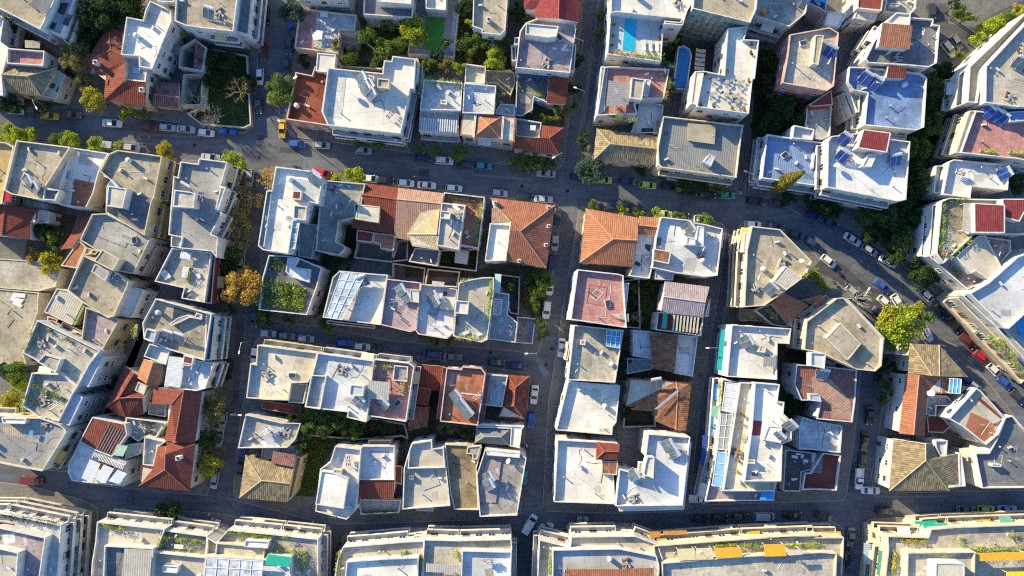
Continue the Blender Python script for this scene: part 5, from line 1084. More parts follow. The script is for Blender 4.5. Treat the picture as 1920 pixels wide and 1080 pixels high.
for s in ('B2:905,315 935,318 930,335 905,332', 'B2:980,325 1015,328 1010,345 980,342', 'B2:1045,335 1075,338 1070,355 1045,350', 'B2:880,350 895,352 890,380 876,378', 'B2:875,400 890,402 885,440 870,438'): PA(s, WHT, .1)
T(HO, 'orange and dark red tiled house with tan box', 'B2:1175,322 1418,355 1385,690 1075,645 1150,480', 7.5, 1.6, 'Tr', 'C', 'B2:1175,322 1418,355 1405,440^ 1150,405^', 'B2:1150,405^ 1405,440^ 1385,690 1075,645'); X('B2:1125,475 1280,492 1270,607 1103,580', 10.5, 'C', 'fC', ph=.05)
X('B2:1118,660 1240,678 1228,752 1110,738', 6, 'C', 'fq', ph=.05); X('B2:1242,680 1392,697 1380,808 1285,795 1283,762 1234,752', 6, 'C', 'fo', ph=.05); 
T(HO, 'cream and pink tiled long house', 'B2:1415,355 B3:280,395 268,468 240,805 50,778 15,740 B2:1500,735 1380,715', 8, 1.7, 'Tp', 'C', 'B2:1415,355 B3:280,395 265,470^ B2:1405,438^', 'B2:1405,438^ B3:265,470^ 230,690 50,778 B2:1500,735 1380,715')
XT('B3:105,538 250,488 228,690 240,805 50,778 15,690', 9.6, 1.0, 'Tc', 'C', 'B3:15,690 105,538 250,488 228,690^', 'B3:15,690 228,690^ 240,805 50,778')
F('house', 'white raised penthouse beside a red terrace', 'B3:262,462 432,485 385,802 228,772', 11, 'W', 'kE', bits=3, ant=1, ph=.5); SH('B3:255,518 328,530 320,582 250,575', 1.6)
F('house', 'brick red roof terrace edged with shrubs', 'B3:280,388 575,422 530,795 395,768 430,485 270,465', 7.5, 'W', 'fo', bits=1, ant=0); PL('B3:290,415 500,450', c='k'); PL('B3:548,470 535,600', 'B3:530,610 515,750', c='l', hh=1.2); x_, y_, _ = S('B3:445,680', z)[0]; place('terrace_table', TABLE, 'table on '+w, 'table', x_, y_, z, 0, 1.2)
F('house', 'small slate grey roof with white parapet', 'B3:70,790 248,805 230,922 25,888', 5.5, 'W', 'kD', bits=1, ant=0); CA('B3:360,805 462,815 448,910 355,898', -1.5, 'kS') if False else None
g = empty('garden_canopy'); tag(g, 'pale square canopy in the dark back garden', 'canopy'); canopy(g, 'B3:362,803 462,815 448,910 355,898', 3, mat('cloth', (.5, .56, .56)), 0)
T(HO, 'orange hip roof house with a white terrace', 'B3:610,425 1085,482 1020,937 728,880 578,885 612,610 625,500', 8.5, 2.3, 'Ts', 'W', 'B3:610,425 1085,482 830,670^ 765,600^', 'B3:1085,482 1020,937 830,670^', 'B3:765,600^ 830,670^ 1020,937 730,880 755,665^')
X('B3:612,612 762,622 728,882 575,886', 9.4, 'W', 'kW', ph=.6); patch(b, 'B3:625,500 675,500 758,598 622,608', 9.5, RM('Tq') if False else RM('Tp'))
for s in ('B3:1035,635', 'B3:1015,770', 'B3:825,885', 'B3:650,465', 'B3:1035,500'): inst('chimney', CHIM, b, Matrix.Translation((*S(s, 9.4)[0][:2], 8.8)) @ Matrix.Scale(.8, 4))
F(AP, 'walled roof garden full of greenery', 'B2:478,842 630,850 690,860 860,935 C2:828,60 752,272 405,235 432,0 B2:445,960', 9.5, 'W', 'dD', bits=0, ant=0, ph=1.0); 
for k, (s, c) in enumerate((('B2:500,860 610,865 600,960 490,950', 'e'), ('C2:450,0 740,60 735,240 440,210', 'g'), ('C2:540,60 750,80 730,240 600,230', 'l'))): scatter('foliage', s, z+.1, 20, .24, 1.6, c, kind=None, seed=60+k, parent=b)
X('B2:615,860 700,868 665,930 780,945 770,1040 640,1000 600,960', 9.9, 'W', 'kL', ph=.2); PA('B2:690,990 750,995 745,1030 690,1025', 'kW', 1.0)
F(AP, 'glass pergola roof on white beams', 'B2:990,955 1125,968 1340,985 C2:1330,15 1283,345 868,290 940,0', 10, 'W', 'kV', bits=1, ant=1); CA('B2:1000,965 1180,985 C2:1010,310 885,290', 2.0, mat('glass', (.42, .48, .52)), rib=(3, 6)); CA('B2:1180,985 1290,990 C2:1280,300 1000,300' if False else 'C2:1070,30 1150,40 1130,180 1050,165', 1.2, mat('corr', (.5, .55, .58)), slats=9); SO_('C2:1170,60', ang=20)
X('C2:900,310 1250,350 1245,372 890,335', 5, 'R', 'fR', ph=.05)
F(AP, 'mauve-grey roof block in the middle row', 'C2:1330,10 C3:112,38 82,375 50,390 C2:1500,395 1285,342', 10.4, 'P', 'kM', bits=2, ant=3); SO_('C2:1400,110', 'C2:1440,160', ang=-60); SH('C3:32,88 100,92 98,185 38,175', 2, 'P', 'kV', .1)
F(AP, 'white roof with lilac walls and two collectors', 'C3:112,45 375,85 345,405 300,445 95,412 68,378', 10.4, 'P', 'kL', bits=2, ant=1); SO_('C3:170,160', 'C3:175,195', ang=-60); CA('C3:262,138 362,142 350,238 250,230', .8, 'fC'); CA('C3:195,25 285,35 275,70 190,62', 1.5, 'fE')
F(AP, 'planted light roof terrace with white cube', 'C3:385,40 475,15 560,0 640,0 638,110 592,452 550,470 345,425', 10.4, 'W', 'kE', bits=1, ant=1); SH('C3:365,165 460,175 450,268 355,258', 2.4, 'W', 'kW', .3); PL('C3:622,20 600,300', c='l', hh=1.3); PL('C3:370,430 560,462', c='l'); PL('C3:375,290 372,340', c='k'); PL('C3:395,30 470,20', c='l')
for s in ('C3:425,405', 'C3:525,415'): x_, y_, _ = S(s, z)[0]; r_ = place('sun_lounger', LOUNGER, 'pink sun lounger on '+w, 'lounger', x_, y_, z, R(110), 1.1)
F(AP, 'narrow stepped white terrace house', 'C3:640,105 752,120 742,270 812,328 795,472 600,447', 7.5, 'W', 'dS', bits=2, ant=0); SH('C3:640,150 705,160 690,275 630,270', 1.2, 'W', 'dV', .3); CA('B3:650,978 695,980 C3:685,120 638,110', 1.2, mat('cloth', (.45, .6, .58)))
F('house', 'dark low terrace with young trees', 'C3:805,285 942,298 920,482 795,472 812,328', 4, 'W', 'dM', bits=0, ant=0); 
for s in ('C3:860,340', 'C3:880,425', 'C3:825,420'): shrub(s, 5, 'y', w, z)
# --- centre lower block ---
F(AP, 'cream roof block at the left corner', 'C2:395,488 832,545 790,702 760,762 640,765 620,890 465,885 315,872 345,620 385,630', 13, 'C', 'fC', bits=3, ant=1, balc=2); PA('C2:350,640 412,650 380,875 330,865', 'kS'); X('C2:645,768 758,770 728,912 620,905', 11, 'C', 'fT', ph=.4)
F(AP, 'pale grey roof block in the lower middle', 'C2:832,545 1240,602 1192,1002 1182,1048 1042,1012 1050,975 850,952 738,935 792,702', 13.3, 'W', 'kL', bits=3, ant=2, balc=2); SH('C2:1070,775 1165,785 1160,860 1060,855', 2.2, 'W', 'kL', .2); SO_('C2:1105,920', ang=-45); X('C2:785,705 895,712 850,955 740,938', 13.9, 'W', 'dS')
F(AP, 'pink tiled terraces with planted ledges', 'C2:1242,590 1490,618 1530,645 1470,1045 1190,1002', 13, 'W', 'vP', bits=2, ant=0, balc=2); SH('C2:1385,635 1485,645 1478,755 1375,745', .5, 'W', 'dM', .4); CA('C2:1200,745 1355,760 1345,890 1195,875', 2.0, GYS); PL('C2:1240,640 1230,720', 'C2:1450,760 1450,840', c='y'); PL('C2:1310,640 1370,650', c='l'); SO_('C2:1280,945', ang=-45)
T(HO, 'red tiled stepped roof beside pink terraces', 'C3:82,628 285,645 252,825 182,812 165,932 42,915 60,790', 5.5, .8, 'Tr', 'C', 'C3:82,628^ 285,645^ 252,825 182,812 60,792', 'C3:60,792^ 182,812^ 165,932 42,915')
T(HO, 'weathered brown roof below the red steps', 'C3:30,930 172,940 160,1080 D3:20,30', 4.5, .6, 'Ob', 'E', 'C3:30,930^ 172,940^ 160,1080 D3:20,30', win=0)
F(AP, 'terracotta roof terrace with three collectors', 'C3:298,655 405,665 410,645 548,655 580,695 525,1072 250,1042', 10.5, 'P', 'fs', bits=2, ant=2, balc=2); PA('C3:300,662 360,690 345,785 290,778', 'dP'); SO_('C3:335,880', 'C3:375,945', 'C3:420,1000', ang=-50); PA('C3:400,832 545,850 545,858 400,842', WHT, .1)
F('house', 'low white roof beside old tile roof', 'C3:578,700 742,712 700,938 550,922', 6.5, 'W', 'kL', bits=1, ant=0); PA('C3:705,740 728,742 722,808 700,805', GLR, .1)
T(HO, 'old patchy red tile roof with white ridges', 'C3:742,705 898,715 860,1025 665,1015 700,930', 6, 1.3, 'Or', 'C', 'C3:742,705 898,715 795,800^', 'C3:742,705 795,800^ 785,930^ 700,930', 'C3:898,715 860,1025 785,930^ 795,800^', 'C3:700,930 785,930^ 860,1025 665,1015')
T(HO, 'dark slate hip roof behind white facade', 'D3:512,12 762,15 750,135 502,115', 8, 1.2, 'OD' if False else 'Ok' if False else 'cD', 'W', 'D3:512,12 762,15 690,75^ 570,72^', 'D3:762,15 750,135 690,75^', 'D3:570,72^ 690,75^ 750,135 502,115', 'D3:512,12 570,72^ 502,115'); X('C3:545,1060 860,1080 D3:845,15 825,155 755,140 765,15 510,5', 8.4, 'W', 'kW', ph=.2)
F('house', 'group of small grey and white flat roofs', 'C2:310,990 440,1020 570,1050 710,1055 D2:670,90 610,152 255,155', 8, 'W', 'dE', bits=3, ant=1); PA('D2:430,0 575,0 560,150 425,140', 'kS'); X('D2:565,0 650,0 620,120 560,148', 6.5, 'S', 'dS'); X('C2:430,890 720,930 700,1000 C2:425,950', 4, 'D', 'fR', ph=.1)
T(HO, 'tan hip roof house beside the green lot', 'D2:310,205 500,258 660,290 610,547 265,515', 7.5, 1.9, 'Ot', 'Y', 'D2:310,205 425,390^ 265,515', 'D2:310,205 500,258 660,290 630,412^ 425,390^', 'D2:265,515 425,390^ 630,412^ 610,547'); XT('D2:512,178 672,205 655,292 495,262', 7.8, .5, 'Tm', 'E', 'D2:512,178 672,205 655,292^ 495,262^'); X('D2:675,215 715,220 650,500 612,545 660,290', 6.2, 'Y', 'fY', ph=.3); X('D2:430,150 690,140 680,195 420,245', 5, 'S', 'dS', ph=.3)
F(AP, 'white block with a raised white penthouse', 'D2:958,140 1145,162 1142,210 1108,605 1040,672 815,612 850,305 922,255', 10, 'W', 'kW', bits=2, ant=1); X('D2:858,318 945,330 1052,372 1018,592 815,562', 12.4, 'W', 'kW', ph=.25); SH('D2:945,305 1005,315 1000,360 945,350', 1.6, 'C', 'fT', .1); PL('D2:930,645 980,655', c='g')
F('house', 'white roof with a red tile skirt', 'D2:1148,138 1388,138 1385,385 1125,385', 8.5, 'W', 'kL', bits=1, ant=1); XT('D2:1125,380 1390,385 1378,522 1115,520', 7.4, .9, 'Tr', 'W', 'D2:1125,380^ 1390,385^ 1378,522 1115,520'); X('D2:1120,525 1435,530 1420,622 1145,637', 4.6, 'W', 'vS'); X('D2:1200,95 1362,95 1358,138 1200,138', 6, 'C', 'fo', ph=.1); X('D2:1385,280 1445,285 1440,420 1380,400', 6, 'R', 'fR', ph=.05); planter('D2:1150,622 1400,610', 3.8, 'g', w)
F(AP, 'beige roof with a small square vent', 'D2:1490,180 D3:45,120 188,98 195,158 280,155 325,572 D2:1445,598 1455,300', 10.5, 'W', 'kE', bits=1, ant=2); X('D3:25,180 48,120 190,98 195,158 275,152 288,298 18,302', 11.2, 'W', 'kE'); SH('D3:28,352 62,355 60,385 26,382', .5, 'D', 'fD', .02)
X('D3:80,580 205,585 200,612 85,608', 7, 'E', 'fE', ph=.1)
F('house', 'olive green flat roof between white roofs', 'D3:285,125 440,132 552,162 515,300 530,602 355,600 325,480', 9.3, 'C', 'fE' if False else 'dt', bits=1, ant=0, ph=.5); SH('D3:450,145 550,135 520,238 485,235 485,200 440,195', .6, 'C', 'dE', .2)
F(AP, 'blotchy grey roof block on the corner', 'D3:575,165 830,190 875,228 808,642 538,652 515,350', 11, 'W', 'dG', bits=1, ant=2); PA('D3:600,235 695,245 655,550 530,545 550,380', 'fM', .25); SO_('D3:570,385', 'D3:570,435', ang=-60); dish('D3:740,245', z, w); X('D3:585,165 830,190 825,225 590,205', 11.5, 'W', 'kW', ph=.05)

GW('pale wall around the dark court below orange shed', 'B2:1120,740 1285,765 1375,805 1395,735 1420,740 1370,895 1095,862')
GW('wall of the narrow court below the pink tiles', 'B2:1375,735 B3:20,735 15,880 B2:1370,890')
GW('wall round the dark back garden with canopy', 'B3:240,805 530,795 515,960 230,925')
GW('cream wall round the gravel court', 'B2:1375,900 B3:145,935 130,1075 B2:1370,1070')
GW('cream wall round the black soil court', 'B3:160,940 395,962 375,1075 140,1060')
GW('low wall beside the slate blue court', 'B3:640,975 830,1000 C3:820,270 760,260 B3:680,1060')
GW('wall around the vacant lot at the crossing', 'A1:1510,350 A2:320,400 350,900 300,925 -10,900 A1:1350,820 1480,770', 1.6)
GW('garden wall behind the white big block', 'A2:1000,330 1130,260 1340,430 1300,500 960,480', 1.8)
GW('long wall of the lower middle garden', 'C2:860,960 1460,1060 D3:10,30 20,90 D2:1440,70 1130,95 700,60', 2.0)
GW('wall round the court beside pink stepped roof', 'C4:95,25 225,10 235,370 80,360', 2.0)
GW('wall round the lower court between tile roofs', 'C4:120,945 345,960 345,1080 110,1085', 2.2)
# --- centre right block ---
T(HO, 'big orange hip roof on the street corner', 'B3:1305,505 B4:220,572 215,700 180,927 B3:1262,895', 8.5, 2.5, 'To', 'C', 'B3:1305,505 B4:220,572 212,735^ B3:1505,725^', 'B3:1305,505 1505,725^ 1262,895', 'B3:1262,895 1505,725^ B4:212,735^ 180,927')
XT('B4:228,560 378,575 360,697 215,690', 8.2, .8, 'To', 'W', 'B4:228,560 378,575 370,640^ 222,625^', 'B4:222,625^ 370,640^ 360,697 215,690')
F('house', 'narrow white roof between orange and blue roofs', 'B4:215,690 352,702 325,810 318,935 302,1012 150,992 182,915', 8, 'W', 'kL', bits=2, ant=0); PA('B4:270,762 315,770 300,820 268,790', GL, .05)
F(AP, 'white and pale blue block with brown tile hut', 'B4:385,565 605,590 612,605 700,618 830,650 792,990 700,1000 490,970 318,932 350,705 372,600', 10.5, 'W', 'kL', bits=3, ant=2); SH('B4:330,795 455,815 440,905 325,882', 1.2, 'W', 'Ob', .02); SO_('B4:550,665', ang=-55); SH('B4:650,630 695,640 690,780 630,770', 1.9, 'W', 'kL', .1); SH('B4:570,710 632,720 630,770 565,765', 2.4, 'W', 'kW', .1); PA('B4:352,712 392,718 380,775 345,768', 'fD', .05)
X('B4:345,945 475,965 470,1025 338,1015', 7.5, 'S', 'kS', ph=.1); X('B4:820,700 832,702 825,790 812,788', 8, 'W', 'kW', ph=.1)
F(AP, 'pink paved roof with a square pattern', 'B3:1245,945 1543,978 B4:112,990 C4:112,20 135,365 C3:1195,305', 19, 'W', 'vP', bits=2, ant=0)
for q, t_ in (('C3:1330,50 1460,70 1440,208 1308,185', 1.0), ('C3:1385,80 1435,115 1385,172 1332,135', .5)):
    pp = ccw(S(q, z)); bm = bmesh.new(); ring(bm, pp, inset(pp, .18), z, z+.06); link('paving_pattern', bm, mat('plain', (.42, .16, .13) if t_ == 1 else (.6, .5, .45)), b)
X('C4:78,38 152,42 130,258 60,245', 9, 'L', 'kL', ph=.1); CA('C3:1475,262 1543,265 C4:150,262 150,322 C3:1470,310', .8, WSH, slats=8)
T(HO, 'lilac tiled roof above a glass terrace', 'C4:412,28 735,68 690,288 385,252', 9.2, .9, 'Tp' if False else 'TM', 'W', 'C4:412,28 735,68 705,180^ 400,140^', 'C4:400,140^ 705,180^ 690,288 385,252'); X('C4:362,250 690,288 675,425 345,380', 8, 'W', 'fR'); canopy(b, 'C4:470,272 668,292 655,405 460,385', 9.4, mat('corr', (.5, .52, .42)), 7.2, slats=8); X('C4:735,155 742,158 725,285 700,280', 7, 'W', 'kW', ph=.1); canopy(b, 'C4:400,262 432,266 420,372 388,368', 9.3, TGR, 7.2)
F('house', 'low white roof around a brown tile strip', 'C4:180,380 300,392 650,430 612,718 470,692 325,590 180,570', 5.2, 'W', 'kL', bits=1, ant=0, ph=.5); XT('C4:300,398 508,418 480,690 325,662', 5.6, .9, 'Ob', 'W', 'C4:300,398 508,418^ 480,690^ 325,662'); X('C4:140,585 325,592 320,665 140,700', 4, 'S', 'dS')
T(HO, 'large old brown tile roof with a blue valley', 'C4:155,728 605,760 565,1110 500,1110 345,1030 340,962 120,932', 7, .6, 'Ob', 'E', 'C4:155,728 492,752 505,822^ 340,962 120,932', 'C4:492,752 605,760 565,1110 490,1105 505,822^', 'C4:505,822^ 490,1105 345,1040 340,962'); patch(b, 'C4:500,812 515,825 360,955 335,952', 8.3, mat('plain', (.3, .36, .42)), 'valley'); SO_('C4:355,800', ang=10, zz=8.2)
F(AP, 'grey gravel roof with blue glass panels', 'C3:1220,345 C4:112,382 52,762 C3:1175,742', 13.8, 'W', 'dE', bits=2, ant=2, balc=0); CA('C3:1455,378 C4:97,388 85,515 C3:1450,497', 1.2, mat('glass', (.06, .28, .50)), rib=(3, 3)); SH('C3:1270,450 1305,455 1300,490 1265,485', 1.2); X('C3:1175,470 1195,472 1175,600 1155,598', 9, 'C', 'fT', ph=.5)
F(AP, 'bright white flat roof left of brown tiles', 'C3:1178,750 C4:88,785 60,1050 D3:1500,0 1495,60 1090,25', 9.2, 'W', 'kW', bits=2, ant=1); PA('D3:1400,10 1495,12 1492,60 1395,55', 'cE', .06)
F(AP, 'large white roof with a red domed hut', 'D3:1100,92 1385,108 D4:72,120 70,300 40,330 50,560 D3:1525,560 1075,545', 10.5, 'W', 'kW', bits=2, ant=1); XT('D3:1385,112 D4:85,125 72,240 D3:1378,238', 12.8, .6, 'Tr', 'R', 'D3:1385,112 D4:85,125 80,180^ D3:1440,180^', 'D3:1385,112 1440,180^ 1378,238', 'D3:1440,180^ D4:80,180^ 72,240 D3:1378,238', z0=9.5); SH('D3:1425,248 1537,255 1530,350 1418,342', 1.4, 'E', 'Ob', .02)
F(AP, 'pale L-shaped roof around a deep courtyard', 'D4:290,50 595,75 540,570 55,575 82,305 170,330 240,372 340,372 335,230 270,215', 13.2, 'W', 'kL', bits=3, ant=1); SO_('D4:400,150', 'D4:435,205', 'D4:150,365', ang=-60); SH('D4:285,215 335,220 330,375 255,350 270,260', 2.2, 'W', 'kW', .2); SH('D4:222,255 258,260 250,340 218,330', .8, 'W', 'kC', .1)
X('D4:575,110 604,115 550,600 535,575', 11, 'W', 'kW', ph=.05); X('D4:78,575 545,570 545,600 82,612', 10.5, 'W', 'kW', ph=.05)
# --- right block with long terraces ---
F(AP, 'pale roof block with teal awnings', 'C4:895,342 1325,370 1312,482 1225,475 1222,740 860,718', 13, 'W', 'kV', bits=3, ant=1); SO_('C4:965,480', ang=-60); SH('C4:1100,490 1145,498 1135,545 1088,540', 1.4, 'C', 'fC', .05); CA('C4:1130,555 1222,560 1215,650 1120,640', 1.3, mat('corr', (.3, .3, .3)))
canopy(b, 'C4:820,372 886,380 852,690 785,665', 7.0, TEAL, 3.0)
F(AP, 'long stepped white building with blue awnings', 'C4:1062,760 1242,775 1225,898 1275,902 1268,985 1335,1052 D4:1330,20 1328,100 1262,125 1252,395 985,395 1040,0', 16, 'W', 'kW', bits=4, ant=2)
X('C4:955,760 1062,762 D4:1040,0 988,395 1220,400 1205,465 832,465 905,0', 13, 'W', 'kC', balc=0); X('C4:825,735 955,760 D4:905,0 832,465 1205,465 1200,535 702,540 785,170', 10, 'W', 'fr' if False else 'vM', balc=1)
canopy(b, 'C4:848,757 945,767 918,985 822,965', 11.3, WSH, 9.2, rib=(1, 2)); canopy(b, 'C4:815,985 905,990 D4:870,170 790,165', 11.3, mat('corr', (.38, .42, .38)), 9.2, rib=(2, 3)); canopy(b, 'D4:785,178 860,188 835,440 750,428', 11.3, PBL, 9.2, rib=(1, 3)); canopy(b, 'D4:1110,475 1200,478 1190,532 1100,530', 11.0, BLU, 9.2); planter('C4:820,760 810,960', 9.2, 'y', w); planter('D4:765,240 740,400', 9.2, 'g', w)
PA('C4:1050,1035 1115,1040 D4:1100,65 1035,62', 'fq', .12, 15.2); SO_('D4:1285,20', 'D4:1200,100', ang=-45, zz=15.2); X('D4:1160,-5 1260,0 1250,120 1120,95', 16.8, 'W', 'kW', ph=.1); X('D4:1008,235 1065,240 1062,270 1010,265', 16.6, 'C', 'dE', ph=.1, z0=15)
for s, m in (('C4:765,768 812,775 790,892 755,885', BLU), ('C4:748,938 786,950 D4:770,15 725,0', PBL), ('D4:728,0 772,8 755,70 722,62', PBL), ('D4:685,60 727,68 700,170 678,165', CL((.02, .07, .32))), ('D4:678,168 712,172 700,282 668,272', CL((.02, .07, .32)))): canopy(b, s, 6.5, m, 3.5)
for s in ('C4:960,985', 'C4:985,1000', 'C4:965,1050', 'D4:945,170', 'D4:945,200', 'D4:950,250', 'D4:945,330'): shrub(s, 4, 'o', w, 12.1)
F(AP, 'grey polygonal roof with corrugated hut', 'B4:1040,632 1245,655 1475,888 1440,965 C4:1275,108 1130,205 985,215 B4:1005,800', 16, 'C', 'dT', bits=4, ant=1, balc=1); SH('B4:1285,922 1405,1010 C4:1290,92 1198,28', 2.2, 'C', 'cE', .05); dish('B4:1395,880', z, w); SO_('C4:1150,110', ang=-45); PL('B4:1400,1000 1470,960', c='y'); X('B4:985,680 1030,690 1010,820 975,820', 14, 'W', 'kW', ph=.1)
T(HO, 'orange gabled cottage behind polygonal roof', 'C4:1275,112 1452,202 1312,332 1188,190', 7.5, 1.0, 'To', 'W', 'C4:1275,112^ 1452,202^ 1312,332 1188,190'); XT('C4:1410,165 1543,130 C5:118,195 35,268 C4:1500,210', 7.6, .9, 'To', 'W', 'C4:1410,165 1543,130^ C5:118,195^ 35,268 C4:1500,210')
F('house', 'small white terrace among orange cottages', 'C4:1312,332 1395,250 1500,215 1543,250 C5:30,270 C4:1440,310 1420,372 1330,360', 7, 'W', 'kL', bits=1, ant=0, ph=.4)
F('house', 'lower white terrace with plant pots', 'C4:1060,235 1150,200 1190,190 1305,340 1295,360 1190,345', 5, 'W', 'kD', bits=2, ant=0); PL('C4:1150,230 1220,310', c='l'); X('C4:950,225 1060,235 1120,320 950,310', 3.5, 'D', 'dT')
F(AP, 'grey pentagonal roof near the bare tree', 'C4:1440,300 C5:-20,310 190,150 238,145 527,440 512,640 466,680 330,665 C4:1543,548 1418,522', 13.5, 'C', 'dt' if False else 'dT', bits=2, ant=3, balc=1); SH('C5:110,440 215,330 365,480 270,600', 1.2, 'C', 'fT', .02); SH('C5:0,540 110,550 100,660 0,640', 1.8, 'W', 'kL', .3)
X('C5:240,148 270,160 535,440 512,640 500,640 510,445', 12.8, 'V', 'kV', ph=.1)
F('house', 'pinkish brown tiled roof terrace', 'C4:1362,630 1543,640 C5:335,672 322,900 302,1048 45,1025 72,892 C4:1400,890 1350,780', 9, 'S', 'Tm', bits=0, ant=1, ph=.4); PA('C5:10,720 150,740 290,900 290,1030 150,1020 140,930 60,880 10,800', 'Tp', .02); SO_('C5:80,735', ang=-10); SH('C4:1455,840 1530,845 1543,900 1460,890', 1.0, 'S', 'kS', .1)
F('house', 'blue-white roof above the crimson terrace', 'C4:1410,1010 C5:5,1030 230,1075 D5:215,190 0,165 D4:1385,165 1380,10', 7.5, 'S', 'dL', bits=1, ant=0)
F('house', 'crimson roof terrace with a white parapet', 'D4:1425,335 D5:0,335 92,190 220,205 188,462 0,455 D4:1405,460', 7.2, 'W', 'fR', bits=0, ant=0); PA('D5:0,190 90,195 82,335 -5,335', 'dD', .03)
F('shed', 'dark tar roof littered with white boards', 'D4:1285,165 1505,192 1480,310 1400,330 1390,470 1265,465', 6.5, 'E', 'fK' if False else 'dK', bits=2, ant=0, ph=.3)
for s in ('D4:1330,205 1375,212 1372,232 1328,225', 'D4:1360,190 1400,195 1398,208 1358,203', 'D4:1415,235 1450,240 1446,262 1412,256', 'D4:1480,195 1495,197 1488,260 1474,258', 'D4:1325,375 1370,370 1368,385 1330,392'): PA(s, WHT, .1)
X('D4:1220,400 1290,420 1275,480 1215,465', 4, 'D', 'dD')
# --- right lower wedge ---
T(HO, 'tan roofed corner house at the road fork', 'C5:725,478 930,490 1142,722 705,692', 8.5, 2.0, 'Ot', 'C', 'C5:725,478 880,712^ 705,692', 'C5:725,478 930,490 932,716^ 880,712^', 'C5:930,490 1142,722 932,716^'); X('C5:630,480 725,480 708,565 628,560', 8.2, 'C', 'fC'); 
T(HO, 'brown tile roof with blue skylight and facade', 'C5:690,692 955,718 948,842 845,832 830,1100 D5:825,70 640,50', 8.2, 1.4, 'Tm' if False else 'Ts', 'W', 'C5:690,692 785,705^ D5:745,60^ 640,50', 'C5:785,705^ 955,718 948,842 845,832 D5:825,70 745,60^'); patch(b, 'C5:750,728 798,732 795,778 748,775', 9.6, mat('glass', (.03, .12, .35))); XT('C5:955,718 1092,732 1080,842 948,838', 7.8, .5, 'To', 'W', 'C5:955,718^ 1092,732 1080,842 948,838^'); canopy(b, 'C5:1005,728 1092,735 1082,842 995,838', 9.2, mat('glass', (.1, .4, .7)), 7.5, rib=(3, 1)); dish('C5:855,832', 9.2, w, 1.6)
F('house', 'checkered courtyard terrace with dark red dome', 'C5:845,850 985,858 1060,930 910,930 905,1005 832,995', 6, 'W', 'vS', bits=1, ant=0); X('C5:840,1005 930,985 1010,1080 D5:960,45 850,40', 5, 'R', 'fR', ph=.05); PL('C5:990,880 1050,900', c='e', hh=1.4)
F(AP, 'modern white house with terracotta floor', 'C5:1200,800 1240,830 1410,1020 D5:1360,55 1268,132 1100,0 C5:1000,1020', 11, 'W', 'kE', bits=1, ant=1); PA('C5:1160,975 1380,1080 D5:1350,50 1270,120 1120,0', 'fs', .03); CA('C5:1230,905 1380,1030 1320,1060 1200,930', .5, 'kE'); PA('C5:1225,870 1390,1010 1375,1040 1210,885', 'fR', .05)
F(AP, 'large dark blue-grey roof in the lower right', 'D5:1190,192 1290,190 1362,60 C5:1412,1010 1460,1000 D5:1800,300 1800,440 1240,445', 10.5, 'W', 'fB' if False else 'fD', bits=2, ant=2); SH('D5:1310,265 1380,272 1375,292 1310,288', .9)
T(HO, 'large tan hip roof with weathered tiles', 'D5:600,90 880,122 920,212 1085,192 1092,432 1000,462 568,465', 8.5, 2.4, 'Ot', 'W', 'D5:600,90 832,125^ 832,245^ 568,465', 'D5:832,125^ 880,122 920,212 832,245^', 'D5:920,212 1085,192 1092,432 1000,462 832,245^', 'D5:568,465 832,245^ 1000,462', 'D5:600,90 880,122 832,125^'); X('D5:900,100 990,100 982,212 932,210 905,150', 8.6, 'W', 'kS', ph=.5); X('D5:1070,190 1090,192 1115,380 1120,430 1000,440 1000,425 1078,420', 8.8, 'W', 'kW', ph=.1)
# --- bottom row of tiered blocks ---
def tiers(name, label, specs, wall='W', **kw):
    global b, z, w
    first = True
    for sp in specs:
        poly, h, roof, bal = sp
        if first: F(name, label, poly, h, wall, roof, balc=bal, **kw); first = False
        else: z2 = X(poly, h, wall, roof, balc=bal)
tiers(AP, 'stepped balcony block in bottom left corner', (('D1:-300,620 0,622 442,712 395,1400 -300,1400', 15, 'kL', 1), ('D1:-300,725 0,730 328,802 240,1400 -300,1400', 18, 'dM', 1), ('D1:-300,870 0,880 132,912 90,1400 -300,1400', 21, 'kE', 0)), bits=2)
PA('D1:-20,685 105,705 98,752 -20,735', 'fR', 2.2); PL('D1:20,640 400,700', c='k'); PL('D1:330,790 300,1000', c='k')
tiers(AP, 'white front terrace block with grey canopy', (('D1:702,688 1192,740 1140,880 1095,905 1085,1400 640,1400 665,980 690,830', 13, 'kE', 1), ('D1:755,860 1108,880 1090,1400 735,1400', 15.5, 'dD', 0)), bits=2); canopy(b, 'D1:900,882 1100,892 1085,1090 880,1085', 17, mat('corr', (.45, .42, .36)), 14.6); PA('D1:760,870 890,880 860,1000 745,990', 'dD', 0.02, 14.7); PL('D1:740,715 900,735', c='l')
tiers(AP, 'garden terrace block with white glass roof', (('D1:1150,750 1543,815 D2:60,835 A1:0,0' if False else 'D1:1160,745 1500,790 1490,945 1100,905 1150,860', 12, 'dG', 1), ('D1:1102,905 1490,945 1470,1400 1080,1400', 14.5, 'kE', 0)), bits=1, ant=0); PL('D1:1170,790 1480,840', c='l', hh=1.3); PL('D1:1170,800 1150,880', 'D1:1240,900 1470,925', c='l'); CA('D1:1262,850 1328,855 1322,885 1258,880', .9, 'kW'); X('D1:1180,1000 1290,1010 1280,1060 1170,1050', 16, 'W', 'kW', ph=.2)
tiers(AP, 'broad block with teal tarpaulin and roof garden', (('D1:1500,800 D2:100,840 180,745 540,780 835,812 832,1400 D1:1470,1400 1490,945', 13, 'dE', 1), ('D2:20,935 455,960 470,925 640,940 625,1400 -40,1400', 15.5, 'kL', 0)), bits=2, ant=2)
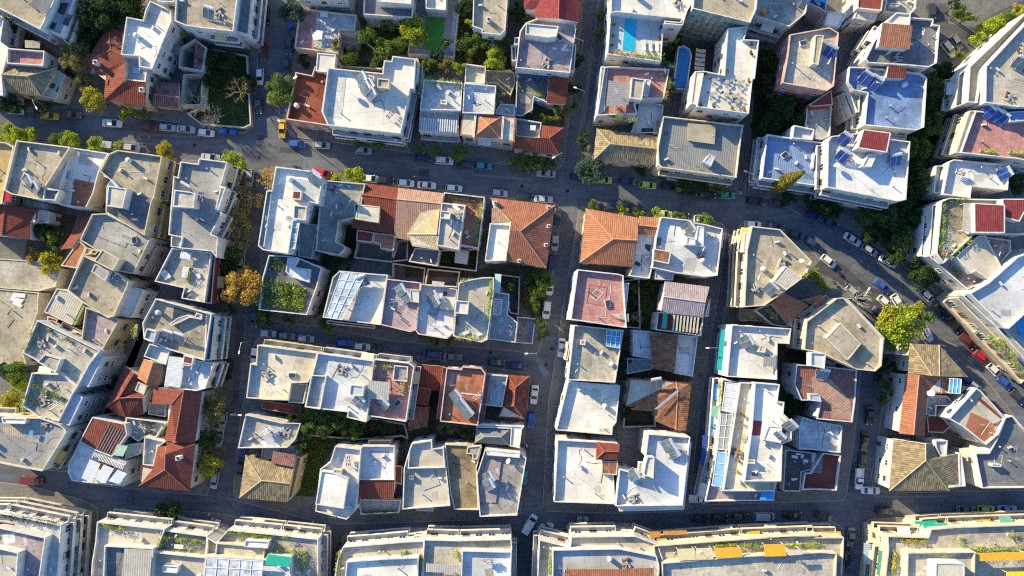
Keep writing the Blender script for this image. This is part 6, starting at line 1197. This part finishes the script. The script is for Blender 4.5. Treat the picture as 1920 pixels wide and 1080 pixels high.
canopy(b, 'D2:475,922 642,945 630,1018 450,995', 17, TGR, 14.7); canopy(b, 'D2:25,945 440,970 410,1300 -10,1300', 16.6, mat('glass', (.5, .52, .54)), 14.7, rib=(5, 5)); PL('D2:510,900 740,915', c='l', hh=1.8, w=1.4); PL('D2:740,920 715,1070', c='g', hh=1.6, w=1.2); X('D2:100,840 450,870 440,955 90,930', 14.5, 'C', 'fC', ph=.6); X('D2:310,820 480,830 470,880 300,870', 15.4, 'W', 'kW', ph=.2)
for s in ('D2:190,760 330,780', 'D2:360,785 480,800', 'D2:590,795 640,800'): planter(s, 12.2, 'l', w)
tiers(AP, 'bottom middle block of stepped white terraces', (('D2:1015,868 1475,830 D3:135,825 130,1400 D2:900,1400 975,960', 13, 'kE', 1), ('D2:1040,975 1310,955 D3:95,945 80,1400 D2:1000,1400', 15.5, 'kW', 0)), bits=2); PL('D2:1180,990 1500,970', c='l', hh=1.4); PL('D2:1000,900 970,1050', c='l'); PL('D2:1430,920 1470,900', c='l')
tiers(AP, 'bottom middle block with striped white roof', (('D3:135,815 385,822 765,812 772,870 760,1400 95,1400', 13, 'dE', 1), ('D3:408,895 768,905 750,1400 395,1400', 15.2, 'kL', 0)), bits=2, ant=1); PL('D3:120,930 100,990', 'D3:360,900 395,960', c='l', hh=1.3); canopy(b, 'D3:150,990 400,1000 395,1060 150,1050', 14.2, mat('corr', (.45, .43, .38)), 12.2)
tiers(AP, 'long block with red striped roof panel', (('D3:968,815 1190,870 1200,795 1543,790 D4:200,790 360,850 400,970 400,1400 D3:940,1400', 12.5, 'kE', 1), ('D3:1065,890 1543,880 D4:350,935 370,1000 380,1400 D3:1060,1400', 15, 'kS', 0)), bits=2); canopy(b, 'D3:1155,1030 1543,1030 D4:330,1020 330,1300 D3:1150,1300', 16.2, RM('cO' if False else 'Ts'), 14.2); PL('D3:1060,920 1040,1060', 'D3:1090,900 1150,905', c='l'); PL('D3:1440,890 D4:130,905', c='l', hh=1.4)
tiers(AP, 'long pale block with mustard awnings', (('D4:330,860 1000,810 1540,790 D5:15,800 240,800 235,950 200,1400 D4:380,1400', 13, 'dE', 1), ('D4:390,985 1000,935 1543,905 D5:190,915 170,1400 D4:400,1400', 15.5, 'dE', 0)), wall='C', bits=2, ant=3)
for s, m in (('D4:500,885 625,880 635,962 508,968', TAN), ('D4:638,880 750,876 762,960 640,962', TAN), ('D4:772,878 958,870 975,942 785,955', ORG), ('D4:1128,852 1275,848 1292,935 1135,940', ORG), ('D4:1300,892 1400,888 1405,925 1308,932', CL((.66, .5, .4)))): canopy(b, s, 14.7, m, 12.2)
for s in ('D4:760,862 930,850', 'D4:960,850 1060,870', 'D4:1290,860 1540,850', 'D4:1060,860 1110,880'): planter(s, 12.2, 'l', w)
for s, m in (('D4:302,760 380,758 375,800 305,803', CL((.5, .22, .06))), ('D4:398,755 570,750 575,778 400,785', CL((.5, .22, .06))), ('D4:352,812 420,808 432,848 360,850', ORG), ('D4:1005,762 1095,752 1100,780 1010,790', ORG), ('D4:1035,800 1130,795 1140,820 1040,825', CL((.72, .52, .16))), ('D4:1145,795 1330,787 1335,812 1150,820', CL((.72, .52, .16))), ('D5:80,760 215,758 225,795 85,800', ORG)): canopy(b, s, 8.5, m, 5.5)
tiers(AP, 'bottom right block with green and orange awnings', (('D5:555,790 850,800 870,740 1060,725 1800,700 1800,1400 500,1400 560,900', 13.5, 'dE', 1), ('D5:700,910 1190,905 1180,1400 690,1400', 17, 'dE', 0)), wall='C', bits=2); SH('D5:905,985 1110,990 1125,1400 890,1400', 4.5, 'W', 'kE', .1)
for s, m, h_ in (('D5:750,685 905,678 930,700 760,708', TGR, 8), ('D5:808,705 985,698 990,728 820,732', TGR, 10), ('D5:490,895 575,905 560,1085 475,1070', mat('cloth', (.10, .30, .20)), 9.5), ('D5:1200,915 1543,905 1543,960 1225,972', ORG, 15), ('D5:1545,905 1800,900 1800,955 1545,960', ORG, 15), ('D5:1415,1050 1800,1045 1800,1150 1420,1150', CL((.8, .62, .02)), 15), ('D5:1190,675 1300,670 1305,695 1200,700', ORG, 8), ('D5:1300,700 1470,690 1470,715 1310,722', CL((.72, .52, .3)), 9.5), ('D5:385,840 440,850 430,1000 382,990', mat('corr', (.4, .48, .56)), 6)): canopy(b, s, h_, m, h_-2.5)
for s in ('D5:1165,880 1310,890', 'D5:1320,885 1543,875', 'D5:1080,800 1110,860', 'D5:1430,780 1500,800'): planter(s, 12.7, 'l', w, hh=1.6, w=1.3)
for s in ('D5:650,820 830,830', 'D5:610,900 590,1060'): planter(s, 12.7, 'y', w)
# ---------------- trees ----------------
MS = 'on the upper main street'; YL = 'in the upper left gardens'; YM = 'in the upper middle gardens'; HD = 'in the dark garden beside the hotel'; GR = 'in the wooded strip on the right'; LS = 'on the left cross street'
for s, r, c in (('A1:70,745', 21, 'k'), ('A1:310,780', 14, 'k'), ('A1:680,715', 22, 'y'), ('A1:615,595', 17, 'b'), ('A1:540,410', 27, 'b'), ('A1:640,300', 22, 'k'), ('A1:900,815', 14, 'l'), ('A1:1020,825', 12, 'g')): tree(s, r, c, 'near the red house in the upper left')
for s, r, c in (('A1:700,70', 34, 'k'), ('A1:850,40', 30, 'k'), ('A1:640,180', 26, 'k'), ('A1:950,40', 26, 'k'), ('A1:780,150', 24, 'k'), ('A1:1290,240', 11, 'l'), ('A1:80,170', 16, 'k')): tree(s, r, c, YL)
for s, r, c in (('B1:20,-10', 13, 'l'), ('A1:85,975', 20, 'l'), ('A1:205,985', 17, 'l'), ('A1:420,1015', 15, 'g'), ('A1:510,1015', 17, 'l'), ('B1:680,50', 17, 'l'), ('B1:860,65', 11, 'l'), ('B1:1190,90', 16, 'y')): tree(s, r, c, 'in front of the upper left row')
for s, r, c in (('A2:30,430', 24, 'k'), ('A2:180,450', 22, 'k'), ('A2:300,600', 20, 'k'), ('A2:60,600', 18, 'k')): tree(s, r, c, 'in the dark vacant lot', H=3.5)
bare_tree('A1:1400,740', 34, 'in the vacant lot behind the ruins'); bare_tree('A2:240,640', 28, 'beside the vacant lot lawn', (.34, .26, .15)); bare_tree('A2:60,820', 24, 'at the corner of the vacant lot'); bare_tree('A1:1500,860', 20, 'on the pavement below the ruins')
bare_tree('A2:370,330', 18, 'beside the parked maroon car', (.2, .16, .13), H=8)
for s, r, c in (('A2:650,90', 23, 'd'), ('A2:560,640', 28, 'g')): tree(s, r, c, LS)
tree('A2:545,690', 18, 'y', LS, H=7.5)
for s, r, c in (('A2:1190,260', 19, 'g'), ('A2:1310,350', 18, 'g'), ('A2:1335,190', 12, 'g'), ('A2:1060,400', 16, 'e'), ('A2:1500,200', 22, 'y'), ('A3:70,220', 26, 'l'), ('A2:960,320', 10, 'b'), ('A3:290,310', 12, 'e'), ('A3:225,400', 12, 'k'), ('A3:640,420', 21, 'l'), ('A3:700,300', 15, 'e'), ('A3:470,160', 9, 'l'), ('A3:810,80', 17, 'k'), ('A3:440,50', 18, 'k'), ('A3:430,300', 16, 'e'), ('A3:300,470', 13, 'b'), ('A3:560,270', 18, 'g'), ('A3:880,130', 12, 'g'), ('A2:1400,330', 15, 'g'), ('A2:1250,430', 14, 'e'), ('A3:180,470', 13, 'g'), ('A3:380,480', 13, 'l'), ('A3:470,330', 14, 'g')): tree(s, r, c, YM, H=7.5)
tree('A3:465,400', 13, 'o', YM, H=4); shrub('A2:740,450', 14, 'k', 'the ground beside the pale outbuilding', .1)
f_ = scatter('flowering_shrubs', 'A2:1100,390 1300,420 1300,470 1120,450', .14, 22, .16, 1.2, 'g', kind='stuff', seed=77); f_.data.materials[0] = mat('leaf', (.30, .12, .35))
for s, r, c in (('A3:1110,810', 14, 'g'), ('A3:1010,860', 11, 'g'), ('A3:890,860', 12, 'k')): tree(s, r, c, 'in the courtyard by the red corner roof')
for s, r, c in (('A3:1245,440', 12, 'k'), ('A3:1210,640', 13, 'k'), ('A3:1210,770', 13, 'g'), ('A3:1405,110', 9, 'g'), ('A3:1395,220', 9, 'g'), ('A3:1290,980', 12, 'k'), ('B3:1290,40', 12, 'k')): tree(s, r, c, 'on the street north of the crossing')
for s, r, c in (('B3:105,70', 11, 'g'), ('B3:225,85', 12, 'g'), ('B3:392,105', 16, 'g'), ('B3:765,155', 8, 'l'), ('B3:860,165', 15, 'g'), ('B3:960,180', 16, 'e'), ('B3:1030,190', 12, 'e'), ('B2:1130,20', 12, 'g'), ('B2:1290,40', 13, 'g'), ('B4:240,235', 12, 'k'), ('B4:540,325', 17, 'k'), ('B4:670,330', 16, 'k'), ('B4:805,365', 12, 'g'), ('A2:1210,970', 6, 'l')): tree(s, r, c, MS)
tree('B3:1345,230', 26, 'd', 'at the corner of the old tan house')
for s, r, c in (('B4:100,505', 11, 'l'), ('B4:215,535', 10, 'l'), ('B4:350,545', 12, 'l'), ('B4:520,555', 11, 'g'), ('B4:700,590', 15, 'g'), ('B2:215,160', 22, 'l'), ('B2:960,282', 12, 'l'), ('B2:1105,278', 19, 'l'), ('B3:1365,490', 11, 'g')): tree(s, r, c, 'on the lower kerb of the main street')
for s, r, c in (('B4:1320,410', 15, 'k'), ('B4:1460,450', 14, 'k')): tree(s, r, c, 'beside the blue-painted roof block', H=4.5)
# cypress
def cypress():
    H = 21.0; x, y, _ = S('B4:1412,242', H)[0]; root = empty('cypress_tree', (x, y, .1)); tag(root, 'tall slim cypress lit golden at its tip', 'tree')
    rnd = random.Random(4); pts = []
    for k in range(7000):
        t = rnd.random()**.8; rr = 2.0*(math.sin(min(1, t*3.5)*math.pi/2))*(1-t)**.65*rnd.uniform(.7, 1.08)*(1+.15*math.sin(t*40)); a = rnd.uniform(0, 6.28); pts.append((rr*math.cos(a), rr*math.sin(a), .6+t*H))
    me = leaf_mesh(pts, .22, 0, 8); me.materials[0] = mat('leaf', (.24, .21, .03)); o = bpy.data.objects.new('crown', me); COL.objects.link(o); o.parent = root
    bm = bmesh.new(); tube(bm, [(0, 0, 0), (0, 0, H*.8)], [.22, .05], 7); link('trunk', bm, mat('bark', (.1, .07, .05)), root)
cypress()
for s, r, c in (('A4:1190,440', 17, 'e'), ('A4:1130,600', 22, 'k'), ('A4:1260,780', 24, 'k'), ('A4:1380,840', 22, 'k'), ('A4:1180,900', 22, 'k'), ('A4:1080,900', 12, 'k'), ('A4:490,260', 11, 'l'), ('A4:470,330', 9, 'g'), ('A4:480,210', 8, 'b'), ('A4:460,560', 9, 'e'), ('A4:455,640', 9, 'b')): tree(s, r, c, HD)
for s, r, c in (('A5:960,490', 17, 'k'), ('A5:1010,560', 15, 'k'), ('A5:900,650', 22, 'e'), ('A5:870,780', 24, 'k'), ('A5:860,900', 24, 'e'), ('A5:800,1010', 22, 'k'), ('B5:780,60', 24, 'e'), ('B5:760,170', 22, 'k'), ('B5:790,290', 22, 'e'), ('B5:740,380', 22, 'k'), ('B5:640,500', 22, 'k'), ('B5:530,550', 22, 'e'), ('B5:620,620', 20, 'k'), ('B5:480,490', 18, 'k'), ('B5:410,570', 20, 'e'), ('B5:440,700', 17, 'k'), ('B5:680,720', 22, 'e'), ('B5:620,830', 20, 'k'), ('B5:740,600', 20, 'k'), ('B5:800,560', 18, 'e'), ('B5:820,690', 15, 'k'), ('B5:800,950', 24, 'k'), ('B5:870,1010', 18, 'k')): tree(s, r, c, GR)
for s, r, c in (('B5:110,480', 18, 'k'), ('B5:180,530', 13, 'k'), ('B5:30,480', 14, 'k')): tree(s, r, c, 'below the balconied white corner')
for s, r, c in (('A5:1210,270', 14, 'l'), ('A5:1280,210', 17, 'l'), ('A5:1360,170', 17, 'l'), ('A5:1440,130', 15, 'g'), ('A5:1520,80', 16, 'y'), ('A5:1090,390', 10, 'g'), ('A5:1080,90', 14, 'g'), ('A5:1150,120', 13, 'g'), ('A5:1040,40', 12, 'k')): tree(s, r, c, 'along the upper right slip road', H=5.5)
for s, r, c in (('B5:1530,950', 15, 'k'), ('B5:1500,320', 20, 'k'), ('B5:1470,660', 12, 'g')): tree(s, r, c, 'at the right frame edge', H=6)
for s, r, c, t in (('B2:480,285', 22, 'o', True), ('B2:430,460', 16, 'o', True), ('B2:265,320', 17, 'b', True), ('B2:275,420', 22, 'b', True), ('B2:255,520', 24, 'b', True), ('B2:275,630', 23, 'b', True), ('B2:285,730', 17, 'b', True), ('B2:190,860', 21, 'e', False), ('B2:170,940', 17, 'e', False)): tree(s, r, c, LS, thin=t)
tree('C2:290,80', 36, 'o', 'with a golden crown over the street corner', H=11)
for s, r, c in (('B1:300,660', 15, 'k'), ('B1:370,710', 12, 'l'), ('B1:350,900', 22, 'y'), ('B1:430,690', 12, 'k'), ('B1:400,760', 13, 'g'), ('B1:290,660', 10, 'd')): tree(s, r, c, 'in the yard of the red gable house', H=5.5)
tree('B1:230,850', 14, 'o', 'in the yard of the red gable house', H=5)
for s, r, c in (('C2:450,290', 18, 'e'), ('C2:620,310', 12, 'e'), ('C2:895,350', 17, 'e'), ('C2:200,240', 10, 'k'), ('C3:150,440', 13, 'g'), ('C3:230,460', 12, 'g'), ('C3:300,455', 13, 'g')): tree(s, r, c, 'on the short middle street', H=5.5)
for s, r, c in (('B3:940,1010', 20, 'e'), ('B3:1000,1030', 17, 'g'), ('C3:960,70', 18, 'g'), ('C3:940,200', 12, 'g'), ('C3:985,340', 13, 'g'), ('C3:990,410', 11, 'k'), ('C3:760,60', 12, 'k')): tree(s, r, c, 'in the garden beside the central street', H=6)
for s, r, c in (('C2:780,1040', 26, 'g'), ('C2:880,1050', 20, 'g'), ('C2:1000,1020', 22, 'e'), ('C2:1120,1060', 18, 'g'), ('D2:1060,60', 14, 'g'), ('D2:880,20', 16, 'e'), ('D2:700,110', 14, 'g'), ('D2:730,60', 14, 'g'), ('C2:620,1040', 10, 'l'), ('D3:290,20', 13, 'g'), ('D3:430,50', 12, 'k'), ('C2:1280,1070', 14, 'k')): tree(s, r, c, 'in the garden of the lower middle block', H=8.5)
for s, r, c, t in (('C2:100,890', 25, 'b', True), ('C2:70,1000', 25, 'b', True), ('C2:75,950', 17, 'g', False), ('D2:40,90', 19, 'e', False), ('D2:60,290', 22, 'y', False), ('D2:20,200', 17, 'b', True), ('D2:100,180', 14, 'b', True)): tree(s, r, c, 'beside the left cross street lower down', thin=t)
for s, r, c in (('C1:120,690', 22, 'g'), ('C1:60,660', 16, 'k'), ('C1:90,880', 18, 'y'), ('C1:150,760', 16, 'l'), ('C1:180,970', 12, 'y')): tree(s, r, c, 'at the far left below the concrete roof', H=6.5)
bare_tree('C5:360,150', 27, 'beside the grey pentagonal roof', (.42, .38, .32)); bare_tree('C4:215,290', 14, 'between the pink roofs', (.4, .33, .24), H=6); bare_tree('C5:1410,650', 10, 'on the diagonal road pavement', (.45, .38, .25), H=4)
for s, r, c in (('C5:650,350', 38, 'l'), ('C5:600,300', 22, 'y'), ('C5:560,480', 15, 'g'), ('C5:790,250', 15, 'y'), ('C5:840,300', 13, 'g')): tree(s, r, c, 'at the road fork', H=9)
for s, r, c in (('C5:570,650', 13, 'k'), ('C5:550,780', 13, 'e'), ('C5:530,890', 13, 'e')): tree(s, r, c, 'on the pavement by the white facade', H=4.5)
for s, r, c in (('B5:30,985', 9, 'l'), ('C5:60,40', 9, 'l'), ('C5:100,70', 9, 'l'), ('B4:1500,985', 10, 'l')): tree(s, r, c, 'behind the grey polygonal roof', H=4)
for s, r, c in (('D4:-10,0', 1, 'k'),)[:0]: pass
for s, r, c in (('C4:1350,940', 19, 'k'), ('C4:1330,860', 13, 'k'), ('C4:170,150', 13, 'k'), ('C4:320,60', 13, 'k'), ('C4:110,600', 13, 'k'), ('C4:140,970', 12, 'k'), ('C4:180,60', 12, 'e')): tree(s, r, c, 'in a yard of the right centre blocks', H=4.5)
tree('D1:1210,630', 24, 'k', 'on the bottom street pavement', H=6.5); tree('D3:1060,790', 17, 'k', 'in front of the striped panel block', H=3.5); tree('D3:330,785', 6, 'e', 'on the bottom street by the white terraces', H=3); 
# ---------------- vehicles ----------------
U, L_, X1, D_, DL = 'on the upper side of the main street', 'on the lower side of the main street', 'on the left cross street', 'on the upper side of the curving road', 'on the lower side of the curving road'
CR, ST, BS, KR, RS = 'on the central street', 'on the short middle street', 'on the bottom street', 'at the far right roadside', 'on the street right of the stepped building'
for a in ((28, 207, 3, 'hatch', 'white', U), (133, 215, 4, 'pickup', 'brown', U), (279, 238, 4, 'hatch', 'maroon', U), (313, 239, 4, 'hatch', 'silver', U), (348, 242, 5, 'sedan', 'silver', U), (386, 249, 6, 'hatch', 'white', U),
          (557, 270, 4, 'hatch', 'blue', U), (603, 272, 5, 'hatch', 'silver', U), (681, 282, 5, 'hatch', 'silver', U), (791, 295, 6, 'sedan', 'navy', U), (833, 301, 4, 'suv', 'white', U), (870, 309, 4, 'sedan', 'dark', U), (906, 311, 2, 'hatch', 'teal', U), (974, 317, 5, 'pickup', 'brown', U), (1024, 325, 184, 'sedan', 'silver', U),
          (1084, 332, 10, 'hatch', 'navy', U), (1132, 337, 3, 'hatch', 'lime', U), (1176, 340, 4, 'hatch', 'navy', U), (1215, 347, 5, 'hatch', 'lime', U), (1254, 350, 5, 'hatch', 'black', U), (1290, 360, 6, 'suv', 'black', U), (1325, 366, 5, 'sedan', 'black', U), (1363, 366, 3, 'hatch', 'green', U), (1417, 377, 6, 'suv', 'black', U), (1460, 382, 6, 'sedan', 'dark', U),
          (1525, 404, 20, 'hatch', 'navy', D_), (1556, 418, 27, 'sedan', 'navy', D_), (1599, 449, 33, 'sedan', 'white', D_), (1631, 469, 30, 'hatch', 'silver', D_), (1666, 490, 28, 'sedan', 'white', D_), (1740, 556, 45, 'hatch', 'silver', D_), (1762, 580, 50, 'sedan', 'black', D_), (1788, 609, 48, 'suv', 'black', D_), (1815, 640, 46, 'sedan', 'maroon', D_), (1841, 670, 43, 'hatch', 'red', D_), (1865, 695, 46, 'hatch', 'white', D_), (1885, 718, 42, 'hatch', 'blue', D_), (1909, 745, 48, 'hatch', 'dark', D_),
          (1412, 421, 4, 'hatch', 'white', DL), (1454, 425, 8, 'sedan', 'dark', DL), (1493, 440, 14, 'hatch', 'dark', DL), (1526, 458, 38, 'sedan', 'navy', DL), (1554, 490, 40, 'hatch', 'white', DL), (1600, 548, 45, 'hatch', 'silver', DL), (1655, 537, 42, 'sedan', 'blue', DL), (1660, 567, 42, 'hatch', 'white', DL), (1683, 566, 58, 'hatch', 'white', DL), (1651, 585, 30, 'hatch', 'navy', DL), (1739, 626, 60, 'hatch', 'white', DL), (1815, 713, 45, 'hatch', 'navy', DL), (1828, 726, 40, 'hatch', 'silver', DL),
          (205, 273, 5, 'van', 'silver', L_), (246, 277, 6, 'hatch', 'silver', L_), (394, 295, 4, 'sedan', 'silver', L_), (605, 325, 12, 'suv', 'red', L_), (695, 335, 5, 'sedan', 'white', L_), (723, 338, 4, 'hatch', 'black', L_), (761, 343, 5, 'hatch', 'white', L_), (800, 347, 4, 'sedan', 'white', L_), (851, 353, 4, 'hatch', 'white', L_), (936, 362, 5, 'hatch', 'silver', L_), (983, 369, 5, 'hatch', 'black', L_), (1019, 373, 4, 'sedan', 'silver', L_), (1119, 387, 5, 'hatch', 'dark', L_), (1152, 388, 5, 'hatch', 'navy', L_), (1193, 393, 5, 'hatch', 'navy', L_), (1243, 401, 5, 'sedan', 'lime', L_), (1277, 404, 4, 'hatch', 'dark', L_), (1319, 411, 4, 'suv', 'white', L_),
          (487, 143, 92, 'hatch', 'white', X1), (485, 196, 88, 'sedan', 'dark', X1), (494, 96, 92, 'sedan', 'maroon', X1), (498, 28, 90, 'suv', 'black', X1), (542, 85, 92, 'sedan', 'dark', X1), (537, 124, 92, 'hatch', 'dark', X1), (468, 333, 96, 'hatch', 'silver', X1), (465, 374, 94, 'hatch', 'grey', X1), (462, 420, 94, 'hatch', 'dark', X1), (454, 466, 96, 'hatch', 'silver', X1), (451, 496, 94, 'hatch', 'silver', X1), (477, 598, 96, 'hatch', 'navy', X1), (477, 664, 98, 'hatch', 'white', X1), (427, 694, 95, 'van', 'black', X1), (418, 787, 98, 'hatch', 'silver', X1), (411, 821, 98, 'sedan', 'silver', X1), (402, 901, 100, 'hatch', 'silver', X1), (456, 853, 97, 'hatch', 'navy', X1), (450, 882, 97, 'hatch', 'dark', X1),
          (502, 625, 5, 'hatch', 'silver', ST), (537, 630, 6, 'hatch', 'grey', ST), (573, 635, 5, 'hatch', 'silver', ST), (646, 643, 4, 'hatch', 'blue', ST), (678, 650, 6, 'hatch', 'white', ST), (810, 664, 5, 'sedan', 'navy', ST), (849, 669, 5, 'sedan', 'grey', ST), (931, 679, 4, 'hatch', 'dark', ST), (970, 685, 5, 'hatch', 'navy', ST),
          (1046, 408, 94, 'sedan', 'dark', CR), (1041, 454, 94, 'hatch', 'silver', CR), (1035, 493, 96, 'hatch', 'navy', CR), (1031, 538, 95, 'hatch', 'white', CR), (1025, 580, 97, 'suv', 'white', CR), (1053, 652, 96, 'sedan', 'white', CR), (1002, 740, 97, 'sedan', 'white', CR), (996, 786, 96, 'hatch', 'blue', CR), (983, 893, 94, 'hatch', 'teal', CR), (965, 1042, 93, 'sedan', 'black', CR),
          (1311, 935, 2, 'pickup', 'white', BS), (1312, 972, 2, 'sedan', 'black', BS), (1349, 971, 1, 'hatch', 'black', BS), (1388, 968, 0, 'hatch', 'dark', BS), (1433, 968, 1, 'van', 'silver', BS), (1486, 966, 2, 'sedan', 'black', BS), (1657, 958, 2, 'hatch', 'black', BS), (1812, 955, 2, 'sedan', 'grey', BS), (1889, 955, 2, 'sedan', 'sky', BS), (1545, 968, 20, 'hatch', 'dark', BS), (61, 901, 5, 'van', 'maroon', BS),
          (1659, 669, 92, 'hatch', 'navy', RS), (1647, 701, 94, 'sedan', 'black', RS), (1631, 779, 93, 'sedan', 'black', RS), (1622, 828, 94, 'sedan', 'black', RS), (1617, 864, 94, 'hatch', 'dark', RS), (1611, 898, 93, 'pickup', 'white', RS), (1633, 920, 2, 'sedan', 'white', RS), (1596, 1007, 95, 'sedan', 'grey', RS), (1588, 1046, 93, 'sedan', 'black', RS),
          (1779, 92, 52, 'suv', 'cream', 'in the car court at the top right'), (1794, 79, 56, 'hatch', 'grey', 'in the car court at the top right'), (1748, 20, 80, 'hatch', 'dark', 'in the car court at the top right'),
          (209, 718, 112, 'hatch', 'black', 'on the narrow left alley'), (286, 548, 112, 'hatch', 'dark', 'on the narrow left alley')): car(*a)
car(210, 231, 3, 'sedan', 'white', '', label='white sedan driving along the upper main street', sc=1.05); car(92, 217, 4, 'sedan', 'yellow', '', label='yellow taxi beside the upper left pavement'); car(529, 241, 92, 'sedan', 'yellow', '', label='yellow taxi below the round street tree')
car(993, 983, -58, 'van', 'white', '', label='white van turning at the bottom crossing'); car(1850, 955, 2, 'hatch', 'lime', '', label='green trimmed dark hatchback on the bottom street')
for a in ((556, 313, 10, 'dark', L_), (1574, 512, 60, 'dark', DL), (1566, 532, 50, 'grey', DL), (1590, 535, 30, 'white', DL), (705, 650, 80, 'dark', ST), (713, 652, 80, 'grey', ST), (636, 1024, 110, 'red', BS), (1389, 360, 70, 'white', U), (816, 678, 5, 'dark', ST), (1721, 546, 40, 'silver', D_), (986, 835, 30, 'white', CR)): scooter(*a)
rbin(420, 246, 5, 'blue wheeled bin below the vacant lot, nearer the cars'); rbin(438, 248, 5, 'blue wheeled bin nearest the left crossing'); rbin(546, 48, 90, 'blue wheeled bin under the blue green tree'); rbin(1088, 973, 0, 'grey wheeled bin beside the rubbish bags', (.3, .33, .36)); rbin(1097, 973, 0, 'grey wheeled bin right of its twin', (.3, .33, .36))
rbin(415, 775, 90, 'dark green bin beside the sparse roadside trees', (.03, .07, .05))
bags(1026, 985, 14, 'left of the grey bins'); bags(1078, 990, 12, 'below the grey bins', 1.3); bags(1091, 985, 8, 'right below the grey bins', 1.0); bags(582, 990, 5, 'at the bottom left corner', 1.6); bags(946, 994, 4, 'opposite the turning van', 1.0); bags(404, 969, 4, 'beside the bottom street tree', 1.6)
for a in ((555, 256, 225, 'at the left crossing by the red terrace'), (1050, 300, 150, 'at the main crossing by the red corner roof'), (1088, 100, 200, 'halfway up the street north of the crossing'), (1090, 190, 200, 'above the crossing beside the hedge'), (1395, 340, 200, 'at the alley mouth by the green car'), (475, 640, 100, 'at the short middle street corner'), (768, 284, 200, 'by the big white block'), (1004, 660, 180, 'where the middle street meets the central street'), (1590, 560, 300, 'among the parked scooters'), (1328, 650, 180, 'beside the teal awnings'), (455, 770, 0, 'beside the cream corner block'), (596, 978, 200, 'on the bottom street'), (100, 205, 60, 'beside the tan hip roof')): lamp(*a)
person(777, 331, 80, (.6, .6, .62), (.05, .06, .1), 'person in a pale top crossing the main street'); person(788, 335, 60, (.4, .03, .03), (.04, .04, .05), 'person in a dark red top crossing the main street'); person(1750, 62, 90, (.05, .05, .06), (.04, .04, .05), 'person in dark clothes in the car court')
# parking bay lines at the alley mouth
for s in ('B4:1322,480 1326,480 1320,512 1316,512', 'B4:1320,508 1388,540 1386,544 1318,512'): sheet(s, 'road_marking', mat('plain', (.45, .45, .43)), .008)
# manholes
for k, (x, y) in enumerate(((979, 349), (1064, 358), (920, 661), (1024, 684), (1035, 654), (365, 272), (486, 296))):
    wx, wy = ray(x, y, 0); bm = bmesh.new(); tube(bm, [(wx, wy, -.02), (wx, wy, .012)], .42, 14); o = struct('road_manhole', bm, mat('plain', (.03, .03, .032)))
# ---------------- finish ----------------
for root, p, zz, n, a in EXTRAS: roofbits(root, p, zz, n, int(p[0][0]*10) % 997, a)
facades()
for o in [t for t in THINGS if t.type == 'EMPTY']:
    if any(v[2] is o for v in VOLS): finish_root(o)
# things of one label: say which one by order in the photograph
ORD = 'first second third fourth fifth sixth seventh eighth ninth tenth eleventh twelfth thirteenth fourteenth fifteenth sixteenth seventeenth eighteenth nineteenth twentieth'.split()
def ordw(k): return ORD[k] if k < 20 else ('twenty-'+ORD[k-20] if k < 29 else 'number %d' % (k+1))
by = {}
bpy.context.view_layer.update()
for o in THINGS: by.setdefault(o['label'], []).append(o)
for lab, os_ in by.items():
    if len(os_) < 2: continue
    if lab.startswith(('chair at a table', 'white rubbish bag')):
        for o in os_: o['group'] = o.get('group', lab)
        continue
    ps = []
    for o in os_:
        t = o.matrix_world.translation
        ps.append((to_px(t.x, t.y, t.z), o))
    sx = max(p[0][0] for p in ps)-min(p[0][0] for p in ps); sy = max(p[0][1] for p in ps)-min(p[0][1] for p in ps)
    ax = 0 if sx >= sy else 1
    ps.sort(key=lambda p: p[0][ax])
    g = lab if len(lab) < 60 else lab[:60].rsplit(' ', 1)[0]
    for k, (p, o) in enumerate(ps):
        o['label'] = lab+', '+('%s from %s' % (ordw(k), 'left' if ax == 0 else 'the top'))
        if not o.get('group'): o['group'] = g
for o in THINGS:
    n = len(o['label'].split())
    if n > 16 or n < 4: print('LABEL', n, o['label'])
# unused prototypes leave the scene
for pr in [SOLAR, SOLARB, DISH, PARASOL, LOUNGER, TABLE, CHAIR, SCOOT, BIN]+list(CARS.values()):
    if not pr.get('_used'):
        for c in list(pr.children): bpy.data.objects.remove(c)
        bpy.data.objects.remove(pr)
for o in bpy.data.objects:
    for k in ('_used', '_d'):
        if k in o: del o[k]
